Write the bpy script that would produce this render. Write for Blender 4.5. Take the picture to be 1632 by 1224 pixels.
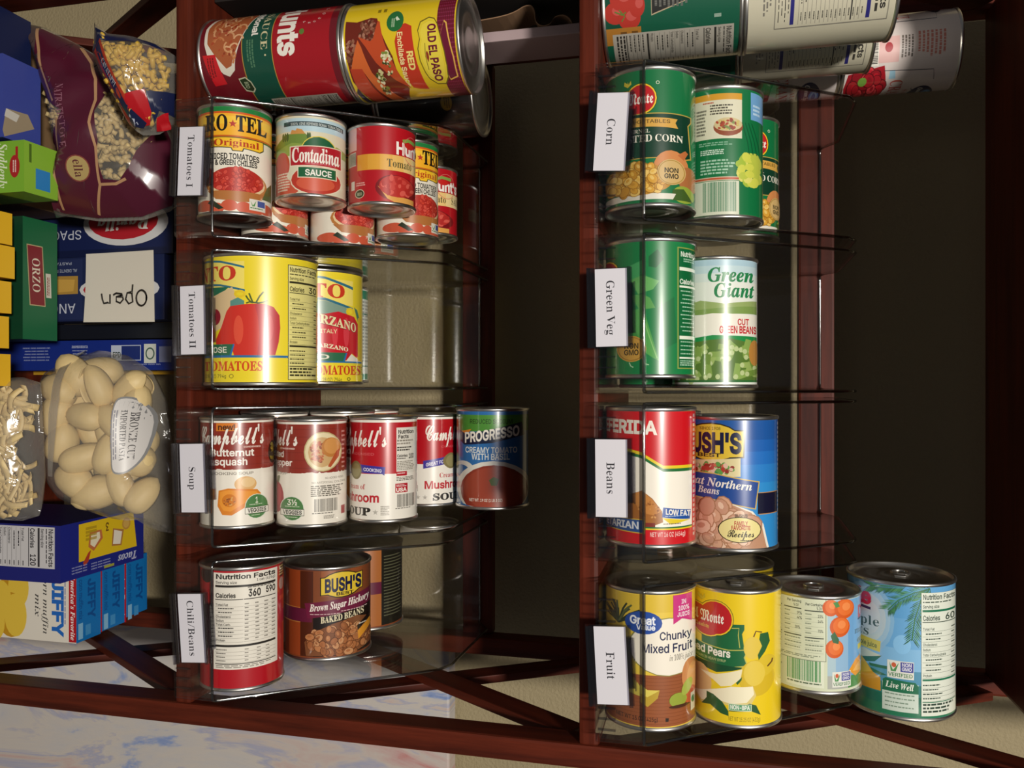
import bpy, bmesh, math, random
from mathutils import Vector, Matrix
from mathutils.geometry import tessellate_polygon, delaunay_2d_cdt

# ------------------------------------------------------------------ clear, camera, world, lamp, exposure
for o in list(bpy.data.objects):
    bpy.data.objects.remove(o)
scene = bpy.context.scene
COL = scene.collection
EYE = 1.35                      # camera height above the floor, metres


def W(x, y, z):
    """millimetres measured from the camera (right, away, up) -> world metres"""
    return Vector((x / 1000, y / 1000, z / 1000 + EYE))


PITCH = math.radians(13.5)
cam = bpy.data.cameras.new('camera')
cam.sensor_fit = 'HORIZONTAL'
cam.sensor_width = 36
cam.lens = 36 * 1290 / 1632
cam.clip_start = 0.02
camera = bpy.data.objects.new('camera', cam)
COL.objects.link(camera)
fwd = Vector((0, math.cos(PITCH), -math.sin(PITCH)))
upv = Vector((0, math.sin(PITCH), math.cos(PITCH)))
m = Matrix.Identity(4)          # the phone is held on its side: picture right is up
for i, v in enumerate((upv, Vector((-1, 0, 0)), -fwd, W(0, 0, 0))):
    m[0][i], m[1][i], m[2][i] = v
camera.matrix_world = m
scene.camera = camera

world = bpy.data.worlds.new('world')
scene.world = world
world.use_nodes = True
world.node_tree.nodes['Background'].inputs[0].default_value = (0.95, 0.96, 1.0, 1)
world.node_tree.nodes['Background'].inputs[1].default_value = 0.072

lamp = bpy.data.lights.new('ceiling_lamp', 'AREA')
lamp.shape = 'DISK'
lamp.size = 0.24
lamp.energy = 86
lamp.color = (1.0, 0.945, 0.86)
lamp_ob = bpy.data.objects.new('ceiling_lamp', lamp)
COL.objects.link(lamp_ob)
lamp_ob.location = W(-60, -1650, 1440)
lamp_ob.rotation_euler = (W(-30, 700, -200) - lamp_ob.location).to_track_quat('-Z', 'Y').to_euler()

scene.view_settings.view_transform = 'Standard'
scene.view_settings.look = 'None'
scene.view_settings.exposure = 0.0
scene.view_settings.gamma = 1.0
scene.view_settings.use_curve_mapping = False
scene.cycles.transparent_max_bounces = 40
scene.cycles.max_bounces = 8


# ------------------------------------------------------------------ materials
def new_mat(name):
    mt = bpy.data.materials.new(name)
    mt.use_nodes = True
    return mt, mt.node_tree.nodes, mt.node_tree.links, mt.node_tree.nodes['Principled BSDF']


def lin(h):
    h = h.lstrip('#')
    r = []
    for i in (0, 2, 4):
        c = int(h[i:i + 2], 16) / 255
        r.append(c / 12.92 if c <= 0.04045 else ((c + 0.055) / 1.055) ** 2.4)
    return (r[0], r[1], r[2], 1.0)


def plain(name, col, rough=0.5, metal=0.0, spec=0.5, bump=0.0, bscale=200):
    mt, n, l, b = new_mat(name)
    b.inputs['Base Color'].default_value = lin(col)
    b.inputs['Roughness'].default_value = rough
    b.inputs['Metallic'].default_value = metal
    b.inputs['Specular IOR Level'].default_value = spec
    if bump:
        tc = n.new('ShaderNodeTexCoord')
        t = n.new('ShaderNodeTexNoise')
        t.inputs['Scale'].default_value = bscale
        t.inputs['Detail'].default_value = 4
        bp = n.new('ShaderNodeBump')
        bp.inputs['Strength'].default_value = bump
        bp.inputs['Distance'].default_value = 0.002
        l.new(tc.outputs['Object'], t.inputs['Vector'])
        l.new(t.outputs[0], bp.inputs['Height'])
        l.new(bp.outputs[0], b.inputs['Normal'])
    return mt


def ink_material(name, rough, coat=0.0):
    """printed paper or card: the colour of every printed shape is stored on its face"""
    mt, n, l, b = new_mat(name)
    a = n.new('ShaderNodeAttribute')
    a.attribute_name = 'ink'
    l.new(a.outputs['Color'], b.inputs['Base Color'])
    b.inputs['Roughness'].default_value = rough
    b.inputs['Coat Weight'].default_value = coat
    b.inputs['Coat Roughness'].default_value = 0.11
    return mt


def wood_material():
    mt, n, l, b = new_mat('cherry_stained_wood')
    tc = n.new('ShaderNodeTexCoord')
    mp = n.new('ShaderNodeMapping')
    mp.inputs['Scale'].default_value = (1.2, 18, 18)
    t = n.new('ShaderNodeTexNoise')
    t.inputs['Scale'].default_value = 5
    t.inputs['Detail'].default_value = 8
    t.inputs['Roughness'].default_value = 0.65
    r = n.new('ShaderNodeValToRGB')
    r.color_ramp.elements[0].position = 0.3
    r.color_ramp.elements[0].color = lin('#3a150d')
    r.color_ramp.elements[1].position = 0.72
    r.color_ramp.elements[1].color = lin('#632717')
    l.new(tc.outputs['Object'], mp.inputs['Vector'])
    l.new(mp.outputs[0], t.inputs['Vector'])
    l.new(t.outputs[0], r.inputs[0])
    l.new(r.outputs[0], b.inputs['Base Color'])
    b.inputs['Roughness'].default_value = 0.45
    b.inputs['Specular IOR Level'].default_value = 0.16
    return mt


def wall_material():
    mt, n, l, b = new_mat('textured_beige_paint')
    tc = n.new('ShaderNodeTexCoord')
    t = n.new('ShaderNodeTexNoise')
    t.inputs['Scale'].default_value = 260
    t.inputs['Detail'].default_value = 5
    bp = n.new('ShaderNodeBump')
    bp.inputs['Strength'].default_value = 0.55
    bp.inputs['Distance'].default_value = 0.003
    l.new(tc.outputs['Object'], t.inputs['Vector'])
    l.new(t.outputs[0], bp.inputs['Height'])
    l.new(bp.outputs[0], b.inputs['Normal'])
    b.inputs['Base Color'].default_value = lin('#9a8c6c')
    b.inputs['Roughness'].default_value = 0.75
    return mt


def clear_plastic(name, tint, face, edge, rough, bump=0.0, haze=0.0):
    """thin clear plastic: lets light straight through, mirrors a little at grazing angles"""
    mt = bpy.data.materials.new(name)
    mt.use_nodes = True
    n, l = mt.node_tree.nodes, mt.node_tree.links
    n.clear()
    out = n.new('ShaderNodeOutputMaterial')
    mix = n.new('ShaderNodeMixShader')
    tr = n.new('ShaderNodeBsdfTransparent')
    tr.inputs[0].default_value = tint
    gl = n.new('ShaderNodeBsdfGlossy')
    gl.inputs['Roughness'].default_value = rough
    lw = n.new('ShaderNodeLayerWeight')            # mirrors the same from both sides of the thin wall
    lw.inputs['Blend'].default_value = 0.5
    pw = n.new('ShaderNodeMath')
    pw.operation = 'POWER'
    pw.inputs[1].default_value = 4.2
    ma = n.new('ShaderNodeMath')
    ma.operation = 'MULTIPLY_ADD'
    ma.inputs[1].default_value = edge - face
    ma.inputs[2].default_value = face
    l.new(lw.outputs['Facing'], pw.inputs[0])
    l.new(pw.outputs[0], ma.inputs[0])
    l.new(ma.outputs[0], mix.inputs[0])
    if haze:                                       # slightly milky film
        df = n.new('ShaderNodeBsdfDiffuse')
        df.inputs[0].default_value = (0.75, 0.72, 0.66, 1)
        tl = n.new('ShaderNodeMixShader')
        tl.inputs[0].default_value = haze
        l.new(tr.outputs[0], tl.inputs[1])
        l.new(df.outputs[0], tl.inputs[2])
        l.new(tl.outputs[0], mix.inputs[1])
    else:
        l.new(tr.outputs[0], mix.inputs[1])
    l.new(gl.outputs[0], mix.inputs[2])
    l.new(mix.outputs[0], out.inputs[0])
    if bump:
        tc = n.new('ShaderNodeTexCoord')
        t = n.new('ShaderNodeTexNoise')
        t.inputs['Scale'].default_value = 28
        t.inputs['Detail'].default_value = 3
        t.inputs['Distortion'].default_value = 1.5
        bp = n.new('ShaderNodeBump')
        bp.inputs['Strength'].default_value = bump
        bp.inputs['Distance'].default_value = 0.01
        l.new(tc.outputs['Object'], t.inputs['Vector'])
        l.new(t.outputs[0], bp.inputs['Height'])
        l.new(bp.outputs[0], gl.inputs['Normal'])
        l.new(bp.outputs[0], lw.inputs['Normal'])
    return mt


def canvas_material():
    mt, n, l, b = new_mat('abstract_paint')
    tc = n.new('ShaderNodeTexCoord')
    mp = n.new('ShaderNodeMapping')
    mp.inputs['Rotation'].default_value = (0, math.radians(24), 0)
    mp.inputs['Scale'].default_value = (9.5, 1, 2.6)
    t = n.new('ShaderNodeTexNoise')
    t.inputs['Scale'].default_value = 1.0
    t.inputs['Detail'].default_value = 7
    t.inputs['Roughness'].default_value = 0.62
    t.inputs['Distortion'].default_value = 0.9
    r = n.new('ShaderNodeValToRGB')
    e = r.color_ramp.elements
    e[0].position = 0.33
    e[0].color = lin('#5f7cb4')
    e[1].position = 0.70
    e[1].color = lin('#b8605c')
    for p, c in ((0.39, '#8c9bc0'), (0.43, '#bdb9b8'), (0.51, '#c4bcb4'), (0.545, '#a3a4b8'), (0.58, '#c2b6ae'), (0.645, '#bf9c98')):
        x = e.new(p)
        x.color = lin(c)
    bp = n.new('ShaderNodeBump')
    bp.inputs['Strength'].default_value = 0.5
    bp.inputs['Distance'].default_value = 0.004
    l.new(tc.outputs['Object'], mp.inputs['Vector'])
    l.new(mp.outputs[0], t.inputs['Vector'])
    l.new(t.outputs[0], r.inputs[0])
    l.new(r.outputs[0], b.inputs['Base Color'])
    l.new(t.outputs[0], bp.inputs['Height'])
    l.new(bp.outputs[0], b.inputs['Normal'])
    b.inputs['Roughness'].default_value = 0.5
    return mt


WOOD = wood_material()
WALL = wall_material()
PAPER = ink_material('printed_label_paper', 0.32, 1.0)
CARD = ink_material('printed_carton', 0.42)
FILM_INK = ink_material('printed_film', 0.34, 0.25)
TIN = plain('tinplate', '#d8d5cf', 0.34, 1.0)
CLEAR = clear_plastic('clear_bin_plastic', (0.965, 0.965, 0.96, 1), 0.045, 1.0, 0.04)
RIMP = clear_plastic('clear_bin_edge', (0.5, 0.5, 0.48, 1), 0.22, 0.9, 0.10)
HOLD = clear_plastic('clear_clip_plastic', (0.70, 0.70, 0.74, 1), 0.10, 0.9, 0.08)
FILM = clear_plastic('clear_bag_film', (0.95, 0.94, 0.92, 1), 0.05, 0.6, 0.16, 0.45, 0.10)
CANVAS = canvas_material()
PASTA_PALE = plain('pale_pasta', '#d9c08a', 0.55, bump=0.2, bscale=120)
PASTA_GOLD = plain('golden_pasta', '#cfa83c', 0.5)
PASTA_TAN = plain('tan_pasta', '#c4ab74', 0.55)


# ------------------------------------------------------------------ scene helpers
def tag(o, label=None, cat=None, group=None, kind=None):
    if label:
        o['label'] = label
    if cat:
        o['category'] = cat
    if group:
        o['group'] = group
    if kind:
        o['kind'] = kind
    return o


def thing(name, label, cat, loc, group=None, rot=None):
    o = bpy.data.objects.new(name, None)
    o.empty_display_size = 0.02
    COL.objects.link(o)
    mw = rot.to_4x4() if rot is not None else Matrix.Identity(4)
    mw.translation = loc
    o.matrix_world = mw
    return tag(o, label, cat, group)


def link(name, me, parent=None, mat=None):
    o = bpy.data.objects.new(name, me)
    COL.objects.link(o)
    if mat is not None and not me.materials:
        me.materials.append(mat)
    if parent is not None:
        o.parent = parent
    return o


def mesh_from(name, verts, faces, smooth=False):
    me = bpy.data.meshes.new(name)
    me.from_pydata([tuple(v) for v in verts], [], faces)
    me.update()
    bm = bmesh.new()
    bm.from_mesh(me)
    bmesh.ops.recalc_face_normals(bm, faces=bm.faces)
    bm.to_mesh(me)
    bm.free()
    if smooth:
        for p in me.polygons:
            p.use_smooth = True
    return me


def bm_box(bm, c, s, rot=None, bevel=0.0):
    r = bmesh.ops.create_cube(bm, size=1)
    vs = r['verts']
    bmesh.ops.scale(bm, verts=vs, vec=s)
    if bevel:
        es = list({e for v in vs for e in v.link_edges})
        nb = bmesh.ops.bevel(bm, geom=es, offset=bevel, segments=2, affect='EDGES', profile=0.6)
        vs = list({v for f in nb['faces'] for v in f.verts} | {v for v in vs if v.is_valid})
    mt = Matrix.Translation(c) @ (rot.to_4x4() if rot is not None else Matrix.Identity(4))
    bmesh.ops.transform(bm, matrix=mt, verts=vs)
    return vs


def bm_done(bm, name, smooth=False):
    me = bpy.data.meshes.new(name)
    bmesh.ops.recalc_face_normals(bm, faces=bm.faces)
    bm.normal_update()
    bm.to_mesh(me)
    bm.free()
    if smooth:
        for p in me.polygons:
            p.use_smooth = True
    return me


def tube(pts, r, seg=8, closed=False):
    """verts, faces of a round tube along a path"""
    pts = [Vector(p) for p in pts]
    n = len(pts)
    verts, faces = [], []
    ref = None
    for i, p in enumerate(pts):
        a = pts[i - 1] if (i or closed) else p
        b = pts[(i + 1) % n] if (i < n - 1 or closed) else p
        d = (b - a).normalized()
        if ref is None:
            ref = d.orthogonal().normalized()
        ref = (ref - d * ref.dot(d)).normalized()
        q = d.cross(ref)
        rr = r[i] if isinstance(r, (list, tuple)) else r
        for k in range(seg):
            t = 2 * math.pi * k / seg
            verts.append(p + (ref * math.cos(t) + q * math.sin(t)) * rr)
    for i in range(n if closed else n - 1):
        j = (i + 1) % n
        for k in range(seg):
            k2 = (k + 1) % seg
            faces.append((i * seg + k, i * seg + k2, j * seg + k2, j * seg + k))
    if not closed:
        faces.append(tuple(range(seg - 1, -1, -1)))
        faces.append(tuple((n - 1) * seg + k for k in range(seg)))
    return verts, faces

# ------------------------------------------------------------------ lettering outlines: advance, then loops of x y in 1/100 capital height
GLYPHS = {
    'S': r'''A 94 3 0 17 0 26 28 68 28 78 0 91 0 54 100 40 100|37 59 47 90 64 39 30 39
B 90 47 56 24 56 24 89 51 89 57 87 63 82 66 73 64 64 57 58|24 11 24 45 54 45 62 42 67 36 69 31 70 24 67 18 63 14 53 11|12 100 12 0 53 0 61 1 71 5 75 9 80 16 82 24 82 33 79 40 75 46 62 52 71 57 77 65 78 76 75 87 67 95 59 99
C 100 20 50 22 64 26 75 33 83 42 88 54 90 67 86 75 79 80 68 93 68 91 77 85 87 74 96 61 101 47 101 34 97 22 89 14 77 10 67 8 50 10 33 14 23 22 11 34 3 43 0 56 -1 70 2 79 7 85 13 91 23 93 32 80 32 75 21 65 13 56 11 46 11 33 17 26 25 22 36
D 99 12 100 12 0 49 0 60 2 69 6 77 12 83 19 87 28 90 38 90 62 87 72 83 81 73 91 60 98 50 100|51 12 24 11 24 89 48 89 60 86 68 80 76 67 78 59 78 45 74 29 66 18
E 82 24 11 24 45 70 45 70 56 24 56 24 89 73 89 73 100 12 100 12 0 74 0 74 11
F 81 24 0 24 43 68 43 68 55 24 55 24 89 73 89 73 100 12 100 12 0
G 102 20 50 22 64 26 75 33 83 45 89 54 90 64 88 74 80 80 69 93 69 91 77 85 86 77 94 70 98 55 101 42 100 33 97 22 89 14 77 10 67 8 50 10 33 14 23 22 11 34 3 48 -1 62 -1 74 4 84 11 91 22 94 35 94 50 56 50 56 39 82 39 81 36 79 27 72 17 62 12 53 10 39 13 29 22 22 36
H 102 12 0 24 0 24 46 77 46 77 0 90 0 90 100 77 100 77 57 24 57 24 100 12 100
I 59 6 11 6 0 53 0 53 11 36 11 36 89 53 89 53 100 6 100 6 89 23 89 23 11
J 78 7 29 8 18 12 10 18 4 27 0 36 -1 46 0 54 4 61 10 65 18 66 29 66 100 53 100 53 25 49 15 42 11 31 11 24 15 21 19 19 34 7 34
K 92 12 100 12 0 24 0 24 33 39 48 73 0 88 0 48 57 88 100 71 100 24 48 24 100
L 77 12 100 12 0 71 0 71 11 24 11 24 100
M 123 24 0 23 86 56 0 67 0 100 86 99 0 112 0 112 100 94 100 62 14 54 37 30 100 12 100 12 0
N 103 24 64 24 84 76 0 91 0 91 100 78 100 79 15 27 100 12 100 12 0 25 0
O 105 12 27 16 18 22 11 30 5 38 1 47 -1 62 0 71 3 79 8 86 14 91 23 95 33 97 44 95 67 91 77 86 86 79 92 71 97 58 101 47 101 38 99 26 92 16 82 10 67 8 44|25 28 21 40 21 55 23 68 29 78 36 85 49 89 63 88 71 83 80 72 84 55 83 36 76 22 66 13 59 11 49 11 39 13 33 17
P 87 12 100 12 0 24 0 24 37 55 37 68 43 73 47 78 55 80 72 78 82 75 87 68 94 62 97 51 100|24 48 24 89 51 88 58 86 63 82 67 75 68 66 65 58 62 53 52 48
Q 105 14 23 22 11 34 3 43 0 52 -1 70 2 79 -9 92 -9 79 8 86 14 91 23 95 33 97 44 95 67 91 77 83 89 75 95 67 99 52 101 38 99 30 95 22 89 14 77 9 62 9 38|26 25 22 36 21 55 23 68 29 78 36 85 49 89 63 88 71 83 80 72 84 55 83 36 76 22 72 17 61 31 48 31 63 12 49 11 36 15
R 88 12 100 12 0 24 0 24 39 49 39 69 0 84 0 62 41 73 48 79 59 80 76 75 88 65 96 55 99|24 50 24 89 52 88 58 86 63 83 67 76 68 67 66 59 62 55 52 51
S 88 14 9 22 3 28 1 48 -2 64 2 69 6 76 12 80 21 80 30 79 37 74 44 61 52 32 61 26 66 23 72 24 79 28 85 35 89 42 90 51 89 59 86 63 82 66 74 79 74 76 86 65 96 52 101 34 100 21 95 13 85 10 77 10 69 13 63 17 57 27 50 60 39 66 34 68 27 67 21 62 15 54 11 44 10 35 11 27 14 22 21 21 27 8 27 10 17
T 88 6 100 6 89 38 89 38 0 50 0 50 89 82 89 82 100
U 102 14 23 17 16 24 7 34 1 42 -1 55 -1 64 0 71 3 81 10 87 19 90 30 90 100 77 100 77 35 75 25 71 18 65 13 51 10 37 13 31 18 26 25 24 35 24 100 12 100 12 34
V 94 17 100 3 100 40 0 55 0 91 100 78 100 47 10
W 135 33 37 16 100 3 100 30 0 45 0 67 86 90 0 104 0 132 100 119 100 97 12 75 100 60 100 38 12
X 93 4 0 18 0 47 43 75 0 90 0 54 52 88 100 73 100 47 59 20 100 6 100 39 51
Y 93 18 100 3 100 40 41 40 0 53 0 53 41 89 100 75 100 46 52
Z 86 8 9 8 0 79 0 79 11 23 11 78 91 78 100 8 100 8 89 64 89
a 77 12 5 23 -1 36 -1 46 2 54 10 54 0 66 0 66 56 62 65 56 71 45 75 31 75 19 71 10 62 8 57 20 54 23 59 29 63 36 65 44 64 52 60 54 50 53 47 51 46 23 41 11 35 7 28 6 18 8 11|21 13 18 18 18 22 22 29 30 32 54 37 53 22 47 13 41 10 33 9 26 10
b 83 10 0 22 0 22 12 31 3 38 -1 49 -1 59 1 67 8 71 13 76 28 77 42 74 54 69 64 62 71 49 75 38 75 31 71 22 63 22 100 10 100|22 34 25 52 28 58 34 63 41 65 51 64 57 60 61 54 64 43 64 28 60 18 53 12 41 9 32 13 26 20
c 78 13 13 23 3 37 -1 53 1 65 8 71 20 60 23 56 15 49 11 38 9 31 12 22 21 19 37 22 53 27 59 33 63 42 65 50 63 56 59 60 51 71 54 68 62 63 68 53 73 41 76 29 74 17 66 9 54 7 41 8 24
d 83 9 20 17 8 28 0 38 -2 48 0 54 4 61 12 61 0 73 0 73 100 61 100 61 63 50 73 38 76 25 73 15 64 9 54 7 46 7 33|21 23 19 31 19 43 21 51 25 58 30 63 37 65 45 64 52 61 58 54 61 40 60 25 55 16 48 10 35 10 27 14
e 79 7 32 11 17 15 10 23 3 37 -1 48 -1 56 1 66 8 72 18 60 21 56 14 50 10 42 9 34 10 28 13 23 19 20 26 19 33 73 33 73 46 70 55 65 65 55 73 43 75 29 74 20 69 11 57 7 45|19 44 21 53 25 59 33 64 40 65 48 64 55 59 59 53 61 43
f 50 27 102 20 97 17 92 16 75 1 75 1 64 16 64 16 0 28 0 28 64 45 64 45 75 28 75 28 84 29 89 33 92 38 93 45 92 48 102 37 104
g 84 12 -17 18 -23 24 -27 41 -30 57 -27 63 -24 69 -18 73 -5 73 75 62 75 62 63 60 63 54 70 48 74 41 75 31 75 22 71 13 61 8 50 7 33 9 21 15 12 25 4 31 2 41 1 51 4 61 13 61 -1 59 -10 55 -15 50 -18 41 -19 32 -18 25 -14 20 -8 10 -14|21 24 19 32 19 44 21 52 25 58 31 63 38 65 48 64 54 60 59 52 61 41 60 26 55 18 48 13 35 12 27 16
h 81 10 100 10 0 22 0 22 47 25 56 32 62 41 65 52 62 57 53 58 0 70 0 70 51 66 65 56 74 41 75 30 71 22 62 22 100
i 33 8 94 12 89 18 87 23 90 25 96 21 101 15 103 10 100|10 75 10 0 22 0 22 75
j 33 -2 -28 6 -28 13 -25 18 -21 22 -13 22 75 10 75 10 -8 7 -15 -2 -17|12 89 18 87 23 90 25 96 22 101 15 103 10 100 8 94
k 75 22 42 22 100 10 100 10 0 22 0 22 28 30 35 58 0 73 0 39 43 71 75 56 75
l 37 11 11 15 4 19 1 27 0 36 1 33 11 25 11 23 16 22 100 10 100
m 120 10 0 22 0 23 53 29 62 39 65 44 64 50 61 54 53 54 0 66 0 67 54 72 62 82 65 91 63 97 56 97 0 109 0 109 54 105 67 96 74 81 76 69 70 62 61 60 66 54 73 49 75 41 76 34 74 29 71 22 61 22 75 10 75
n 81 10 0 22 0 22 47 25 56 32 62 41 65 52 62 57 53 58 0 70 0 70 54 67 63 60 71 50 75 38 75 27 69 22 61 22 75 10 75
o 82 9 20 17 8 29 0 37 -1 49 -1 62 5 71 17 75 32 73 50 67 64 56 72 45 75 29 74 20 69 13 61 8 50 7 32|21 23 19 31 19 43 21 51 25 57 31 62 38 65 46 64 53 61 59 53 63 40 61 26 57 16 49 11 35 10 27 15
p 83 10 75 10 -28 22 -28 22 12 29 4 38 -1 49 -1 62 3 69 10 74 20 77 33 76 46 71 61 67 66 59 73 49 75 38 75 31 71 22 63 22 75|22 34 25 52 28 58 34 63 41 65 51 64 57 60 61 54 64 43 64 28 60 18 53 12 41 9 32 13 26 20
q 83 9 20 17 8 25 1 31 -1 41 -2 48 0 54 4 61 12 61 -28 73 -28 73 75 61 75 61 63 53 71 44 75 31 75 19 69 13 61 8 50 7 33|21 23 19 31 19 43 21 51 25 58 30 63 37 65 45 64 52 61 58 54 61 40 60 25 55 16 48 10 35 10 27 14
r 51 22 63 22 75 10 75 10 0 22 0 22 47 25 56 28 60 35 63 48 63 48 75 42 76 30 72
s 72 12 7 18 3 25 0 39 -1 51 1 61 9 65 21 63 29 60 34 52 39 27 46 23 49 21 53 22 58 24 61 34 65 46 63 53 54 64 57 60 65 54 71 43 75 31 75 20 72 13 65 9 54 10 48 14 41 22 36 47 29 51 26 53 20 51 15 48 12 36 9 24 12 21 15 18 21 7 19
t 45 20 2 29 -1 42 0 40 11 32 10 28 11 25 14 25 19 25 64 40 64 40 75 25 75 25 93 13 93 13 75 1 75 1 64 13 64 13 15 15 9
u 81 10 24 15 9 25 1 36 -1 45 1 53 5 59 14 59 0 70 0 70 75 58 75 57 23 55 17 51 13 39 10 29 13 23 22 22 75 10 75
v 77 35 22 17 75 3 75 32 0 44 0 73 75 60 75 38 11
w 111 27 39 17 75 4 75 27 0 39 0 56 61 72 0 84 0 107 75 94 75 78 13 62 75 50 75 33 13
x 74 4 0 18 0 37 31 56 0 70 0 44 38 69 75 55 75 38 46 20 75 6 75 30 38
y 77 10 -28 18 -29 26 -27 32 -24 37 -18 73 75 60 75 38 11 17 75 3 75 32 0 28 -11 25 -15 19 -18 12 -17 9 -27
z 75 8 9 8 0 67 0 67 11 25 11 65 65 65 75 9 75 9 63 50 63
0 89 12 27 17 14 23 7 29 3 36 0 49 -1 57 1 64 5 69 10 76 22 78 32 79 56 76 78 69 89 63 95 53 100 40 101 29 97 20 89 14 78 10 62 10 44|24 28 22 40 22 55 23 68 27 78 32 86 37 89 45 90 53 89 61 81 67 64 67 40 62 22 57 14 53 11 42 10 32 14 28 19
1 89 39 100 17 84 17 70 42 88 42 11 15 11 15 0 77 0 77 11 54 11 54 100
2 89 13 9 13 0 77 0 77 11 30 11 62 45 73 62 75 73 73 82 67 92 60 98 48 101 34 100 23 94 17 87 14 81 13 71 25 71 26 79 31 86 38 89 44 90 52 89 58 85 62 79 63 71 61 64 55 56
3 89 9 26 11 17 16 9 23 3 32 0 43 -1 54 0 64 4 71 10 76 19 77 25 77 35 73 44 66 51 61 54 54 56 43 57 73 91 73 100 14 100 14 89 57 89 31 59 31 49 49 48 60 42 63 37 65 28 64 22 61 17 50 11 36 10 26 16 23 20 21 26
4 89 8 31 8 21 55 21 55 0 67 0 67 21 81 21 81 32 67 32 67 62 55 62 55 32 21 32 61 100 49 100
5 89 13 20 16 12 22 5 37 -1 47 -1 58 1 64 5 71 12 75 21 77 35 74 45 68 56 58 63 48 65 37 64 26 59 30 89 72 89 72 100 19 100 13 50 25 48 31 52 41 54 52 53 58 49 62 43 64 37 64 29 63 23 59 17 54 13 48 10 40 10 32 13 26 19 24 26 12 26
6 89 18 12 25 5 31 1 37 -1 48 -1 61 3 66 7 72 14 76 24 76 35 74 44 69 52 62 58 53 61 43 62 34 58 63 100 50 100 19 54 15 44 12 32 14 21|28 18 25 24 25 34 26 40 31 47 38 51 47 52 53 50 59 45 63 38 64 28 62 20 56 14 49 10 40 10 34 12
7 89 19 0 32 0 77 88 77 100 12 100 12 89 64 89
8 89 16 10 24 4 30 1 48 -1 65 4 73 10 76 15 79 27 76 38 69 47 59 52 67 56 72 63 75 72 74 81 69 91 60 98 48 101 35 100 24 95 16 86 14 75 15 66 22 56 30 52 18 46 11 34 11 20|26 16 23 23 23 31 27 39 33 44 42 46 51 45 59 42 64 35 66 29 65 21 62 16 56 12 50 10 39 10 33 12|26 70 26 78 28 83 33 87 38 90 47 90 54 88 59 84 62 78 62 70 60 65 55 60 49 57 40 57 33 60 28 65
9 89 16 53 24 44 33 40 44 38 55 42 26 0 39 0 65 38 73 53 76 68 75 79 72 85 64 95 55 100 41 101 28 97 18 89 14 80 13 65|27 58 25 64 25 74 27 80 33 86 40 90 47 90 53 89 59 84 63 76 64 66 62 58 56 52 49 48 40 48 33 52
& 88 12 10 22 2 31 -1 42 -1 50 0 59 4 65 8 72 0 86 0 72 17 78 28 80 44 69 44 68 35 64 26 43 52 57 64 63 76 63 84 61 90 56 95 50 99 39 101 29 99 22 95 17 88 15 81 16 72 19 64 27 54 13 43 8 33 7 20|23 16 19 22 20 31 24 38 34 45 57 17 47 11 38 9 30 11|35 90 42 90 47 89 50 85 51 80 48 71 36 61 29 71 27 78 29 86
% 133 15 74 18 64 24 58 32 56 43 57 50 62 53 70 54 83 52 91 47 98 41 101 32 101 26 100 21 96 16 89|25 74 25 85 28 91 34 93 41 91 44 85 44 76 41 67 36 65 29 66 26 69|79 17 82 7 88 1 96 -2 107 0 114 5 117 12 118 26 116 34 111 40 105 43 96 44 90 42 85 39 80 32|89 17 89 27 92 33 99 35 105 33 108 27 108 19 105 9 100 7 93 8 90 12|26 0 37 0 106 100 95 100
/ 49 46 105 35 105 3 -15 14 -15
( 54 30 30 30 49 33 66 39 89 46 106 35 106 29 95 21 68 18 41 20 17 29 -7 35 -19 46 -19 36 7
) 54 10 -14 7 -19 19 -19 22 -13 32 10 36 35 35 54 32 73 26 91 19 106 7 106 19 75 23 57 24 41 21 15
. 37 10 7 13 1 20 -1 26 3 28 10 24 15 17 17 11 13
! 39 10 7 14 1 21 -1 27 3 28 9 25 15 18 17 12 13|12 100 13 32 25 32 26 100
' 41 25 62 27 100 14 100 15 62
- 89 22 48 22 37 66 37 66 48
½ 115 5 92 5 81 18 91 18 46 29 46 29 100 16 100|87 46 95 45 97 42 97 37 93 30 72 7 72 0 109 0 109 9 87 9 106 33 108 40 106 47 98 54 90 55 79 52 72 44 71 39 81 39 83 44|12 0 23 0 92 100 81 100''',
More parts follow.
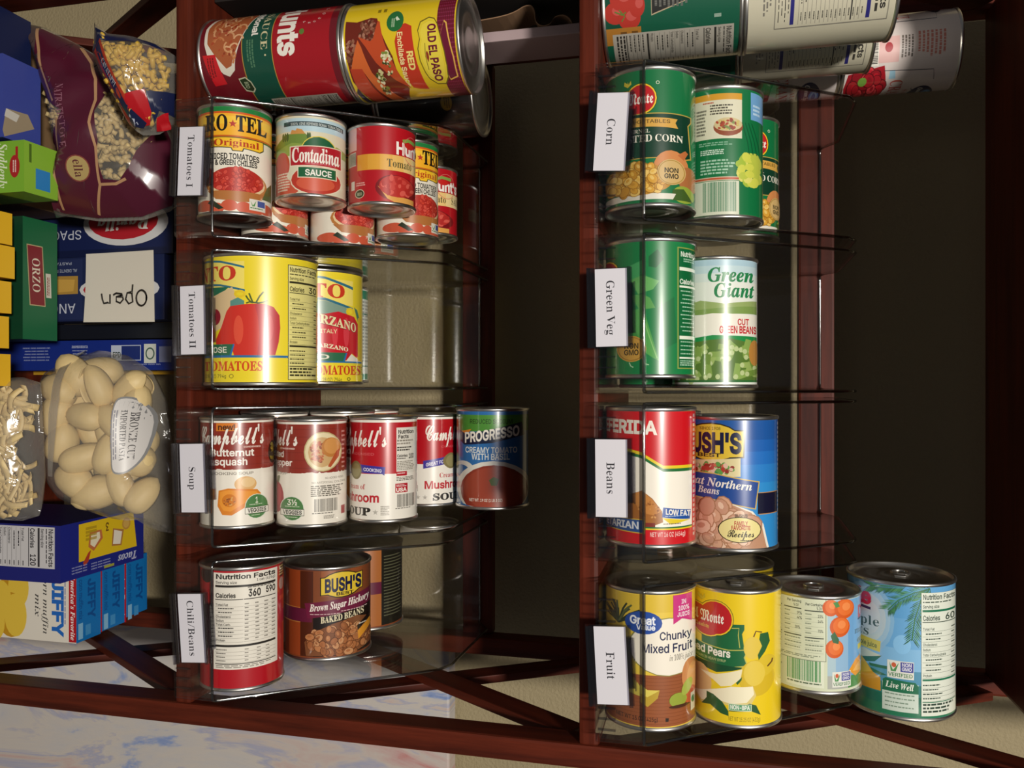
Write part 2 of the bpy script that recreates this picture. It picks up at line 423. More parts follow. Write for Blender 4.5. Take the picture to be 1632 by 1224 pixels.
    'R': r'''A 96 -2 4 -2 0 28 0 28 4 20 5 17 8 17 15 23 29 55 29 62 10 60 6 50 4 50 0 97 0 97 4 91 6 86 16 49 102 45 102 9 11 4 6|25 35 39 70 53 35
B 97 6 4 4 4 4 0 59 0 72 3 85 11 91 24 91 36 87 43 81 48 63 54 78 60 86 70 87 77 85 85 81 92 73 96 62 99 3 100 3 96 10 96 14 93 16 83 16 12 14 7|41 55 40 55 41 92 44 95 53 95 58 92 61 86 63 76 61 65 56 58|43 51 58 47 63 43 65 37 65 16 60 9 55 6 45 6 41 9 40 51
C 103 40 100 30 96 22 89 15 82 10 72 7 62 6 50 7 38 10 28 18 14 26 7 35 2 45 -1 56 -2 76 1 92 12 98 19 94 23 82 12 65 5 50 7 42 12 36 21 33 34 32 50 33 67 36 80 41 90 49 95 58 97 67 96 78 89 88 78 92 68 96 68 96 102 92 102 89 97 85 96 61 102
D 109 9 4 4 4 4 0 50 0 69 2 84 8 94 18 101 32 102 59 98 75 89 87 76 95 59 99 3 100 3 96 13 94 16 85 16 14 15 8|40 16 41 91 45 95 59 93 67 88 73 79 76 66 77 42 75 27 67 12 59 7 49 5 44 6 41 8
E 97 3 4 3 0 88 0 94 31 90 31 81 16 69 8 59 6 45 7 41 8 40 15 40 49 49 48 56 45 61 38 63 26 67 26 67 76 63 76 60 64 55 57 50 55 40 54 41 92 45 94 57 94 71 91 80 84 84 70 88 70 88 100 4 100 4 96 12 94 16 88 17 17 14 6
F 89 6 4 3 4 3 0 56 0 56 4 45 6 41 11 40 49 49 48 56 44 60 39 63 26 66 26 66 76 62 76 59 64 54 58 49 55 40 54 40 92 43 94 50 95 62 94 71 91 78 85 83 70 86 70 86 100 3 100 3 96 10 95 15 92 16 82 16 13 14 7
G 112 22 10 36 2 53 -2 75 -1 98 6 99 35 101 38 110 40 110 44 60 44 60 40 72 37 75 28 75 13 73 7 69 4 60 3 46 7 40 15 33 33 32 50 33 67 36 80 42 90 49 95 62 97 72 94 84 83 92 68 96 68 96 102 92 102 89 97 85 96 66 101 45 101 31 96 19 86 13 77 8 67 6 44 10 27 15 18
H 115 3 4 3 0 53 0 53 4 44 6 41 10 40 49 75 49 74 10 71 6 62 4 62 0 111 0 111 4 101 7 99 18 99 88 102 94 111 96 111 100 62 100 62 96 71 94 74 90 75 55 40 55 41 90 44 94 53 96 53 100 4 100 4 96 12 94 16 88 16 18 14 7
I 57 3 4 3 0 54 0 54 4 42 8 40 17 41 90 44 95 54 96 54 100 3 100 3 96 11 95 15 93 17 85 16 12 12 6
J 73 4 14 0 9 0 -1 5 -8 14 -13 24 -14 35 -13 44 -9 51 -2 55 7 56 19 57 89 60 94 69 96 69 100 17 100 17 96 28 94 32 87 32 0 28 -8 19 -8 17 -4 20 5 18 12 12 16
K 112 4 4 4 0 53 0 53 4 44 6 41 12 40 44 44 47 73 9 71 5 62 4 62 0 114 0 114 4 108 5 103 9 59 63 82 85 94 94 107 96 107 100 64 100 64 96 72 96 76 93 76 88 40 51 41 90 44 94 53 96 53 100 4 100 4 96 13 94 16 88 17 18 14 7
L 94 9 4 3 4 3 0 88 0 94 34 90 34 81 17 72 10 63 7 51 6 44 7 41 10 40 89 45 95 55 96 55 100 4 100 4 96 14 93 16 86 16 15 14 7
M 139 3 100 3 96 13 94 16 89 17 17 15 8 10 5 3 4 3 0 37 0 37 4 28 6 24 12 23 85 59 0 63 0 100 88 99 12 96 6 87 4 87 0 135 0 135 4 127 6 123 12 123 83 125 92 129 95 136 96 136 100 99 100 70 31 41 100
N 108 4 4 4 0 37 0 37 4 27 6 24 12 23 77 88 -2 93 -2 93 88 96 94 105 96 105 100 73 100 73 96 82 94 85 90 86 37 34 100 4 100 4 96 9 95 17 85 16 12 13 6
O 115 37 98 21 87 10 71 6 50 10 29 21 13 37 2 57 -2 78 2 95 13 106 29 109 50 106 71 95 88 78 98 58 102|53 3 42 10 36 20 33 33 32 50 33 67 36 80 41 90 48 95 57 97 66 95 76 85 81 74 83 50 82 33 79 20 74 10 67 5
P 92 3 4 3 0 53 0 53 4 44 6 41 10 40 45 66 46 76 50 84 56 88 64 90 76 87 85 82 92 74 97 60 99 4 100 4 96 12 94 16 88 16 18 14 7|40 50 41 91 44 94 54 94 59 91 63 84 64 72 63 61 60 55 55 52
Q 115 8 37 12 24 19 14 29 6 41 0 47 -9 53 -16 62 -21 72 -24 83 -25 98 -24 109 -20 108 -16 98 -18 86 -15 76 -6 73 0 85 6 96 14 106 30 109 43 109 59 104 75 95 88 82 97 67 102 49 102 37 98 24 90 13 78 9 67 6 50|32 41 33 67 36 80 41 90 48 95 57 97 70 93 79 80 83 59 82 33 79 20 74 10 67 5 58 3 46 7 36 20
R 104 3 4 3 0 53 0 53 4 44 6 40 12 40 47 44 47 74 0 105 0 105 4 100 5 97 8 69 49 84 56 91 67 91 79 85 91 76 96 64 99 4 100 4 96 12 94 16 88 16 18 14 7|40 51 41 91 45 94 56 94 64 87 66 81 66 69 65 62 61 57 56 53
S 86 13 -2 15 2 19 3 38 -2 55 -1 65 3 74 13 78 22 79 29 78 39 75 45 65 55 32 72 28 77 26 83 28 90 33 95 40 97 47 97 54 94 61 89 68 79 71 70 74 70 74 102 70 102 68 98 66 98 46 102 34 102 23 97 15 88 11 73 15 58 27 47 54 33 59 27 61 20 59 12 54 6 46 3 35 4 24 11 19 18 14 35 9 35 9 -2
T 93 6 70 10 82 14 89 24 94 34 95 34 12 30 6 20 4 20 0 72 0 72 4 62 6 58 12 58 95 68 94 75 91 81 86 85 79 86 70 90 70 90 100 2 100 2 70
U 108 3 100 3 96 12 94 16 88 16 27 22 10 29 3 34 0 47 -2 68 -1 79 4 87 12 91 24 94 90 96 94 104 96 104 100 72 100 72 96 82 94 86 88 85 24 82 16 77 10 70 6 60 5 53 6 47 9 43 14 40 26 40 89 43 94 53 96 53 100
V 94 -3 100 -3 96 4 93 8 88 47 -3 50 -3 85 87 90 94 97 96 97 100 66 100 66 96 76 94 78 89 57 31 34 89 34 92 37 95 46 96 46 100
W 134 -3 100 -3 96 2 95 6 88 37 -2 42 -2 69 68 94 -2 98 -2 127 86 131 94 137 96 137 100 110 100 110 96 119 94 120 88 104 36 86 90 88 94 96 96 96 100 50 100 50 96 58 95 61 93 66 77 49 34 31 87 32 93 40 96 40 100
X 103 4 96 9 94 14 89 42 46 17 11 10 6 3 4 3 0 38 0 38 4 29 6 27 11 46 40 64 10 62 6 52 4 52 0 102 0 102 4 97 5 93 9 62 58 82 87 90 94 101 96 101 100 64 100 64 96 73 94 74 89 58 64 42 90 42 93 45 95 54 96 54 100 3 100
Y 94 -3 100 -3 96 3 94 9 88 35 39 34 10 31 6 22 4 22 0 72 0 72 4 63 6 60 10 59 45 85 88 91 94 96 96 96 100 65 100 65 96 75 94 76 88 55 50 34 91 37 95 45 96 45 100
Z 97 13 69 21 85 29 91 40 94 61 94 4 2 4 0 89 0 93 36 89 36 83 20 73 11 58 7 34 6 89 97 89 100 13 100 10 69
a 76 11 44 17 42 24 44 27 51 23 62 26 64 35 65 40 63 43 59 44 42 18 32 8 24 5 18 5 11 6 6 11 1 18 -2 26 -2 35 2 44 8 46 1 56 -2 66 1 72 6 70 9 67 8 65 9 64 51 60 62 55 66 47 69 36 70 18 67 11 61 8 56 8 49|29 9 26 18 29 28 32 32 44 37 44 14 35 8
b 79 2 100 2 96 8 94 9 88 9 -3 12 -3 23 6 31 1 38 -2 46 -2 56 1 67 10 74 24 75 40 70 57 62 66 52 70 40 69 30 61 30 100|30 53 34 59 40 62 48 59 52 52 54 40 53 18 50 8 43 3 34 5 31 11
c 64 38 10 30 17 27 25 25 41 27 57 33 64 41 64 43 62 44 49 52 45 58 47 61 54 59 61 55 65 49 68 38 70 24 67 13 58 6 45 4 33 6 22 10 12 16 4 25 -1 34 -2 47 0 53 3 63 13 60 16 48 9
d 81 4 28 9 12 15 4 22 -1 31 -2 39 0 49 9 49 -2 78 2 78 6 72 8 70 14 70 100 39 100 39 96 46 95 49 91 49 62 43 67 36 70 26 69 18 65 11 58 7 49|26 28 27 48 30 57 36 61 44 60 49 53 49 17 48 13 40 7 33 7 28 13
e 66 29 62 35 65 42 62 44 54 44 42 26 42 26 52|31 70 19 65 10 56 5 42 4 30 7 18 14 6 24 -1 34 -2 47 1 53 4 63 16 59 19 50 11 44 9 37 10 32 14 29 19 26 36 62 36 62 38 59 54 55 62 44 69
f 47 6 4 3 4 3 0 44 0 44 4 36 5 33 10 32 61 45 61 45 68 32 68 32 88 34 95 42 97 43 95 41 86 42 81 48 78 54 80 57 84 57 92 53 98 48 101 33 102 22 98 16 93 13 86 12 68 4 68 4 61 12 61 11 10 10 6
g 72 10 -27 27 -31 45 -30 56 -27 66 -19 69 -12 69 -6 67 1 64 6 51 10 25 12 22 16 23 19 27 22 46 24 54 27 59 31 63 37 64 45 62 54 59 59 70 59 70 67 51 67 41 69 28 69 17 66 7 57 5 47 8 35 11 31 22 24 9 16 5 9 7 1 15 -6 7 -9 4 -14 4 -21|18 -20 16 -14 21 -8 50 -8 56 -10 58 -13 57 -18 54 -22 43 -25 28 -25|31 28 28 30 26 37 26 56 29 64 37 65 40 64 43 59 43 37 40 29 37 27
h 84 4 4 4 0 40 0 40 4 35 5 33 9 32 52 37 57 45 60 49 59 51 54 52 12 51 7 48 4 44 4 44 0 80 0 80 4 75 5 73 9 73 46 69 61 66 66 60 69 53 70 40 66 32 59 32 100 4 100 4 97 9 95 11 89 12 12 10 6
i 44 8 4 4 4 4 0 40 0 40 4 35 5 33 11 33 68 5 68 4 64 10 63 11 57 11 10|12 87 17 81 26 80 32 85 33 94 27 101 19 101 12 96
j 46 -8 -7 -12 -12 -11 -20 -6 -27 1 -30 13 -31 21 -28 28 -24 32 -18 35 -5 35 68 5 68 5 65 12 62 14 57 14 -18 11 -24 4 -25 2 -23 5 -16 5 -11 0 -7|17 82 25 80 32 84 34 93 30 100 22 102 14 97 12 89
k 79 4 4 4 0 40 0 40 4 35 5 33 9 32 29 36 32 52 8 52 5 46 4 46 0 83 0 83 4 76 8 49 46 63 60 76 64 76 68 45 68 45 64 53 62 53 59 32 37 32 100 5 100 4 96 10 95 11 89 12 12 10 6
l 44 8 4 4 4 4 0 40 0 40 4 35 5 33 11 33 100 4 100 4 96 10 95 11 89 11 10
m 122 7 4 4 4 4 0 39 0 39 4 34 5 32 9 32 52 36 57 44 60 50 57 51 48 51 9 49 5 44 4 44 0 78 0 78 4 73 5 71 9 71 52 78 58 83 60 89 57 90 48 90 9 88 5 83 4 83 0 118 0 118 4 113 5 111 9 111 46 108 61 104 66 99 69 87 69 78 65 70 57 69 62 62 68 52 70 39 66 32 58 32 68 4 68 4 65 9 63 11 57 11 10 10 6
n 84 4 4 4 0 40 0 40 4 35 5 33 9 32 52 37 57 45 60 49 59 51 54 52 12 51 7 48 4 44 4 44 0 80 0 80 4 75 5 73 9 72 55 69 61 66 66 60 69 48 69 40 66 32 59 32 68 4 68 4 65 9 63 11 59 12 12 10 6
o 74 5 26 10 12 20 3 33 -2 48 -1 59 7 67 18 70 34 67 49 62 59 51 67 41 70 26 68 17 63 8 52 5 42|26 27 26 47 28 59 33 65 41 65 46 59 48 47 48 21 46 9 39 3 31 5 27 11
p 82 6 -27 4 -27 4 -31 43 -31 43 -27 37 -26 33 -22 32 7 42 -1 53 -2 61 1 70 10 76 23 76 43 72 56 62 67 54 70 46 70 38 66 31 58 31 68 4 68 4 65 10 62 12 53 11 -20 10 -25|34 12 32 15 32 52 39 60 46 61 52 57 55 48 55 29 54 16 51 11 45 6 38 8
q 80 36 7 32 9 28 16 26 40 28 54 30 60 34 64 39 65 46 63 49 57 49 15 44 8|37 70 30 69 20 65 15 61 9 51 5 40 4 32 8 14 15 4 25 -1 39 -1 49 6 49 -22 46 -26 38 -27 38 -31 78 -31 78 -27 72 -26 70 -20 70 70 68 70 56 62 49 67
r 63 4 4 4 0 43 0 43 4 36 5 33 9 33 47 37 54 41 57 51 49 56 49 60 51 64 58 60 67 54 70 45 69 37 63 32 55 32 68 5 68 4 64 10 63 11 59 12 12 10 6
s 63 11 -2 16 2 31 -2 41 -1 50 4 54 10 56 24 53 33 45 40 26 50 23 57 27 64 37 64 45 59 50 49 54 49 54 70 51 70 47 67 33 70 23 69 17 66 10 58 8 46 12 37 21 30 37 21 41 17 42 13 41 8 38 5 33 3 26 4 17 11 12 23 8 23 8 -2
t 50 4 66 4 61 11 61 11 16 13 4 18 0 24 -2 38 1 42 4 49 14 45 16 41 10 37 9 32 12 32 61 46 61 46 68 32 68 32 93 28 93 19 81
u 82 3 68 3 65 7 64 10 60 10 17 13 6 16 2 25 -2 34 -2 43 2 50 9 50 -2 79 3 79 6 73 8 71 12 71 68 42 68 42 65 48 63 50 58 50 14 46 10 39 8 34 9 31 15 31 68
v 67 -1 68 -1 64 4 63 7 58 31 -2 35 -2 58 55 62 62 67 65 67 68 45 68 45 65 52 63 53 59 41 27 28 61 30 64 36 65 36 68
w 95 -2 68 -2 64 3 59 27 -2 31 -2 49 43 63 -2 67 -2 92 59 94 63 98 65 98 68 78 68 78 65 84 63 85 60 74 31 65 61 67 64 71 64 71 68 37 68 37 65 43 62 46 52 37 28 25 58 25 63 30 64 30 68
x 70 4 4 1 3 1 0 26 0 26 3 20 5 19 8 30 25 41 8 40 5 34 4 34 0 70 0 70 3 65 6 44 40 58 59 68 65 68 68 44 68 44 65 50 64 51 60 40 45 31 61 32 63 37 65 37 68 1 68 1 64 8 60 27 30 11 10
y 66 -1 68 -1 64 3 63 7 58 31 -1 27 -14 20 -21 17 -21 16 -13 12 -9 5 -9 -1 -14 -1 -21 2 -27 7 -30 16 -30 24 -26 31 -16 58 55 62 63 66 64 66 68 45 68 45 64 50 64 52 60 41 26 28 60 30 64 36 64 36 68
z 64 10 47 13 56 18 61 25 63 37 63 3 3 3 0 59 0 61 24 57 24 53 14 47 8 37 6 28 5 60 64 60 68 7 68 6 47
/ 55 53 105 41 105 1 0 14 0
' 33 10 105 13 67 21 67 24 105''',
    'I': r'''A 93 -15 4 -15 0 16 0 16 4 8 6 6 9 21 31 53 31 51 10 47 6 39 4 39 0 86 0 86 4 81 4 75 9 72 18 76 102 72 102 -3 11 -8 6|55 73 53 37 26 37
B 96 -7 3 -7 0 51 1 65 4 75 11 82 22 83 37 77 47 64 53 82 60 87 65 91 71 92 78 88 90 78 97 65 99 16 100 16 96 26 93 25 82 6 12 1 5|34 5 30 7 29 11 39 50 54 48 60 39 61 28 59 20 55 13 48 8 41 5|45 55 40 55 50 92 56 95 65 93 68 90 70 81 69 72 66 65 57 58
C 98 43 6 36 9 31 15 28 22 27 32 29 50 39 76 46 85 53 92 60 96 72 97 79 95 84 90 87 83 89 69 93 68 100 103 96 103 90 99 64 103 46 99 27 88 14 70 6 50 5 32 9 16 20 4 35 -2 55 -2 72 6 86 20 82 23 70 11 58 5
D 107 -7 3 -7 0 52 1 68 5 81 14 96 31 102 49 103 58 101 73 95 85 86 93 73 98 56 100 16 100 16 96 23 95 26 93 26 83 6 12 1 5|38 5 30 7 29 14 49 89 53 95 66 94 73 91 78 85 80 77 81 57 77 39 69 23 62 14 49 6
E 98 -7 3 -7 0 78 0 86 30 83 30 71 15 60 8 50 6 36 5 30 6 28 10 39 50 50 50 57 47 60 42 61 30 64 30 75 71 71 71 65 62 59 58 40 56 51 93 54 95 60 95 77 92 84 85 86 72 90 72 96 100 16 100 16 96 23 95 26 93 25 82 6 12 1 5
F 91 -7 3 -7 0 39 0 39 3 31 5 29 10 39 50 49 50 56 47 59 42 60 30 63 30 73 71 69 71 65 63 58 57 40 55 51 92 53 94 58 95 76 92 82 85 85 72 89 72 95 100 16 100 16 96 23 95 26 93 25 82 6 12 1 5
G 111 34 11 28 22 27 38 31 57 42 81 49 89 57 94 64 97 72 97 79 95 85 90 89 84 91 70 95 70 101 103 98 103 93 99 70 103 51 100 32 91 17 76 10 64 6 52 5 39 6 25 12 13 16 9 27 1 34 -1 57 -2 73 1 88 7 97 41 100 45 105 46 105 49 63 49 63 46 72 45 75 40 69 16 65 8 58 4 48 3 40 6
H 113 -4 4 -7 3 -7 0 39 0 39 3 30 6 29 10 38 49 74 49 63 10 58 5 50 3 50 0 96 0 96 3 90 5 87 7 87 16 106 88 112 95 120 96 120 100 73 100 73 96 81 95 84 90 76 56 40 56 51 91 55 95 63 96 63 100 16 100 16 96 23 95 26 93 26 86 7 14 3 7
I 55 -7 3 -7 0 39 0 39 3 32 5 29 8 29 16 49 88 54 94 63 96 63 100 16 100 16 96 23 95 26 92 25 82 6 12 1 5
J 66 -9 9 -14 5 -15 0 -14 -6 -7 -13 7 -15 16 -14 24 -12 30 -7 38 10 60 88 65 95 73 96 73 100 27 100 27 96 36 93 37 86 13 -3 9 -8 2 -9 1 -7 4 0 4 6 -1 10
K 95 -4 4 -7 3 -7 0 39 0 39 3 31 5 29 10 39 49 57 10 56 5 48 4 48 0 89 0 89 4 84 5 79 11 57 59 90 90 98 96 102 96 102 100 71 100 71 97 79 93 77 88 40 53 50 89 54 95 63 96 63 100 16 100 16 96 23 95 26 93 26 86 7 14 3 7
L 94 -3 4 -7 3 -7 0 78 0 87 30 82 30 70 14 58 7 39 5 30 6 29 8 49 87 54 95 63 96 63 100 16 100 16 96 23 95 26 93 26 85 7 14 3 7
M 130 -8 3 -8 0 24 0 24 3 15 6 14 12 32 80 42 -2 46 -2 101 83 82 13 77 5 68 3 68 0 114 0 114 3 108 5 104 8 105 18 124 88 129 95 138 96 138 100 104 100 58 29 50 100 16 100 16 96 23 95 25 93 26 84 6 12 1 5
N 104 -3 4 -8 3 -8 0 24 0 24 3 15 6 14 12 31 78 69 -2 73 -2 98 88 103 95 112 96 112 100 80 100 80 96 88 95 91 89 75 31 44 100 14 100 14 96 22 95 25 92 25 83 7 14 3 7
O 106 14 7 28 -1 46 -2 64 4 81 16 94 36 102 58 101 79 93 93 79 101 60 102 42 96 26 84 12 65 5 43 6 22|27 13 26 26 28 42 33 59 40 75 48 87 56 95 65 97 73 96 79 88 80 72 76 51 66 23 56 10 45 3 33 5
P 91 -7 3 -7 0 39 0 39 3 31 5 29 10 38 48 68 50 81 57 88 64 91 74 90 85 86 92 79 96 70 99 16 100 16 96 26 93 25 82 6 12 1 5|49 53 39 53 49 89 52 94 61 94 64 93 69 86 68 71 65 63 60 57
Q 106 5 -24 5 -25 7 -27 22 -24 51 -30 67 -30 84 -23 97 -8 94 -5 86 -13 71 -17 42 -11 30 -10 38 -2 55 1 69 7 84 21 93 35 101 54 101 73 98 85 89 97 73 102 62 102 52 100 34 91 17 73 6 50 4 38 5 23 8 15 13 8 20 3 30 -1|26 15 26 28 30 48 38 71 44 82 50 91 58 96 65 97 75 94 80 85 80 67 73 41 64 20 54 9 43 3 35 4 31 6
R 95 -7 3 -7 0 39 0 39 3 30 6 29 12 38 49 43 49 59 0 89 0 89 4 82 5 78 10 63 51 78 56 85 61 89 67 92 74 92 82 87 92 80 97 69 99 16 100 16 96 23 95 26 93 25 82 6 12 1 5|48 55 40 55 50 90 53 95 61 95 67 90 69 86 68 72 65 65 60 59
S 82 -2 -2 2 -2 8 3 27 -2 41 -2 51 0 63 9 69 22 68 37 59 51 38 72 34 78 34 84 37 91 43 96 50 97 56 96 61 93 66 87 68 72 73 72 80 102 76 102 69 98 51 102 39 102 30 99 21 91 16 81 17 65 23 56 48 31 50 25 50 18 47 11 40 5 32 3 24 4 18 7 14 13 11 21 10 32 6 32
T 89 14 4 10 4 10 0 56 0 56 4 47 6 46 12 68 95 76 94 81 91 87 80 89 71 93 71 97 100 16 100 10 73 14 73 21 84 30 91 36 94 45 95 23 11 20 7
U 106 15 100 15 97 24 94 25 89 10 29 10 19 13 11 22 2 31 -1 47 -2 61 1 72 10 78 20 99 85 103 94 110 96 110 100 79 100 79 96 87 95 91 90 91 87 78 38 73 24 65 13 58 8 48 6 39 8 33 12 30 19 31 26 48 89 52 95 61 97 61 100
V 89 6 100 6 96 14 94 18 87 15 -2 20 -2 94 89 99 94 106 96 106 100 75 100 75 96 81 95 84 93 84 87 36 27 40 91 43 95 51 96 51 100
W 122 7 100 7 96 14 93 18 86 18 -3 22 -3 65 70 64 -3 68 -3 122 87 128 94 135 96 135 100 107 100 107 96 115 94 115 88 85 36 87 88 89 95 96 96 96 100 55 100 55 96 62 95 65 92 66 81 38 35 39 87 41 94 47 96 47 100
X 84 -14 4 -14 0 21 0 21 4 15 5 11 7 12 12 36 39 44 10 42 6 34 4 34 0 79 0 79 4 71 6 66 12 51 56 83 89 89 94 96 97 96 100 65 100 65 96 72 95 73 90 69 83 49 63 42 91 44 95 53 97 53 100 7 100 7 96 15 95 20 89 33 46 -1 10 -8 5
Y 77 5 100 5 96 10 95 13 91 28 47 18 10 13 5 5 4 5 0 51 0 51 4 43 5 40 11 49 46 80 88 86 95 92 96 92 100 60 100 60 96 69 94 70 88 67 81 46 53 36 91 38 95 46 96 46 100
Z 89 19 78 28 87 36 91 48 94 63 94 -2 4 -2 0 73 0 82 29 77 29 68 17 56 9 41 6 24 5 87 94 87 100 18 100 10 73 14 73
a 75 4 0 12 -2 22 1 29 7 36 17 34 8 38 0 48 -1 57 5 66 17 63 19 55 9 51 9 51 13 66 67 50 67 48 59 43 67 33 68 22 64 11 54 2 39 -4 23 -3 8|15 12 15 26 23 46 33 60 40 62 44 58 44 49 35 23 25 10 18 9
b 72 -3 7 1 2 11 -2 22 -2 31 0 48 12 60 29 65 49 63 59 58 65 51 68 44 68 36 64 29 56 42 104 11 100 11 96 19 95 20 90|16 5 17 15 28 49 35 57 43 58 46 53 46 45 39 21 28 6 22 3
c 61 2 7 9 0 21 -2 33 1 44 11 49 18 45 21 35 10 27 8 22 9 17 17 17 30 25 52 35 63 40 64 42 62 39 53 41 47 47 45 54 48 57 52 57 57 52 65 43 69 32 68 20 61 9 51 4 43 -1 30 -2 17
d 74 15 -2 25 3 36 17 35 8 36 1 41 -2 48 -1 57 5 66 17 62 20 55 10 52 9 51 11 76 104 45 100 45 96 52 95 54 91 47 65 36 69 25 66 15 58 5 45 -2 27 -3 11 3 1 7 -1|18 10 15 13 15 19 21 40 32 58 37 62 41 63 44 60 45 52 38 29 28 13 23 9
e 60 -2 17 1 7 6 2 12 -1 26 -1 38 5 48 18 43 21 34 10 23 8 19 11 17 16 17 28 37 33 49 42 55 52 55 57 53 63 47 67 36 69 27 66 16 58 7 48 1 38 -2 28|26 35 19 32 26 52 34 63 40 63 43 58 41 49 35 41
f 43 -24 -11 -27 -16 -27 -23 -24 -27 -19 -30 -11 -31 -4 -29 8 -19 18 5 31 61 44 61 45 67 32 67 39 92 44 98 49 99 50 98 48 92 49 88 54 85 60 86 62 90 62 95 58 101 47 104 35 101 28 95 22 86 15 67 4 67 3 61 13 61 -3 -14 -9 -24 -14 -26 -16 -24 -13 -18 -15 -13 -19 -11
g 66 -1 11 2 5 7 1 -5 -4 -10 -9 -11 -17 -7 -24 3 -29 17 -31 32 -29 43 -24 51 -13 52 -6 49 0 40 7 17 16 15 20 18 24 33 24 48 30 57 41 58 55 66 55 67 61 54 61 42 68 33 69 23 67 12 62 5 53 2 42 5 33 13 25 3 18|2 -16 4 -8 13 -1 31 -7 35 -11 36 -15 34 -20 31 -23 19 -26 9 -24 3 -19|23 28 20 31 19 36 22 52 28 61 33 64 37 63 41 58 39 42 32 30 27 28
h 79 11 100 11 96 19 95 20 89 -4 0 14 0 22 26 29 41 36 52 47 58 49 57 49 53 37 9 40 0 46 -2 51 -1 61 6 71 20 68 22 58 10 56 10 55 12 66 47 67 62 63 67 60 68 53 68 47 67 38 60 25 44 42 104
i 43 4 64 4 61 10 60 12 56 0 7 4 0 11 -2 16 -1 25 5 34 18 31 20 23 10 19 10 19 12 33 69|28 102 21 98 19 91 23 84 31 83 37 86 39 94 35 100
j 39 -27 -12 -29 -16 -29 -23 -25 -28 -20 -31 -5 -30 6 -22 16 0 34 69 5 64 5 61 12 59 13 54 -5 -13 -9 -24 -13 -26 -17 -25 -15 -19 -16 -14 -21 -11|21 88 27 83 35 83 39 89 39 97 33 102 26 101 21 95
k 72 13 96 19 95 20 89 -4 0 14 0 21 28 27 32 34 4 40 -1 49 -1 57 5 65 17 61 18 57 11 53 9 51 11 46 21 42 45 62 61 70 63 70 67 40 67 40 63 47 62 46 57 24 37 42 104 11 100 11 96
l 38 0 2 7 -2 16 0 23 5 32 17 29 20 20 10 17 10 16 12 41 104 11 100 12 96 18 95 19 91 -2 14 -2 7
m 116 4 61 9 60 11 56 -3 0 15 0 20 19 28 39 38 52 46 58 49 57 50 53 34 0 51 0 59 22 68 43 74 51 82 58 86 57 87 54 75 14 76 2 81 -1 92 0 98 5 108 18 105 20 97 11 94 10 92 12 105 55 103 65 98 68 91 69 83 66 75 59 66 48 68 58 66 65 61 68 50 68 38 60 26 43 34 69 4 64
n 79 8 60 11 58 11 53 -3 0 15 0 22 24 30 42 37 52 47 58 50 57 50 53 39 19 38 5 41 0 47 -2 52 -1 59 3 71 18 68 20 60 10 57 10 55 12 67 52 68 58 66 65 64 67 57 69 47 66 38 60 26 43 34 69 4 64 4 61
o 70 10 0 21 -2 34 1 46 8 55 19 61 32 63 45 61 57 54 65 43 68 30 67 18 61 6 48 -1 32 -2 18 2 7|17 7 16 22 23 46 31 60 35 63 41 64 44 60 46 51 43 37 38 21 32 10 27 4 20 3
p 73 -15 -27 -17 -27 -17 -31 19 -31 19 -27 12 -26 10 -23 15 1 23 -2 34 0 45 7 55 18 63 32 66 46 65 59 60 66 53 69 46 68 37 63 28 54 32 69 4 64 4 61 11 59 11 53 -8 -19 -10 -24|18 7 23 32 29 49 37 57 43 58 47 54 47 46 44 33 38 18 27 5 21 3
q 71 18 -27 17 -27 17 -31 53 -31 53 -27 45 -24 44 -19 67 68 50 68 49 64 40 69 29 67 16 58 4 42 0 30 -2 18 -1 8 4 1 11 -2 21 -1 27 4 36 14 26 -22 23 -26|17 12 17 26 24 45 35 60 38 62 43 63 46 58 46 50 37 24 27 10 20 10
r 58 4 61 9 60 11 56 -3 0 15 0 24 29 34 48 40 54 47 48 53 49 57 54 57 62 52 68 44 67 36 59 25 42 34 69 4 64
s 56 -5 -1 -1 -1 3 2 15 -2 25 -2 32 1 38 6 42 14 41 24 37 33 24 50 22 58 26 63 34 63 40 57 44 46 48 45 51 68 47 68 43 65 22 68 17 67 10 61 6 54 7 45 12 35 25 18 26 9 21 3 13 4 6 10 3 23 -1 24
t 41 -2 2 3 -2 15 0 22 6 32 19 28 21 19 10 16 10 15 13 28 61 40 61 41 67 30 67 36 88 30 88 15 72 3 66 3 61 10 61 -3 12
u 79 8 65 3 64 3 61 8 60 10 56 -1 13 1 2 3 0 10 -2 19 0 28 7 40 23 38 9 39 2 43 -1 48 -2 57 1 71 18 68 20 59 10 56 13 70 67 52 67 47 48 37 25 30 15 20 9 17 11 17 15 32 69
v 63 0 65 0 61 5 59 8 51 11 -2 14 -2 34 20 48 37 55 51 56 62 54 66 49 69 43 68 40 65 39 59 45 50 45 46 39 34 27 20 26 50 22 68
w 93 0 65 0 61 3 61 6 57 9 48 11 -2 15 -2 40 40 44 -2 48 -2 75 32 82 42 87 59 86 65 81 69 76 69 71 65 70 59 76 50 76 45 70 32 59 19 55 69 51 69 28 29 26 54 23 67 21 69
x 67 -9 2 -2 -2 6 -1 13 5 23 21 27 6 31 0 40 -2 49 2 60 16 57 18 49 10 44 11 41 16 36 41 47 55 60 52 64 53 67 60 64 67 58 69 51 67 45 62 35 48 31 64 28 68 4 65 4 62 11 62 15 58 21 29 10 13 -2 15 -7 14 -10 9
y 62 -18 -24 -16 -27 -12 -30 -2 -31 9 -23 21 -11 37 13 50 40 56 57 55 64 52 67 43 68 38 63 38 57 44 51 45 47 43 38 33 17 21 67 17 69 -2 65 -2 61 5 60 9 51 15 26 18 -2 14 -11 7 -18 4 -19 -10 -14 -16 -17
z 58 -8 -2 -5 -3 1 0 5 1 23 -9 32 -11 42 -10 47 -6 50 2 47 9 41 10 37 8 35 2 37 -5 33 -7 21 10 12 16 54 67 7 67 1 44 4 44 7 50 11 52 35 53
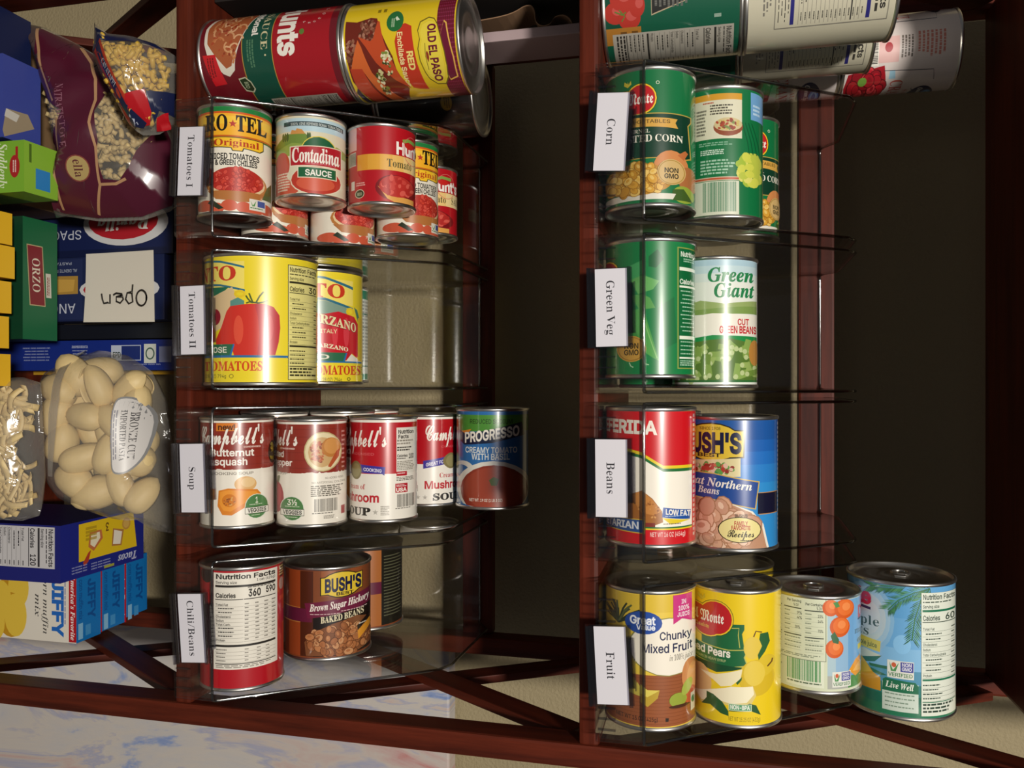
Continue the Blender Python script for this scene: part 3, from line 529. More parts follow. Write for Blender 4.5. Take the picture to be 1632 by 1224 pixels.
0 83 42 8 36 10 31 20 28 53 31 86 36 96 42 98 48 96 51 91 54 75 55 53 54 31 51 16 47 10|37 -1 51 0 59 3 66 8 73 20 78 41 78 66 73 87 63 101 56 105 47 108 37 108 27 105 17 98 10 87 6 66 6 35 12 16 17 8 24 3
1 83 6 86 10 79 17 77 24 81 34 92 34 14 32 10 29 8 14 8 14 0 76 0 76 8 61 8 58 10 57 14 56 107 40 107 21 94 6 88
% 124 7 75 11 54 18 44 25 41 33 41 41 44 46 50 51 63 51 81 48 95 40 105 33 108 25 108 15 102 9 91|18 70 19 87 22 95 27 98 33 98 39 90 40 83 40 66 36 54 29 51 23 53 20 59|72 32 76 11 83 2 90 -1 99 -1 106 2 111 7 116 21 116 38 113 53 105 62 98 65 90 65 80 60 74 48|83 27 84 41 86 50 90 55 98 55 104 47 105 41 105 23 102 12 94 8 88 10 85 17|27 0 38 0 97 106 86 106
' 34 10 106 13 68 21 68 24 106''',
    'C': r'''C 111 33 47 32 55 33 62 44 79 61 91 82 96 83 98 78 100 64 99 44 92 32 82 26 75 21 60 24 47 28 43 41 38 38 23 41 14 46 8 57 1 67 -1 79 0 89 3 101 11 108 21 109 30 105 38 99 41 89 42 82 39 75 34 71 28 70 21 71 17 74 15 76 16 80 29 88 36 99 37 103 34 104 29 103 22 97 14 88 7 78 4 66 4 60 8 58 17 60 29 66 40 93 49 118 66 130 82 131 88 130 94 124 98 116 100 98 95 82 85 65 71 51 55 42 42|74 46 69 44 97 81 111 94 120 95 121 92 120 86 109 70 92 55
R 138 20 4 31 0 50 0 62 3 77 11 86 20 94 33 114 77 121 86 129 92 135 85 137 78 135 70 131 62 123 54 117 52 110 53 105 51 106 47 112 47 113 43 101 20 99 12 102 4 110 0 118 0 126 4 153 32 166 43 161 43 156 40 124 8 120 8 126 35 124 44 120 48 142 57 149 63 154 72 154 80 150 87 137 94 144 96 145 98 141 99 130 97 107 100 83 98 59 90 44 80 35 72 30 63 28 57 28 49 31 45 37 40 54 40 67 45 76 56 81 69 80 82 79 85 75 85 71 70 64 58 55 48 46 45 37 46 34 50 33 55 37 67 47 77 62 86 84 93 102 96 122 94 107 84 93 70 83 57 66 23 51 7 41 3 29 6 25 9 25 13 38 18 40 22 39 27 35 31 31 32 24 32 17 28 14 22 13 14 15 9
a 85 22 3 20 6 20 11 29 29 42 43 47 45 50 44 52 37 42 19 30 5|17 -1 28 1 40 10 43 2 52 -1 60 1 71 9 77 15 74 18 62 8 59 7 57 9 77 49 59 49 56 42 51 48 39 49 28 45 17 38 8 26 4 14 7 5
b 77 11 32 8 30 11 27 19 35 11 20 9 11 11 3 17 -1 33 1 50 12 62 13 71 19 69 22 62 17 54 15 63 25 67 37 66 46 62 49 58 50 51 45 44 33 43 23 46 14 38 8 29 4 25 5 24 9 34 29 73 94 53 92 23 45|55 21 50 16 48 26 51 35 56 38 59 37 60 32
c 62 25 4 23 8 25 17 33 30 42 41 46 44 50 43 44 37 47 31 53 31 56 33 58 41 54 47 44 49 34 47 21 40 10 30 5 21 5 13 8 5 14 0 23 -1 32 0 41 5 53 15 50 18 37 7
e 66 22 4 20 9 23 16 44 23 54 31 57 38 53 46 43 49 33 47 19 40 8 29 3 20 4 11 9 4 17 0 27 -1 37 1 47 7 57 15 54 18 39 7 31 4|29 21 25 20 32 35 39 42 44 44 46 39 44 33 37 25
i 55 11 32 8 30 12 27 20 35 9 13 10 3 16 -1 29 1 46 15 43 18 30 7 26 5 25 6 48 49 26 48|36 61 41 58 48 59 53 64 53 70 48 73 41 73 36 68
l 67 12 27 19 34 12 20 9 10 11 5 16 0 23 -1 30 0 48 15 45 18 29 5 26 6 26 10 72 94 52 92 25 47 8 30
m 128 14 29 23 37 24 37 24 36 0 -1 24 0 51 36 62 42 63 41 59 34 36 -1 60 0 85 34 92 40 100 44 99 41 84 19 83 10 85 4 91 0 99 0 107 4 119 15 115 18 104 8 98 6 99 10 111 27 113 34 111 45 103 49 92 46 74 31 75 42 70 49 58 46 41 31 41 45 37 48 33 49 23 44 9 30 12 27
p 86 -24 -45 -4 -43 31 21 40 32 50 42 55 44 58 43 40 16 39 8 43 3 50 -1 58 0 77 15 74 18 61 7 54 5 56 10 68 28 70 35 69 43 64 48 55 49 48 46 41 40 65 87 46 85 23 45 9 30 12 27 18 33
s 56 10 17 2 15 2 7 6 1 16 -1 31 2 49 17 46 20 38 13 42 23 39 34 33 45 36 51 35 53 30 52 9 30 12 27 26 40 25 22 20 9 15 4 10 4 8 5 13 7 15 11 13 16
n 92 16 31 23 37 25 37 24 34 0 -1 24 0 48 31 58 40 66 44 66 42 49 20 47 12 49 4 55 0 63 0 71 4 83 15 80 18 69 8 62 6 63 10 74 23 79 33 78 42 71 49 63 48 58 46 41 31 41 42 39 47 35 49 30 48 23 44 9 30 12 27
' 36 10 114 14 73 22 73 26 114''',
    'F': r'''M 148 0 66 4 56 9 49 16 44 26 41 28 46 15 53 8 63 7 72 11 80 20 86 31 84 40 74 44 64 45 49 45 33 41 15 38 12 27 18 22 18 9 3 12 -1 19 5 26 0 28 -3 32 -3 45 10 55 24 60 38 62 54 61 68 56 83 59 87 64 90 68 90 73 85 79 71 82 50 80 21 77 12 66 18 61 18 48 3 52 -1 58 5 66 0 67 -3 71 -3 89 19 94 31 98 42 99 54 98 66 94 80 99 85 104 88 110 88 117 85 120 81 122 72 122 65 112 58 109 50 110 11 122 1 123 -3 127 -3 145 15 142 19 133 13 127 19 127 54 132 61 144 65 144 69 140 69 139 81 136 88 131 94 124 98 115 99 103 97 95 91 91 86 84 95 75 99 67 100 61 98 56 94 52 88 39 97 29 99 23 98 14 95 5 87 0 76
D 109 3 70 6 59 9 55 20 48 22 54 14 59 10 66 9 72 13 78 20 82 29 83 38 83 50 79 34 73 28 67 26 63 28 54 40 38 40 32 35 29 26 29 17 23 8 13 12 9 19 13 23 14 49 -1 63 -3 70 -1 82 6 93 15 98 22 101 30 102 39 101 51 98 60 85 79 68 92 47 99 34 100 23 98 14 93 8 86 4 77|45 69 50 73 59 75 74 65 85 53 91 40 93 31 91 23 84 15 76 11 67 12 57 16 42 25 55 32 59 39 56 47 45 63
Q 120 2 9 6 5 12 10 17 10 40 -1 49 -3 62 0 76 8 84 15 90 24 96 40 96 62 90 77 84 82 77 87 48 93 41 96 39 100 34 100 32 92 15 81 10 74 11 64 24 40 21 36 12 38 11 33 21 31 29 32 36 35 41 42 42 46 41 52 27 74 27 81 32 85 37 77 41 73 68 67 78 63 82 60 85 55 88 47 85 28 81 21 75 15 64 12 53 15 29 27 23 27 16 22|80 -2 87 3 99 -3 103 -2 119 14 116 18 109 13 96 19 93 18 77 1
m 103 7 9 7 5 14 1 17 -3 21 -3 25 2 31 5 31 9 28 11 27 14 27 44 38 54 42 48 42 16 41 11 38 9 38 5 44 2 48 -3 52 -3 56 2 62 5 62 9 59 11 58 14 58 44 69 54 73 48 73 8 75 5 85 -3 100 14 97 17 92 13 89 15 89 50 90 54 93 56 93 60 86 62 80 68 76 68 58 51 56 60 49 68 45 68 27 50 25 59 16 68 3 53 6 50 8 53 11 46 11 14 9 11
o 61 6 10 6 6 20 2 29 -3 33 -3 54 21 58 30 58 39 44 63 46 64 44 68 8 54 9 15|38 10 25 15 25 55 31 57 40 39 43 30 43 19
n 71 8 10 7 9 7 5 14 1 17 -3 21 -3 25 2 31 5 31 9 28 11 27 14 27 44 37 54 42 48 42 9 44 5 53 -3 69 14 66 17 60 13 58 15 58 50 59 54 61 56 61 60 53 63 49 68 45 68 27 50 24 60 16 68 3 53 6 50 8 53 11 46 11 16
t 43 7 11 7 7 22 1 21 -1 24 -3 42 13 40 16 35 13 26 16 26 53 42 53 42 62 26 62 27 83 23 83 16 69 4 57 4 53 10 53 10 16
e 56 9 50 8 24 9 15 14 8 28 0 27 -1 31 -3 51 17 48 20 41 15 33 15 26 18 24 25 50 45 51 48 38 68 35 68|23 31 24 52 28 58 38 42
d 64 5 12 5 8 19 3 29 -3 33 -3 51 18 60 34 60 47 56 58 48 65 24 80 20 85 20 91 23 93 28 94 28 98 13 95 8 92 4 85 5 79 8 74 24 63 7 54 8 18 7 14|35 10 24 17 24 57 29 60 42 50 46 41 44 21 40 13 37 10
l 38 5 12 5 8 19 3 22 1 21 -1 24 -3 42 14 39 16 35 13 32 14 25 17 24 20 24 84 28 91 36 94 36 98 30 97 23 93 17 87 15 81 13 87 9 93 5 90 8 81 8 22 7 15
u 72 9 10 7 9 7 5 18 1 18 -1 22 -3 42 14 43 6 53 -3 69 14 66 17 60 13 58 15 58 51 59 54 62 56 62 60 55 64 52 68 48 68 45 64 37 60 37 56 40 54 42 52 42 20 34 13 30 12 28 13 27 17 27 55 25 60 17 68 3 52 6 50 9 53 12 47 12 16 11 12
a 63 13 1 11 0 14 -3 36 14 38 7 46 1 45 -1 48 -3 63 14 60 17 56 14 53 13 52 17 52 49 53 52 56 54 56 58 42 62 35 65 35 67 31 67 9 46 4 35 3 24 6 14|19 32 20 47 24 55 36 49 36 20 25 13 21 20
i 43 3 51 5 48 11 51 14 50 14 9 16 5 26 -3 41 14 38 17 33 13 30 15 30 48 34 52 34 56 24 61 22 63 24 66 21 68|17 86 14 74 18 74 31 89 32 93 31 97 27 99 22 97
y 63 5 54 10 48 11 44 11 15 9 11 6 9 6 5 12 2 17 -3 21 -3 37 13 34 16 29 13 27 16 26 48 34 53 40 44 44 36 46 24 44 7 38 -8 28 -24 31 -27 45 -10 56 10 60 28 59 42 55 51 47 62 49 65 46 68 26 54 19 64 21 70 18 72 7 60''',
}


def load_glyphs():
    out = {}
    for k, txt in GLYPHS.items():
        d = {}
        for row in txt.split('\n'):
            c, adv, rest = row[0], *row[2:].split(' ', 1)
            loops = []
            for s in rest.split('|'):
                v = [int(x) / 100 for x in s.split()]
                if len(v) >= 6:
                    loops.append(list(zip(v[::2], v[1::2])))
            d[c] = (int(adv) / 100, loops)
        out[k] = d
    return out




def fatten(loop, k):
    """grow (k > 0) or thin a glyph outline; holes run the other way and close up"""
    n = len(loop)
    out = []
    for i in range(n):
        x0, y0 = loop[i - 1]
        x1, y1 = loop[i]
        x2, y2 = loop[(i + 1) % n]
        ax, ay = x1 - x0, y1 - y0
        bx, by = x2 - x1, y2 - y1
        la, lb = math.hypot(ax, ay) or 1e-6, math.hypot(bx, by) or 1e-6
        nx, ny = -ay / la - by / lb, ax / la + bx / lb
        q = math.hypot(nx, ny)
        if q < 1e-4:
            out.append((x1, y1))
            continue
        s = min(2.0 / q, 1.7) * k / q
        out.append((x1 + nx * s, y1 + ny * s))
    return out


def thin(loop, k):
    """slim the upright strokes of a glyph and leave its hairlines alone"""
    n = len(loop)
    out = []
    for i in range(n):
        x0, y0 = loop[i - 1]
        x2, y2 = loop[(i + 1) % n]
        q = math.hypot(x2 - x0, y2 - y0) or 1e-6
        out.append((loop[i][0] - (y2 - y0) / q * k, loop[i][1]))
    return out


def area(loop):
    return 0.5 * sum(a[0] * b[1] - b[0] * a[1] for a, b in zip(loop, loop[1:] + loop[:1]))


FONT = load_glyphs()
GLYPH_TRIS = {}


def turns(p, loops):
    w = 0
    for lp in loops:
        for (x0, y0), (x1, y1) in zip(lp, lp[1:] + lp[:1]):
            if (y0 <= p[1]) != (y1 <= p[1]) and x0 + (p[1] - y0) * (x1 - x0) / (y1 - y0) > p[0]:
                w += 1 if y1 > y0 else -1
    return w


def glyph(font, ch, bold):
    """filled triangles of one letter, fattened or thinned"""
    key = (font, ch, round(bold, 3))
    if key not in GLYPH_TRIS:
        loops = FONT[font][ch][1]
        if bold > 0:
            loops = [fatten(lp, -bold * 0.42) for lp in loops]
        elif bold < 0:
            loops = [thin(lp, -bold) for lp in loops]
        vs, es = [], []
        for lp in loops:
            b = len(vs)
            vs += [Vector(p) for p in lp]
            es += [(b + i, b + (i + 1) % len(lp)) for i in range(len(lp))]
        tris = []
        if vs:
            V, _, F = delaunay_2d_cdt(vs, es, [], 0, 1e-5)[:3]
            for f in F:
                t = [(V[i].x, V[i].y) for i in f]
                c = (sum(p[0] for p in t) / len(t), sum(p[1] for p in t) / len(t))
                if turns(c, loops) > 0:
                    tris.append(t)
        GLYPH_TRIS[key] = tris
    return GLYPH_TRIS[key]


class Art:
    """flat printing: coloured shapes in a drawing frame, later laid on a can, a carton or a bag"""

    def __init__(self, fx=None, fy=None, seed=1):
        self.fx = fx or (lambda x: x)
        self.fy = fy or (lambda y: y)
        self.items = []
        self.boxes = []
        self.rnd = random.Random(seed)

    def _put(self, loops, col, raw=False):
        if not raw:
            loops = [[(self.fx(x), self.fy(y)) for x, y in lp] for lp in loops]
        flat = [p for lp in loops for p in lp]
        try:
            tris = tessellate_polygon([[Vector((x, y, 0)) for x, y in lp] for lp in loops])
        except Exception:
            return
        self._tris([[flat[i] for i in t] for t in tris], col)

    def _tris(self, tris, col):
        xs = [p[0] for t in tris for p in t]
        ys = [p[1] for t in tris for p in t]
        if not xs:
            return
        bb = (min(xs), min(ys), max(xs), max(ys))
        lay = 0
        for b, k in self.boxes:
            if k >= lay and b[0] < bb[2] and bb[0] < b[2] and b[1] < bb[3] and bb[1] < b[3]:
                lay = k + 1
        self.boxes.append((bb, lay))
        for tri in tris:
            a = area(tri)
            if abs(a) < 1e-5:
                continue
            self.items.append((lay, col, tri if a > 0 else tri[::-1]))

    @staticmethod
    def dense(pts, n=6):
        out = []
        for (x0, y0), (x1, y1) in zip(pts, pts[1:] + pts[:1]):
            for i in range(n):
                out.append((x0 + (x1 - x0) * i / n, y0 + (y1 - y0) * i / n))
        return out

    def P(self, pts, c):
        self._put([self.dense(list(pts), 4)], c)

    def R(self, x0, y0, x1, y1, c):
        self._put([self.dense([(x0, y0), (x1, y0), (x1, y1), (x0, y1)], 6)], c)

    def E(self, cx, cy, rx, ry, c, rot=0, n=20):
        ca, sa = math.cos(rot), math.sin(rot)
        self._put([[(cx + rx * math.cos(t) * ca - ry * math.sin(t) * sa, cy + rx * math.cos(t) * sa + ry * math.sin(t) * ca)
                    for t in (2 * math.pi * i / n for i in range(n))]], c)

    def O(self, cx, cy, rx, ry, w, c, n=28):
        o = [(cx + rx * math.cos(2 * math.pi * i / n), cy + ry * math.sin(2 * math.pi * i / n)) for i in range(n)]
        i_ = [(cx + (rx - w) * math.cos(2 * math.pi * i / n), cy + (ry - w) * math.sin(2 * math.pi * i / n)) for i in range(n)]
        self._put([o, i_[::-1]], c)

    def L(self, pts, w, c):
        left, right = [], []
        n = len(pts)
        for i, (x, y) in enumerate(pts):
            a, b = pts[max(0, i - 1)], pts[min(n - 1, i + 1)]
            dx, dy = b[0] - a[0], b[1] - a[1]
            q = math.hypot(dx, dy) or 1
            left.append((x - dy / q * w / 2, y + dx / q * w / 2))
            right.append((x + dy / q * w / 2, y - dx / q * w / 2))
        self._put([left + right[::-1]], c)

    def B(self, x0, y0, x1, y1, w, c):
        """rectangular outline"""
        for r in ((x0, y0, x1, y0 + w), (x0, y1 - w, x1, y1), (x0, y0, x0 + w, y1), (x1 - w, y0, x1, y1)):
            self.R(*r, c)

    def G(self, s, font, o, xv, yv, c, bold=0.0, shear=0.0, fx=None, fy=None):
        """lettering: o = left end of the base line, xv = the whole run, yv = one capital height"""
        d = FONT[font]
        pen, glyphs = 0.0, []
        for ch in s:
            if ch not in d:
                pen += 0.36
                continue
            glyphs.append((pen, ch))
            pen += d[ch][0]
        fx, fy = fx or self.fx, fy or self.fy
        for p, ch in glyphs:
            tris = []
            for t in glyph(font, ch, bold):
                q = []
                for x, y in t:
                    gx = (p + x + shear * y) / pen
                    q.append((fx(o[0] + xv[0] * gx + yv[0] * y), fy(o[1] + xv[1] * gx + yv[1] * y)))
                tris.append(q)
            if tris:
                self._tris(tris, c)

    def T(self, s, font, x0, yb, x1, yt, c, bold=0.0, shear=0.0, dy=0.0):
        self.G(s, font, (x0, yb), (x1 - x0, dy), (0, yt - yb), c, bold, shear)

    def TS(self, s, font, s0, yb, s1, yt, c, bold=0.0, shear=0.0, dy=0.0):
        """like T, but its ends are given along the paper in millimetres"""
        self.G(s, font, (s0, yb), (s1 - s0, dy), (0, yt - yb), c, bold, shear, fx=lambda x: x)

    def fine(self, x0, y0, x1, y1, c, rows=4, fill=0.55):
        """rows of print too small to read"""
        h = (y1 - y0) / rows
        for r in range(rows):
            x, y = x0, y0 + h * r
            end = x1 - (x1 - x0) * self.rnd.random() * 0.25
            while (x < end) if x1 > x0 else (x > end):
                w = (x1 - x0) * (0.05 + 0.12 * self.rnd.random())
                e = min(x + w, end) if x1 > x0 else max(x + w, end)
                self._put([[(x, y), (e, y), (e, y + h * fill), (x, y + h * fill)]], c)
                x = e + (x1 - x0) * 0.025

    def bars(self, x0, y0, x1, y1, c, n=24):
        x = 0.0
        seq = [(0.5 + 1.6 * self.rnd.random(), 0.5 + 1.2 * self.rnd.random()) for _ in range(n)]
        tot = sum(a + b for a, b in seq)
        for a, b in seq:
            p0 = x0 + (x1 - x0) * x / tot
            p1 = x0 + (x1 - x0) * (x + a) / tot
            self._put([[(p0, y0), (p1, y0), (p1, y1), (p0, y1)]], c)
            x += a + b

    def blobs(self, cx, cy, rx, ry, n, cols, size, aspect=0.7, box=False, edge=None):
        for i in range(n):
            if box:
                x, y = cx + rx * (2 * self.rnd.random() - 1), cy + ry * (2 * self.rnd.random() - 1)
            else:
                t, q = self.rnd.random() * 6.283, math.sqrt(self.rnd.random())
                x, y = cx + rx * q * math.cos(t), cy + ry * q * math.sin(t)
            s = size * (0.75 + 0.5 * self.rnd.random())
            q = self.rnd.random() * 3.1
            if edge:
                self.E(x, y, s * 1.13, s * aspect * 1.15, edge, q, 10)
            self.E(x, y, s, s * aspect, self.rnd.choice(cols), q, 10)
            if edge:
                self.E(x - s * .1, y - s * .16, s * .5, s * aspect * .42, self.rnd.choice(cols), q, 7)

    def nutri(self, x0, y0, x1, y1, ink='#2a2822', bg='#dcd8ca', bar=None, cal='', title='Nutrition Facts'):
        """a nutrition panel, y0 = its top"""
        w, h = x1 - x0, y1 - y0
        bar = bar or ink
        f = lambda a: x0 + w * a
        g = lambda a: y0 + h * a
        if bg:
            self.R(x0, y0, x1, y1, bg)
        self.T(title, 'S', f(.04), g(.055), f(.96), g(.015), ink, 0.09)
        self.fine(f(.04), g(.072), f(.9), g(.088), ink, 1)
        self.T('Serving size', 'S', f(.04), g(.125), f(.5), g(.10), ink, 0.07)
        self.R(f(.03), g(.138), f(.97), g(.156), bar)
        self.T('Calories', 'S', f(.04), g(.225), f(.52), g(.185), ink, 0.09)
        if cal:
            self.T(cal, 'S', f(.66), g(.225), f(.95), g(.175), ink, 0.09)
        self.R(f(.03), g(.236), f(.97), g(.243), ink)
        rows = ('Total Fat', '', '', 'Cholesterol', 'Sodium', 'Total Carbohydrate', '', '', '', 'Protein')
        for i, s in enumerate(rows):
            y = .305 + i * .042
            if s:
                self.T(s, 'S', f(.04), g(y), f(.04 + .036 * len(s)), g(y - .021), ink, 0.06)
            else:
                self.fine(f(.12), g(y - .018), f(.6), g(y), ink, 1)
            self.fine(f(.84), g(y - .018), f(.96), g(y), ink, 1)
            self.R(f(.03), g(y + .0085), f(.97), g(y + .0105), ink)
        self.R(f(.03), g(.70), f(.97), g(.716), bar)
        for i in range(4):
            y = .745 + i * .036
            self.fine(f(.04), g(y), f(.6), g(y + .018), ink, 1)
            self.R(f(.03), g(y + .026), f(.97), g(y + .028), ink)
        self.R(f(.03), g(.885), f(.97), g(.892), bar)
        self.fine(f(.04), g(.90), f(.96), g(.985), ink, 3)


def ink_mesh(name, verts, faces, cols, mat, normals=None):
    me = bpy.data.meshes.new(name)
    me.from_pydata([tuple(v) for v in verts], [], faces)
    me.update()
    at = me.attributes.new('ink', 'FLOAT_COLOR', 'FACE')
    cache = {}
    data = []
    for c in cols:
        if c not in cache:
            cache[c] = lin(c)
        data.extend(cache[c])
    at.data.foreach_set('color', data)
    me.materials.append(mat)
    if normals is not None:
        for p in me.polygons:
            p.use_smooth = True
        me.normals_split_custom_set_from_vertices([tuple(n) for n in normals])
    return me


SEG = 120


def wrap_on_can(name, art, r, h, base, margin=3.2):
    """paper label: the plain sheet all round plus every printed shape laid on it"""
    cell = 2 * math.pi * r / SEG
    verts, faces, cols, nor = [], [], [], []

    def vert(s, t, lay):
        th = s / r
        k = s / cell
        i = math.floor(k + 1e-9)
        fr = k - i
        a0, a1 = i * 2 * math.pi / SEG, (i + 1) * 2 * math.pi / SEG
        R = r + 0.012 * (lay + 1)
        x = R * ((1 - fr) * math.sin(a0) + fr * math.sin(a1))
        y = -R * ((1 - fr) * math.cos(a0) + fr * math.cos(a1))
        verts.append((x / 1000, y / 1000, (t - h / 2) / 1000))
        nor.append((math.sin(th), -math.cos(th), 0))

    for i in range(SEG):
        b = len(verts)
        for s, t in ((i, margin), (i + 1, margin), (i + 1, h - margin), (i, h - margin)):
            vert(s * cell, t, -1)
        faces.append((b, b + 1, b + 2, b + 3))
        cols.append(base)

    def clip(poly, axis_val, keep_right):
        out = []
        n = len(poly)
        for i in range(n):
            p, q = poly[i], poly[(i + 1) % n]
            ip = (p[0] >= axis_val) if keep_right else (p[0] <= axis_val)
            iq = (q[0] >= axis_val) if keep_right else (q[0] <= axis_val)
            if ip:
                out.append(p)
            if ip != iq:
                f = (axis_val - p[0]) / (q[0] - p[0])
                out.append((axis_val, p[1] + f * (q[1] - p[1])))
        return out

    lo, hi = margin + 0.05, h - margin - 0.05
    for lay, col, tri in art.items:
        tri = [(x, min(hi, max(lo, y))) for x, y in tri]
        x0, x1 = min(p[0] for p in tri), max(p[0] for p in tri)
        for k in range(math.floor(x0 / cell), math.floor(x1 / cell) + 1):
            q = clip(tri, k * cell, True)
            if len(q) > 2:
                q = clip(q, (k + 1) * cell, False)
            if len(q) < 3 or abs(area(q)) < 1e-5:
                continue
            b = len(verts)
            for s, t in q:
                # stay inside this facet even on its far edge
                vert(min(max(s, k * cell + 1e-6), (k + 1) * cell - 1e-6), t, lay)
            faces.append(tuple(range(b, b + len(q))))
            cols.append(col)
    return ink_mesh(name, verts, faces, cols, PAPER, nor)


def flat_print(art, place, lift=0.03):
    """shapes laid on a plane: place(x, y, lift) -> point in metres"""
    verts, faces, cols = [], [], []
    for lay, col, tri in art.items:
        b = len(verts)
        for x, y in tri:
            verts.append(place(x, y, lift * (lay + 1)))
        faces.append((b, b + 1, b + 2))
        cols.append(col)
    return verts, faces, cols


# ------------------------------------------------------------------ can labels
# Every label is drawn in its own sheet frame: cx, hw = middle and half width of the side that faces out,
# top, bot = the two ends of the can; y runs down.
def sheet(r, h, cx, hw, top, bot, seed=1):
    def fx(x):
        u = (x - cx) / hw
        k = 0.955
        if abs(u) <= k:
            return r * math.asin(u)
        return math.copysign(r * (math.asin(k) + (abs(u) - k) * 2.4), u)
    a = Art(fx, lambda y: h * (bot - y) / (bot - top), seed)
    a.cx, a.hw, a.r = cx, hw, r
    return a


def band(a, y0, y1, c):
    """right round the can"""
    f = math.pi * a.r
    t0, t1 = a.fy(y0), a.fy(y1)
    n = 24
    for i in range(n):
        s0, s1 = -f + 2 * f * i / n, -f + 2 * f * (i + 1) / n
        a._put([[(s0, t0), (s1, t0), (s1, t1), (s0, t1)]], c, raw=True)


def strip(a, s0, s1, y0, y1, c):
    t0, t1 = a.fy(y0), a.fy(y1)
    a._put([[(s0, t0), (s1, t0), (s1, t1), (s0, t1)]], c, raw=True)


def lab_chilies():
    a = sheet(33, 101, 374, 287, 42, 958)
    band(a, 70, 112, '#1f7a3c')
    band(a, 112, 128, '#d2571c')
    band(a, 128, 318, '#efae28')
    band(a, 150, 215, '#f2c234')
    band(a, 306, 320, '#c2601c')
    band(a, 320, 332, '#2f6b34')
    for s, x0, x1 in (('RO', 150, 318), ('TEL', 378, 612)):
        a.T(s, 'R', x0, 268, x1, 142, '#15110d', 0.06)
    st = [(355 + (34 if i % 2 == 0 else 14) * math.sin(i * math.pi / 5), 212 - (34 if i % 2 == 0 else 14) * math.cos(i * math.pi / 5)) for i in range(10)]
    a.P(st, '#b5342a')
    a.P([(195, 322), (590, 322), (590, 395), (560, 420), (440, 410), (430, 435), (350, 435), (340, 412), (195, 405)], '#2b2a18')
    a.P([(198, 326), (584, 326), (584, 390), (556, 413), (434, 403), (424, 428), (356, 428), (344, 405), (198, 398)], '#f2c02c')
    a.T('Original', 'R', 212, 392, 556, 338, '#b53a1c', 0.02)
    a.T('DICED TOMATOES', 'S', 186, 500, 556, 455, '#1c1a17', 0.13)
    a.T('& GREEN CHILIES', 'S', 222, 550, 540, 508, '#1c1a17', 0.13)
    a.E(385, 700, 232, 135, '#b8783c')
    a.E(385, 690, 215, 118, '#e3c79a')
    a.E(385, 675, 205, 112, '#b32f26')
    a.blobs(385, 675, 190, 98, 70, ('#c9402f', '#d9584a', '#b02a22', '#cf4a3c'), 20, 0.75, edge='#8f1c18')
    a.P([(170, 760), (600, 760), (560, 830), (400, 850), (230, 830)], '#b0703a')
    a.P([(575, 800), (615, 690), (650, 640), (650, 800)], '#54602f')
    for x, y in ((150, 880), (330, 880), (440, 890), (600, 880), (230, 905), (520, 900)):
        a.E(x, y, 62, 46, '#c8583c')
    a.P([(200, 830), (290, 905), (250, 915), (170, 860)], '#2b3323')
    a.R(478, 812, 600, 905, '#ded9cc')
    a.R(540, 820, 596, 870, '#4a5a9a')
    a.P([(486, 825), (505, 865), (530, 822), (518, 870), (500, 872)], '#4f8f4a')
    a.fine(485, 880, 598, 896, '#3c7a44', 1)
    strip(a, 55, 150, 360, 880, '#e6dfce')
    a.fine(700, 400, 860, 800, '#5a5348', 14)
    return wrap_on_can('label', a, 33, 101, '#e8e1d0')


def lab_villa():
    a = sheet(33, 78, 950, 282, 185, 842)
    band(a, 228, 330, '#b3cdd6')
    a.R(740, 254, 1205, 288, '#2f4145')
    a.T("100% VINE RIPENED ROMA TOMATOES", 'S', 790, 283, 1195, 263, '#cfd8d4', 0.05)
    a.P([(670, 420), (760, 350), (900, 345), (960, 400), (960, 480), (670, 500)], '#6f8a3c')
    a.P([(670, 470), (800, 420), (960, 440), (960, 520), (670, 520)], '#8aa04a')
    a.P([(790, 352), (800, 318), (830, 325), (840, 308), (880, 318), (905, 352)], '#c98f4c')
    for x in (735, 752, 768, 925, 940):
        a.E(x, 372, 9, 34, '#3f5a2c')
    a.P([(1060, 470), (1150, 420), (1235, 440), (1235, 500), (1060, 500)], '#9aa257')
    a.E(725, 590, 60, 105, '#b5402f')
    a.E(715, 745, 70, 85, '#bf4a34')
    a.E(790, 770, 70, 60, '#c5553c')
    a.E(1012, 480, 142, 118, '#d8c24a')
    a.E(1012, 482, 136, 112, '#1c5c38')
    a.E(990, 712, 202, 118, '#e2d6bc')
    a.E(990, 710, 194, 110, '#b8392a')
    a.E(985, 735, 150, 60, '#cf5a40')
    a.P([(785, 448), (1190, 432), (1190, 600), (785, 605)], '#e6d9c0')
    a.P([(792, 455), (1184, 439), (1184, 594), (792, 598)], '#ad1d28')
    a.T('Contadina', 'I', 806, 572, 1178, 462, '#efe9de', 0.045, -0.2)
    a.fine(905, 578, 1150, 590, '#d0707a', 1)
    a.R(845, 606, 1150, 694, '#e6d9c0')
    a.R(852, 612, 1143, 688, '#1f5f3a')
    a.T('SAUCE', 'S', 902, 674, 1112, 630, '#f0ebe0', 0.1)
    a.fine(690, 650, 790, 800, '#d8c8b0', 7)
    strip(a, 62, 150, 240, 800, '#d8d2c0')
    return wrap_on_can('label', a, 33, 78, '#d6cfb4')


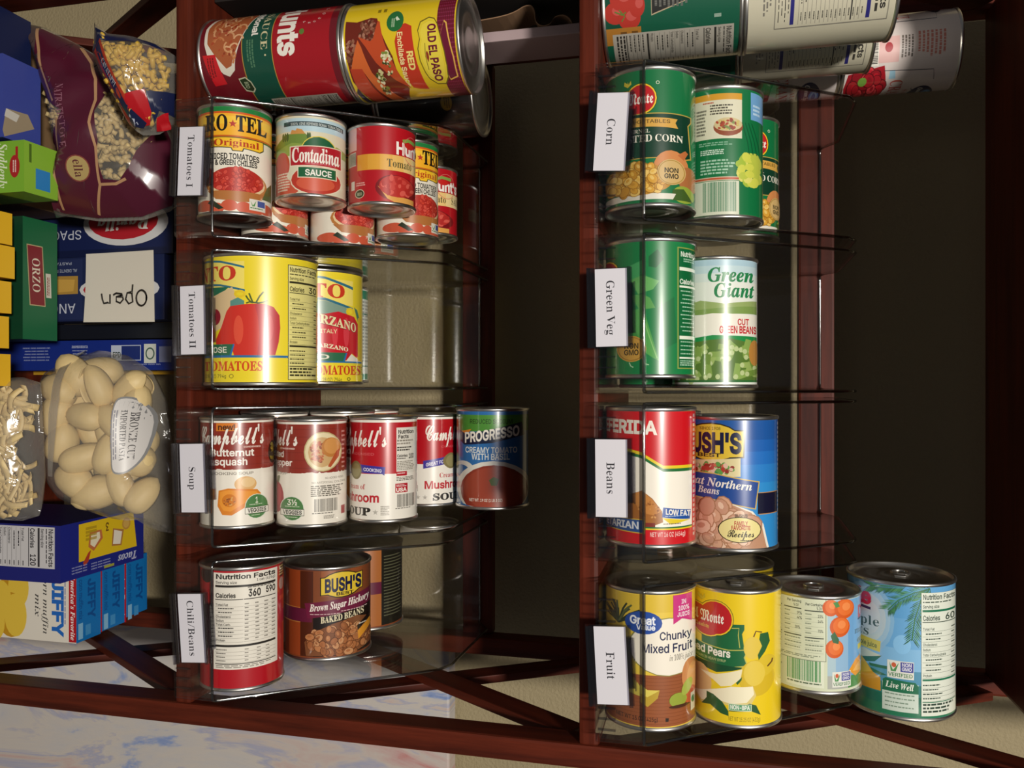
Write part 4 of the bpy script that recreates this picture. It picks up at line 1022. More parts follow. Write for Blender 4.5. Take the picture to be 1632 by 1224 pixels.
def lab_red_sauce():
    a = sheet(33, 78, 352, 312, 160, 852)
    for i, c in enumerate(('#d6952f', '#dba03a', '#e0ab4c', '#e4b765', '#e8c47e', '#ead093', '#ead3a0', '#e8cf98')):
        s0 = -26 + i * 12
        strip(a, s0, s0 + 12.05, 425, 558, c)
    a.TS("Hunt's", 'S', 13.5, 410, 56, 312, '#f0ebe2', 0.15)
    a.TS('Tomato', 'R', 4.5, 528, 34, 462, '#4a4a2c', 0.0)
    a.TS('SAUCE', 'R', 42, 528, 68, 462, '#4a4a2c', 0.0)
    a.P([(535, 282), (590, 262), (650, 268), (650, 300), (590, 290), (545, 312)], '#7fa04a')
    a.E(598, 325, 38, 26, '#c2241f')
    a._put([[(35 + 14 * math.cos(q), a.fy(360) + 14 * math.sin(q)) for q in (i * 0.2618 for i in range(24))],
            [(35 + 13.4 * math.cos(q), a.fy(360) + 13.4 * math.sin(q)) for q in (i * -0.2618 for i in range(24))]], '#d06a62', raw=True)
    a.E(480, 705, 190, 112, '#7a141a')
    a.P([(310, 690), (400, 800), (520, 850), (640, 850), (640, 780), (400, 770)], '#dca050')
    a.E(485, 690, 160, 92, '#b8322c')
    a.blobs(490, 690, 140, 75, 26, ('#c8453c', '#d65a4e', '#b02c28'), 26)
    strip(a, -51, -27, 165, 380, '#d8a8a4')
    strip(a, -50, -28, 395, 510, '#d9d4c8')
    a.bars(62, 400, 122, 505, '#3a2a2a', 12)
    strip(a, -36, -30, 640, 715, '#d9d4c8')
    a.fine(120, 660, 215, 695, '#e0a8a0', 2)
    a.E(152, 755, 42, 38, '#d8d0b0')
    a.E(152, 755, 37, 33, '#2a3a20')
    a.T('BIO', 'S', 130, 768, 174, 745, '#b9c4a0', 0.08)
    return wrap_on_can('label', a, 33, 78, '#b0141f')


def lab_crushed():
    a = sheet(51.5, 119, 580, 474, 52, 1200)
    y1 = '#f1dd6a'
    a.R(60, 128, 440, 382, y1)
    a.P([(60, 90), (250, 118), (440, 172), (440, 190), (250, 136), (60, 108)], '#2f6f86')
    a.P([(60, 300), (250, 322), (445, 372), (445, 390), (250, 340), (60, 318)], '#2f6f86')
    a.TS('CENTO', 'R', -112, 290, -22.5, 168, '#c93a22', 0.05)
    a.P([(100, 345), (320, 350), (270, 395), (100, 470)], '#216b4e')
    a.P([(100, 470), (345, 350), (380, 430), (310, 560), (260, 700), (100, 800)], '#d9bd8f')
    a.E(205, 605, 48, 72, '#8c2230')
    a.P([(330, 470), (390, 440), (440, 470), (440, 500), (330, 520)], '#5d8f84')
    a.O(405, 410, 46, 34, 20, '#e6c52a')
    a.P([(215, 800), (260, 690), (300, 560), (330, 515), (400, 505), (480, 495), (600, 492), (672, 520), (718, 590), (724, 700),
         (712, 820), (684, 935), (360, 940), (335, 860), (215, 840)], '#cf3428')
    a.P([(520, 500), (600, 492), (672, 520), (718, 590), (724, 700), (712, 820), (684, 935), (540, 938), (560, 760), (545, 600)], '#bd2a33')
    a.E(395, 720, 38, 125, '#e0533c')
    a.E(640, 700, 30, 110, '#cc3f48')
    for p in ([(500, 488), (470, 455), (452, 425)], [(510, 490), (490, 440), (478, 405)], [(530, 490), (560, 430), (592, 390)],
              [(540, 490), (590, 480), (624, 465)], [(455, 490), (480, 480), (560, 488)]):
        a.L(p, 13, '#4a5a22')
    a.P([(100, 842), (352, 842), (326, 948), (100, 948)], '#2f6b4c')
    a.P([(352, 842), (364, 842), (338, 948), (322, 948)], '#2a70b0')
    a.TS('ALL PURPOSE', 'S', -90, 914, -32, 866, '#ece6d2', 0.08)
    a.R(100, 938, 786, 958, '#2a6ca0')
    a.T('TOMATOES', 'R', 112, 1070, 588, 992, '#d24a1e', 0.05)
    a.T('(28 OZ) 794g', 'S', 112, 1132, 298, 1102, '#4a4620', 0.03)
    a.O(338, 1118, 18, 18, 4, '#4a4620')
    a.R(786, 138, 1053, 1150, '#3a3820')
    a.nutri(791, 144, 1049, 1144, '#35331f', '#e6dc8c', cal='30')
    strip(a, -160, -100, 120, 1100, '#e6d23a')
    return wrap_on_can('label', a, 51.5, 119, '#ecd52e')


def lab_marzano():
    a = sheet(51.5, 119, 971, 440, 150, 1160)
    a.R(560, 240, 1310, 460, '#f1dd6a')
    a.P([(560, 190), (1065, 222), (1310, 292), (1310, 318), (1065, 242), (560, 212)], '#2f6f86')
    a.P([(560, 395), (1065, 405), (1310, 478), (1310, 500), (1065, 428), (560, 418)], '#2f6f86')
    a.TS('CENTO', 'R', -62, 400, 34, 284, '#c93a22', 0.05)
    a.P([(560, 440), (1065, 430), (1250, 480), (1280, 560), (560, 560)], '#7f9a8a')
    a.O(1285, 515, 38, 36, 18, '#e6c52a')
    a.P([(1320, 470), (1350, 490), (1385, 610), (1360, 610)], '#4f7a68')
    a.P([(560, 560), (1065, 545), (1180, 520), (1320, 555), (1370, 640), (1396, 800), (1388, 890), (1345, 920), (1300, 885),
         (1255, 950), (1065, 905), (560, 905)], '#c3202c')
    for x in (900, 1030, 1150, 1250):
        a.E(x, 700, 26, 130, '#d6404a')
    a.TS('SAN MARZANO', 'R', -43, 548, 51, 470, '#7a1a20', 0.14, 0, 150)
    a.TS('SAN MARZANO', 'R', -43, 545, 51, 470, '#e9dcaa', 0.05, 0, 150)
    a.TS('ITALY', 'S', 6, 712, 24, 678, '#e9dcaa', 0.05)
    a.TS('SAN MARZANO', 'R', -22, 800, 38, 764, '#ece2c0', 0.05, 0, 70)
    a.P([(560, 880), (1245, 880), (1225, 955), (560, 955)], '#2f6b4c')
    a.P([(1245, 880), (1258, 880), (1238, 955), (1222, 955)], '#2a70b0')
    a.TS('PEELED', 'S', -50, 938, 16, 900, '#ece6d2', 0.08)
    a.P([(1240, 960), (1295, 890), (1395, 960)], '#e6e0d0')
    a.R(560, 955, 1400, 970, '#2a6ca0')
    a.T('TOMATOES', 'R', 930, 1072, 1386, 996, '#c93a22', 0.05)
    a.T('(28 OZ) 794g', 'S', 1030, 1135, 1212, 1102, '#4a4620', 0.03)
    a.O(1272, 1112, 16, 16, 6, '#4a4620')
    a.fine(1390, 1000, 1408, 1080, '#4a4620', 4)
    strip(a, 55, 75, 560, 950, '#e0c030')
    return wrap_on_can('label', a, 51.5, 119, '#ead32f')


def lab_panel_green():
    a = sheet(36, 113, 500, 500, 0, 1000)
    band(a, 40, 130, '#1c7a58')
    band(a, 905, 965, '#1c7a58')
    band(a, 280, 292, '#2f6b58')
    band(a, 420, 428, '#5a6b60')
    band(a, 820, 834, '#2f6b58')
    for s in range(-6, 6):
        a.fine(500 + s * 90, 150, 585 + s * 90, 800, '#8a9088', 18)
    return wrap_on_can('label', a, 36, 113, '#d3d6cb')


def campbell_wood(a, edge, top, seed):
    band(a, top, edge, '#8a2e22')
    for i in range(6):
        y = top + (edge - top) * (i + 0.6) / 6.3
        band(a, y, y + 4, '#74251b')
    rn = random.Random(seed)
    f = math.pi * a.r
    n = 90
    pts = [(-f + 2 * f * i / n, a.fy(edge - 12 + 28 * rn.random())) for i in range(n + 1)]
    for i in range(n):
        (x0, t0), (x1, t1) = pts[i], pts[i + 1]
        e = a.fy(edge + 26)
        a._put([[(x0, e), (x1, e), (x1, t1), (x0, t0)]], '#e8e1d3', raw=True)


def badge(a, cx, cy, num):
    a.E(cx, cy, 104, 114, '#d9dccb')
    a.E(cx, cy, 98, 108, '#4f7d48')
    a.T(num, 'S', cx - (14 if len(num) == 1 else 44), cy - 32, cx + (14 if len(num) == 1 else 44), cy - 84, '#e8e6d6', 0.08)
    a.fine(cx - 62, cy - 22, cx + 66, cy - 10, '#c9d2b8', 1)
    a.R(cx - 102, cy + 4, cx + 104, cy + 66, '#3b3a2e')
    a.R(cx - 98, cy + 9, cx + 100, cy + 61, '#e8e4d6')
    a.T('VEGGIES', 'S', cx - 78, cy + 52, cx + 84, cy + 17, '#2c2a22', 0.13)
    a.fine(cx - 45, cy + 76, cx + 48, cy + 88, '#c9d2b8', 1)


def lab_squash():
    a = sheet(33, 101.5, 409, 326, 98, 1112)
    campbell_wood(a, 572, 148, 3)
    a.E(720, 430, 42, 108, '#2f1d12')
    a.blobs(722, 430, 30, 80, 16, ('#b5963c', '#8a7a2e'), 15)
    a.R(228, 150, 408, 222, '#d67a28')
    a.T('new!', 'S', 242, 211, 392, 162, '#4a2614', 0.13)
    a.TS("Campbell's", 'C', -42, 340, 26, 186, '#efe9de', 0.055, 0.0)
    a.T('CONDENSED', 'S', 462, 374, 610, 360, '#efd8cc', 0.08)
    a.T('Butternut', 'S', 172, 448, 552, 388, '#efe9de', 0.09)
    a.T('squash', 'S', 212, 530, 498, 468, '#efe9de', 0.09)
    a.T('COOKING SOUP', 'S', 178, 618, 548, 594, '#8a8378', 0.08)
    a.E(478, 705, 96, 70, '#d9aa6c')
    a.E(500, 690, 60, 45, '#e3c08a')
    a.P([(250, 760), (330, 740), (470, 750), (580, 760), (612, 800), (600, 860), (470, 920), (360, 985), (280, 980), (240, 900)], '#d9822a')
    a.P([(262, 772), (335, 755), (470, 768), (570, 778), (590, 805), (450, 890), (350, 950), (290, 940), (256, 880)], '#e89636')
    a.E(340, 850, 62, 58, '#cf7a22')
    a.blobs(340, 860, 48, 40, 22, ('#8a4a1c', '#d9a45a', '#a8602a'), 9)
    badge(a, 575, 915, '1')
    strip(a, 52, 60, 650, 1000, '#b5888a')
    return wrap_on_can('label', a, 33, 101.5, '#e8e1d3')


def lab_pepper():
    a = sheet(33, 101.5, 1080, 311, 142, 1152)
    campbell_wood(a, 648, 195, 5)
    a.TS("Campbell's", 'C', -79, 392, -13, 240, '#efe9de', 0.055)
    a.T('CONDENSED', 'S', 806, 428, 934, 414, '#efd8cc', 0.08)
    a.TS('Roasted', 'S', -62, 502, -29, 446, '#efe9de', 0.09)
    a.TS('red pepper', 'S', -64, 580, -19, 524, '#efe9de', 0.09)
    a.TS('COOKING SOUP', 'S', -78, 664, -24, 642, '#8a8378', 0.08)
    a.E(1176, 450, 166, 186, '#b9a877')
    a.E(1176, 450, 156, 176, '#dccda4')
    a.E(1165, 455, 118, 140, '#c4a06c')
    a.blobs(1128, 450, 62, 100, 60, ('#a8572f', '#c06a40', '#8f4526', '#b8603c'), 15)
    a.E(1245, 412, 84, 92, '#b8783a')
    a.E(1250, 400, 68, 74, '#cc8f4e')
    a.P([(1215, 590), (1290, 450), (1320, 430), (1312, 500), (1240, 600)], '#b0522e')
    for i in range(9):
        a.fine(1338, 260 + i * 42, 1368, 290 + i * 42, '#d99a90', 1)
    a.E(770, 880, 68, 150, '#9c2630')
    a.E(790, 860, 26, 100, '#b23a42')
    a.P([(772, 740), (780, 690), (800, 672), (806, 690), (794, 745)], '#6a7048')
    badge(a, 910, 975, '3½')
    a.T('NO ADDED MSG', 'S', 1192, 706, 1352, 688, '#8f887c', 0.06)
    a.T('NO ARTIFICIAL COLORS', 'S', 1076, 746, 1372, 728, '#8f887c', 0.06)
    a.fine(1070, 765, 1368, 872, '#5a5448', 6)
    a.bars(1100, 888, 1302, 1008, '#4a463e', 30)
    a.fine(1080, 1018, 1300, 1032, '#4a463e', 1)
    a.fine(1180, 1046, 1290, 1080, '#7a756a', 3)
    a.R(1334, 970, 1368, 1050, '#a8484a')
    return wrap_on_can('label', a, 33, 101.5, '#e8e1d3')


def lab_mushroom():
    a = sheet(33, 101.5, 360, 312, 150, 1152)
    band(a, 205, 690, '#b1101c')
    a.TS("Campbell's", 'C', -63, 432, 3, 272, '#efe9de', 0.055)
    a.TS('CONDENSED', 'S', -44, 515, -9, 492, '#c9565a', 0.06)
    a._put([[(-64, a.fy(740)), (-36, a.fy(690)), (-36, a.fy(610)), (-64, a.fy(655))]], '#3a3092', raw=True)
    a.TS('GREAT FOR', 'S', -61, 715, -38, 680, '#e4e0ea', 0.1, 0, -38)
    a.P([(150, 603), (376, 625), (366, 705), (345, 690), (155, 680)], '#3a3092')
    a.T('COOKING', 'S', 178, 662, 342, 632, '#e4e0ea', 0.1, 0, 14)
    a.E(112, 660, 50, 88, '#7f744a')
    a.E(112, 660, 36, 66, '#948a5c')
    a.TS('Cream of', 'R', -46, 838, -19, 788, '#b8202c', 0.0)
    a.TS('Mushroom', 'S', -63, 955, -4, 876, '#b8202c', 0.13)
    a.TS('SOUP', 'R', -54, 1082, -13, 1012, '#2b2722', 0.1)
    for s in (-78, -70, -62, -8):
        t = a.fy(1050)
        a._put([[(s + (3 if i % 2 == 0 else 1.1) * math.sin(i * math.pi / 5), t + (3 if i % 2 == 0 else 1.1) * math.cos(i * math.pi / 5)) for i in range(10)]], '#b0aaa0', raw=True)
    a.fine(332, 992, 412, 1085, '#8f887c', 6)
    a._put([[(-78, a.fy(985)), (-70, a.fy(985)), (-70, a.fy(920)), (-78, a.fy(920))]], '#9a948a', raw=True)
    a._put([[(-77.4, a.fy(980)), (-70.6, a.fy(980)), (-70.6, a.fy(925)), (-77.4, a.fy(925))]], '#e8e2d6', raw=True)
    a.TS('100', 'S', -76.5, 955, -71.5, 935, '#6a645a', 0.08)
    a.R(474, 255, 668, 690, '#dcd7cb')
    a.T('Nutrition', 'S', 490, 312, 636, 278, '#26231e', 0.12)
    a.T('Facts', 'S', 490, 358, 586, 324, '#26231e', 0.12)
    a.fine(480, 372, 636, 428, '#8f887c', 2)
    a.fine(480, 438, 632, 486, '#3f3a34', 2)
    a.T('Calories', 'S', 480, 536, 576, 510, '#26231e', 0.1)
    a.T('100', 'S', 586, 552, 634, 508, '#26231e', 0.12)
    a.fine(480, 545, 570, 562, '#3f3a34', 1)
    a.fine(480, 575, 640, 665, '#8f887c', 6)
    for y in (292, 420, 480):
        strip(a, 48, 56, y, y + 10, '#26231e')
    a.R(474, 672, 570, 714, '#b1202c')
    a.fine(482, 684, 562, 702, '#e8d0cc', 1)
    a.fine(474, 725, 660, 765, '#5a544a', 3)
    a.R(464, 785, 576, 872, '#b1202c')
    a.fine(474, 796, 566, 820, '#e8d0cc', 2)
    a.T('USA', 'S', 470, 862, 566, 828, '#efe9de', 0.13)
    a.bars(480, 888, 642, 1010, '#4a463e', 26)
    a.fine(465, 1018, 640, 1030, '#4a463e', 1)
    return wrap_on_can('label', a, 33, 101.5, '#e8e2d6')


def lab_creamy():
    a = sheet(40, 108, 1325, 334, 135, 1078)
    band(a, 195, 350, '#4b8a34')
    a.T('REDUCED SODIUM', 'S', 1135, 276, 1520, 236, '#20331a', 0.05)
    a.P([(1045, 352), (1150, 328), (1120, 372), (1050, 372)], '#d8862c')
    a.P([(1030, 335), (1090, 372), (1320, 335), (1600, 262), (1625, 385), (1340, 455), (1085, 478), (1032, 432)], '#14203c')
    a.T('PROGRESSO', 'S', 1085, 456, 1580, 366, '#efe9dc', 0.13, 0, -70)
    a.T('CREAMY TOMATO', 'S', 1092, 548, 1560, 496, '#dfe2dc', 0.08)
    a.T('WITH BASIL', 'S', 1152, 610, 1495, 556, '#dfe2dc', 0.08)
    a.E(1075, 720, 105, 92, '#d8d4c8')
    a.E(1060, 725, 72, 58, '#1f5a94')
    a.E(1345, 880, 338, 258, '#dcd8cc')
    a.E(1350, 900, 305, 240, '#8c3524')
    a.E(1350, 880, 270, 200, '#98402c')
    a.P([(1310, 800), (1350, 770), (1400, 790), (1380, 850), (1330, 850)], '#4a5a2a')
    a.T('NET WT. 19 OZ (1 LB 3 OZ)', 'S', 1130, 1000, 1430, 974, '#e6ddd0', 0.06)
    return wrap_on_can('label', a, 40, 108, '#2a6aa8')


def lab_red_panel():
    a = sheet(37.5, 112, 385, 286, 176, 1062)
    a.E(150, 240, 40, 55, '#221012')
    a.R(196, 214, 620, 902, '#e2dccf')
    ink = '#2a2622'
    a.T('Nutrition Facts', 'S', 210, 258, 606, 226, ink, 0.13)
    a.T('Serving size', 'S', 210, 292, 350, 274, ink, 0.06)
    a.T('1 can (425g)', 'S', 478, 284, 606, 266, ink, 0.06)
    a.R(208, 302, 606, 318, ink)
    a.T('Calories', 'S', 210, 392, 342, 360, ink, 0.12)
    a.T('360', 'S', 424, 388, 508, 338, ink, 0.14)
    a.T('590', 'S', 540, 378, 606, 334, ink, 0.14)
    a.fine(420, 320, 604, 330, ink, 1)
    a.R(208, 402, 606, 408, ink)
    for i, s in enumerate(('Total Fat', '', '', 'Cholesterol', 'Sodium', 'Total Carb.', '', '', '', 'Protein')):
        y = 438 + i * 28
        if s:
            a.T(s, 'S', 210, y + 12, 210 + 9 * len(s), y - 4, ink, 0.08)
        else:
            a.fine(226, y - 2, 330, y + 12, ink, 1)
        for x in (400, 470, 530, 580):
            a.fine(x, y - 4, x + 28, y + 12, '#6a645c', 1)
        a.R(208, y + 17, 606, y + 19, '#8a847a')
    a.R(208, 726, 606, 742, ink)
    for i in range(4):
        y = 758 + i * 26
        a.fine(214, y, 290, y + 13, '#6a645c', 1)
        for x in (400, 480, 540):
            a.fine(x, y, x + 30, y + 13, '#6a645c', 1)
        a.R(208, y + 18, 606, y + 20, '#8a847a')
    a.R(208, 860, 606, 866, ink)
    a.fine(212, 872, 604, 896, '#8a847a', 2)
    a.R(390, 340, 394, 720, '#e2dccf')
    strip(a, 41, 56, 205, 300, '#3a1214')
    a.fine(632, 215, 668, 295, '#c9a86a', 4)
    a.E(650, 350, 18, 45, '#b08a80')
    strip(a, 40, 56, 440, 470, '#c8402a')
    return wrap_on_can('label', a, 37.5, 112, '#ab1420')


def lab_baked():
    a = sheet(44, 92, 993, 326, 132, 830)
    for s0, s1, c in ((-64, -44, '#6a2a18'), (-44, -28, '#96421f'), (-28, -14, '#4a2212'), (-14, 60, '#7d4426'), (60, 98, '#a4622f'), (98, 140, '#1d1b14')):
        strip(a, s0, s1, 160, 795, c)
    for s0, s1, c in ((-6, 8, '#94552f'), (24, 38, '#8a4a28')):
        strip(a, s0, s1, 160, 350, c)
    strip(a, -14, 60, 400, 795, '#1b100c')
    for y0, y1 in ((440, 540),):
        strip(a, -70, -15, y0, y1, '#5f1c36')
        strip(a, 58, 98, y0 - 10, y1 - 10, '#5f1c36')
    strip(a, -70, -28, 540, 546, '#b87a3c')
    strip(a, -70, -28, 433, 438, '#b87a3c')
    for k in range(20):
        t0 = a.fy(220 + k * 26)
        a._put([[(101, t0), (101 + 32 * (0.7 + 0.3 * a.rnd.random()), t0), (133, t0 - 1.1), (101, t0 - 1.1)]], '#5a5a44', raw=True)
    a.E(1096, 266, 156, 100, '#2a2012')
    a.P([(940, 208), (1250, 190), (1250, 320), (940, 345)], '#2a2012')
    a.E(1096, 266, 148, 92, '#d9ba34')
    a.P([(948, 214), (1244, 196), (1244, 314), (948, 338)], '#d9ba34')
    a.T("BUSH'S", 'S', 972, 318, 1240, 226, '#171a3c', 0.17, 0, -14)
    a.T('BEST', 'S', 1054, 346, 1182, 324, '#2a2012', 0.13)
    a.P([(830, 400), (1080, 372), (1318, 336), (1318, 448), (1080, 482), (850, 512)], '#6a1c3a')
    a.T('Brown Sugar Hickory', 'I', 868, 460, 1300, 408, '#efe6dc', 0.03, 0, -42)
    a.fine(870, 478, 1090, 488, '#d8b8b8', 1)
    a.fine(1090, 464, 1296, 474, '#d8b8b8', 1)
    a.T('BAKED BEANS', 'R', 944, 548, 1260, 502, '#e4d8b4', 0.02, 0, -32)
    a.P([(840, 790), (830, 690), (900, 610), (1030, 555), (1200, 520), (1318, 560), (1318, 760), (1200, 790)], '#7a4a2c')
    a.blobs(1085, 680, 230, 112, 100, ('#a5673d', '#b5774a', '#8f5733', '#9c6038', '#c08a5e'), 29, 0.72, edge='#5a3018')
    a.P([(1208, 640), (1300, 572), (1318, 620), (1214, 706)], '#d8912a')
    a.P([(1204, 600), (1300, 530), (1300, 566), (1208, 636)], '#1b100c')
    a.fine(1218, 585, 1290, 600, '#d8d0c0', 1)
    return wrap_on_can('label', a, 44, 92, '#7a3d20')


# standing cans are drawn with x = picture y and y = - picture x
def lab_pasta_sauce():
    a = sheet(43.5, 146, 527, 465, -1440, -50)
    band(a, -1345, -800, '#a0141f')
    band(a, -800, -792, '#b08a3c')
    band(a, -792, -508, '#124a3a')
    band(a, -508, -500, '#b08a3c')
    a.TS('Hunts', 'S', -58, -862, 8, -1052, '#efe9de', 0.15)
    a.E(130, -1150, 52, 44, '#8a2a1c')
    for i, ch in enumerate('PROUDLY GROWN'):
        if ch == ' ':
            continue
        q = math.radians(200 - i * 20)
        cx, cy = 100, -1130
        x, y = cx - 215 * math.cos(q), cy - 130 * math.sin(q)
        a.G(ch, 'S', (x, y), (26 * math.sin(q), -26 * math.cos(q) * -1), (14 * math.cos(q), -26 * math.sin(q)), '#d8b8b0', 0.08)
    a.E(392, -1082, 30, 24, '#5f7a34')
    a.TS('PASTA SAUCE', 'R', -92, -690, 0.5, -752, '#cfc49a', -0.01)
    a.E(583, -728, 9, 9, '#cfc49a')
    a.TS('Traditional', 'S', -66, -597, -14, -655, '#efe9de', 0.13)
    a.fine(420, -615, 690, -540, '#4f7a5c', 3)
    a.P([(80, -205), (95, -560), (130, -590), (300, -535), (480, -470), (600, -430), (690, -410), (742, -345), (715, -290),
         (560, -165), (420, -130), (250, -118), (130, -150)], '#ddd6c6')
    a.P([(80, -225), (100, -560), (130, -582), (300, -528), (480, -458), (600, -405), (650, -385), (670, -330), (550, -240),
         (420, -160), (250, -145), (130, -180)], '#a85a34')
    rn = random.Random(4)
    for i in range(34):
        x, y = 110 + 480 * rn.random(), -200 - 300 * rn.random()
        if y > -160 - (x - 110) * 0.25 or y < -560 + (x - 110) * 0.3:
            continue
        q = rn.random() * 6.28
        pts = [(x + 55 * math.cos(q + t * 0.55), y + 48 * math.sin(q + t * 0.55)) for t in range(6)]
        a.L(pts, 17, rn.choice(('#d29a6c', '#c47f50', '#dcab80', '#b86c40')))
    a.blobs(330, -340, 230, 140, 30, ('#8f3a20', '#a8482a'), 16)
    a.P([(530, -110), (530, -235), (800, -295), (810, -170)], '#c41a24')
    a.fine(560, -215, 770, -140, '#7a1016', 3)
    a.P([(765, -420), (755, -490), (800, -535), (860, -550), (885, -520), (870, -450), (820, -430)], '#b8b89a')
    a.P([(775, -428), (766, -486), (806, -525), (856, -538), (875, -515), (860, -458), (818, -438)], '#24341c')
    a.T('BIO', 'S', 795, -465, 850, -500, '#a8b490', 0.06)
    a.nutri(940, -1290, 1130, -640, '#2a2822', '#a9a396')
    return wrap_on_can('label', a, 43.5, 146, '#6b141f')


def lab_enchilada():
    a = sheet(43.5, 112, 490, 432, -1158, -42)
    band(a, -1115, -955, '#74182f')
    f = math.pi * 43.5
    for i in range(70):
        s = -f + 2 * f * i / 70
        a._put([[(s, a.fy(-1115)), (s + 1.0, a.fy(-1115)), (s + 1.0, a.fy(-958)), (s, a.fy(-958))]], '#8f3050', raw=True)
    for k in range(9):
        y = -1105 + k * 17
        band(a, y, y + 5, '#5a1024')
    a.P([(270, -1020), (290, -1045), (575, -1090), (740, -1090), (765, -1010), (500, -950)], '#e0b050')
    a.P([(282, -1018), (298, -1034), (575, -1078), (732, -1078), (752, -1012), (500, -950)], '#6a1530')
    pl = [(232, -880), (262, -800), (330, -775), (400, -790), (480, -765), (580, -770), (680, -795), (740, -820), (790, -880),
          (795, -960), (740, -1000), (640, -1015), (520, -1012), (400, -990), (290, -960), (245, -930)]
    a.P(pl, '#6a5a14')
    a.P([(512 + (x - 512) * 0.965, -890 + (y + 890) * 0.93) for x, y in pl], '#e2cb34')
    a.P([(512 + (x - 512) * 0.90, -890 + (y + 890) * 0.82) for x, y in pl], '#d9be2c')
    a.P([(512 + (x - 512) * 0.885, -890 + (y + 890) * 0.79) for x, y in pl], '#e6d044')
    a.T('OLD EL PASO', 'S', 290, -872, 762, -942, '#6a1530', 0.15)
    a.P([(500, -850), (520, -838), (560, -838), (600, -850), (560, -862), (530, -862)], '#8f3a20')
    a.L([(440, -838), (540, -832), (660, -838)], 5, '#5a4a14')
    br = [(280, -600), (262, -660), (290, -720), (420, -730), (600, -742), (760, -765), (825, -780), (815, -690), (800, -640),
          (700, -600), (560, -570), (400, -560)]
    a.P(br, '#c2361f')
    a.T('RED', 'S', 488, -662, 650, -716, '#efdc80', 0.15)
    a.T('Enchilada Sauce', 'S', 326, -588, 790, -634, '#efe0a0', 0.09)
    a.E(240, -565, 82, 80, '#256b36')
    a.fine(215, -560, 285, -525, '#b9cfae', 2)
    a.P([(200, -580), (230, -610), (236, -580), (212, -565)], '#d8e0c8')
    a.P([(200, -90), (215, -200), (190, -330), (200, -390), (300, -430), (520, -525), (700, -545), (800, -600), (930, -520),
         (945, -300), (920, -180), (700, -90)], '#6e2416')
    a.blobs(300, -310, 90, 95, 60, ('#7c4a34', '#94604a', '#5a2c1c', '#a87660'), 17)
    a.blobs(470, -150, 110, 62, 60, ('#7c4a34', '#94604a', '#5a2c1c', '#a87660'), 17)
    a.P([(335, -215), (380, -330), (360, -360), (220, -400), (230, -420), (400, -460), (690, -560), (800, -620), (720, -500), (560, -360), (420, -280)], '#bf4a24')
    a.P([(360, -210), (420, -240), (640, -300), (860, -450), (930, -520), (940, -400), (800, -300), (620, -220), (600, -110)], '#d0652e')
    a.P([(592, -100), (600, -215), (760, -260), (900, -330), (920, -200), (760, -110)], '#b53e22')
    a.blobs(560, -465, 120, 45, 34, ('#e3dcb8', '#7a8a3c', '#cfc78e', '#3f4a20'), 15)
    a.blobs(730, -370, 110, 40, 34, ('#e3dcb8', '#7a8a3c', '#cfc78e', '#3f4a20'), 15)
    a.P([(760, -110), (900, -160), (930, -300), (930, -120), (800, -80)], '#2c2238')
    a.fine(130, -470, 160, -360, '#6a5a14', 2)
    return wrap_on_can('label', a, 43.5, 112, '#e0c122')


def lab_dark():  # dark label; shade behind the front stack is also put into its near-black
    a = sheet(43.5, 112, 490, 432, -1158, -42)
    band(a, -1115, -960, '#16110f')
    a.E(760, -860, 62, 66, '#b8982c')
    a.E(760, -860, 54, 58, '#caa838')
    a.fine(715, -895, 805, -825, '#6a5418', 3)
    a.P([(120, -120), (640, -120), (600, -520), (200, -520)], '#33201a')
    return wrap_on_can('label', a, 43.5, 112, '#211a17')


def lab_tomato_green():
    a = sheet(43.5, 115, 41, 436, -1320, -80)
    a.P([(-200, -115), (160, -115), (160, -240), (100, -430), (-200, -430)], '#0f4a36')
    for x, y, q in ((40, -210, 105), (90, -330, 100), (-60, -270, 110), (0, -400, 70)):
        a.E(x, y, 88, q, '#b33428')
        a.E(x - 20, y - 20, 40, q * 0.5, '#c4524a')
    for p in ([(20, -240), (70, -290), (110, -260)], [(40, -300), (60, -270), (30, -200)]):
        a.L(p, 11, '#5f7a34')
    a.R(158, -430, 292, -112, '#a8722c')
    a.fine(190, -400, 235, -200, '#5a3a14', 2)
    a.P([(-200, -525), (85, -525), (75, -560), (-10, -860), (-200, -880)], '#bba98a')
    a.P([(-200, -530), (75, -530), (65, -560), (-14, -850), (-200, -870)], '#2b2b29')
    a.fine(-60, -840, 40, -540, '#6a6a64', 8)
    a.fine(120, -1130, 150, -1020, '#9ab0a0', 1)
    a.R(206, -1240, 480, -170, '#a9a498')
    a.nutri(212, -1236, 474, -175, '#2c2a26', None)
    strip(a, 66, 88, -640, -115, '#7d7870')
    strip(a, 88, 130, -1240, -115, '#10382a')
    return wrap_on_can('label', a, 43.5, 115, '#12573f')


def lab_cream_panel():
    a = sheet(43.5, 117, -4, 332, -1070, -30)
    a.R(-330, -1000, 185, -240, '#7a766c')
    a.R(-324, -994, 179, -246, '#cbc5ae')
    ink = '#3a3833'
    a.TS('Nutrition Facts', 'S', -50, -942, 17, -985, ink, 0.12)
    for y, w in ((-880, 26), (-372, 26)):
        a.R(-310, y, 165, y + w, '#2c2a78')
    a.fine(-300, -925, 150, -892, ink, 1)
    for i in range(15):
        y = -830 + i * 29
        a.fine(-300, y, 60, y + 13, ink, 1)
        a.fine(100, y, 150, y + 13, ink, 1)
        a.R(-312, y + 19, 168, y + 22, '#8a857a')
    a.R(-312, -760, 168, -752, ink)
    for i in range(4):
        a.fine(-300, -335 + i * 22, 150, -325 + i * 22, ink, 1)
    a.fine(-280, -215, 150, -150, '#7a766c', 3)
    return wrap_on_can('label', a, 43.5, 117, '#c9c3ac')


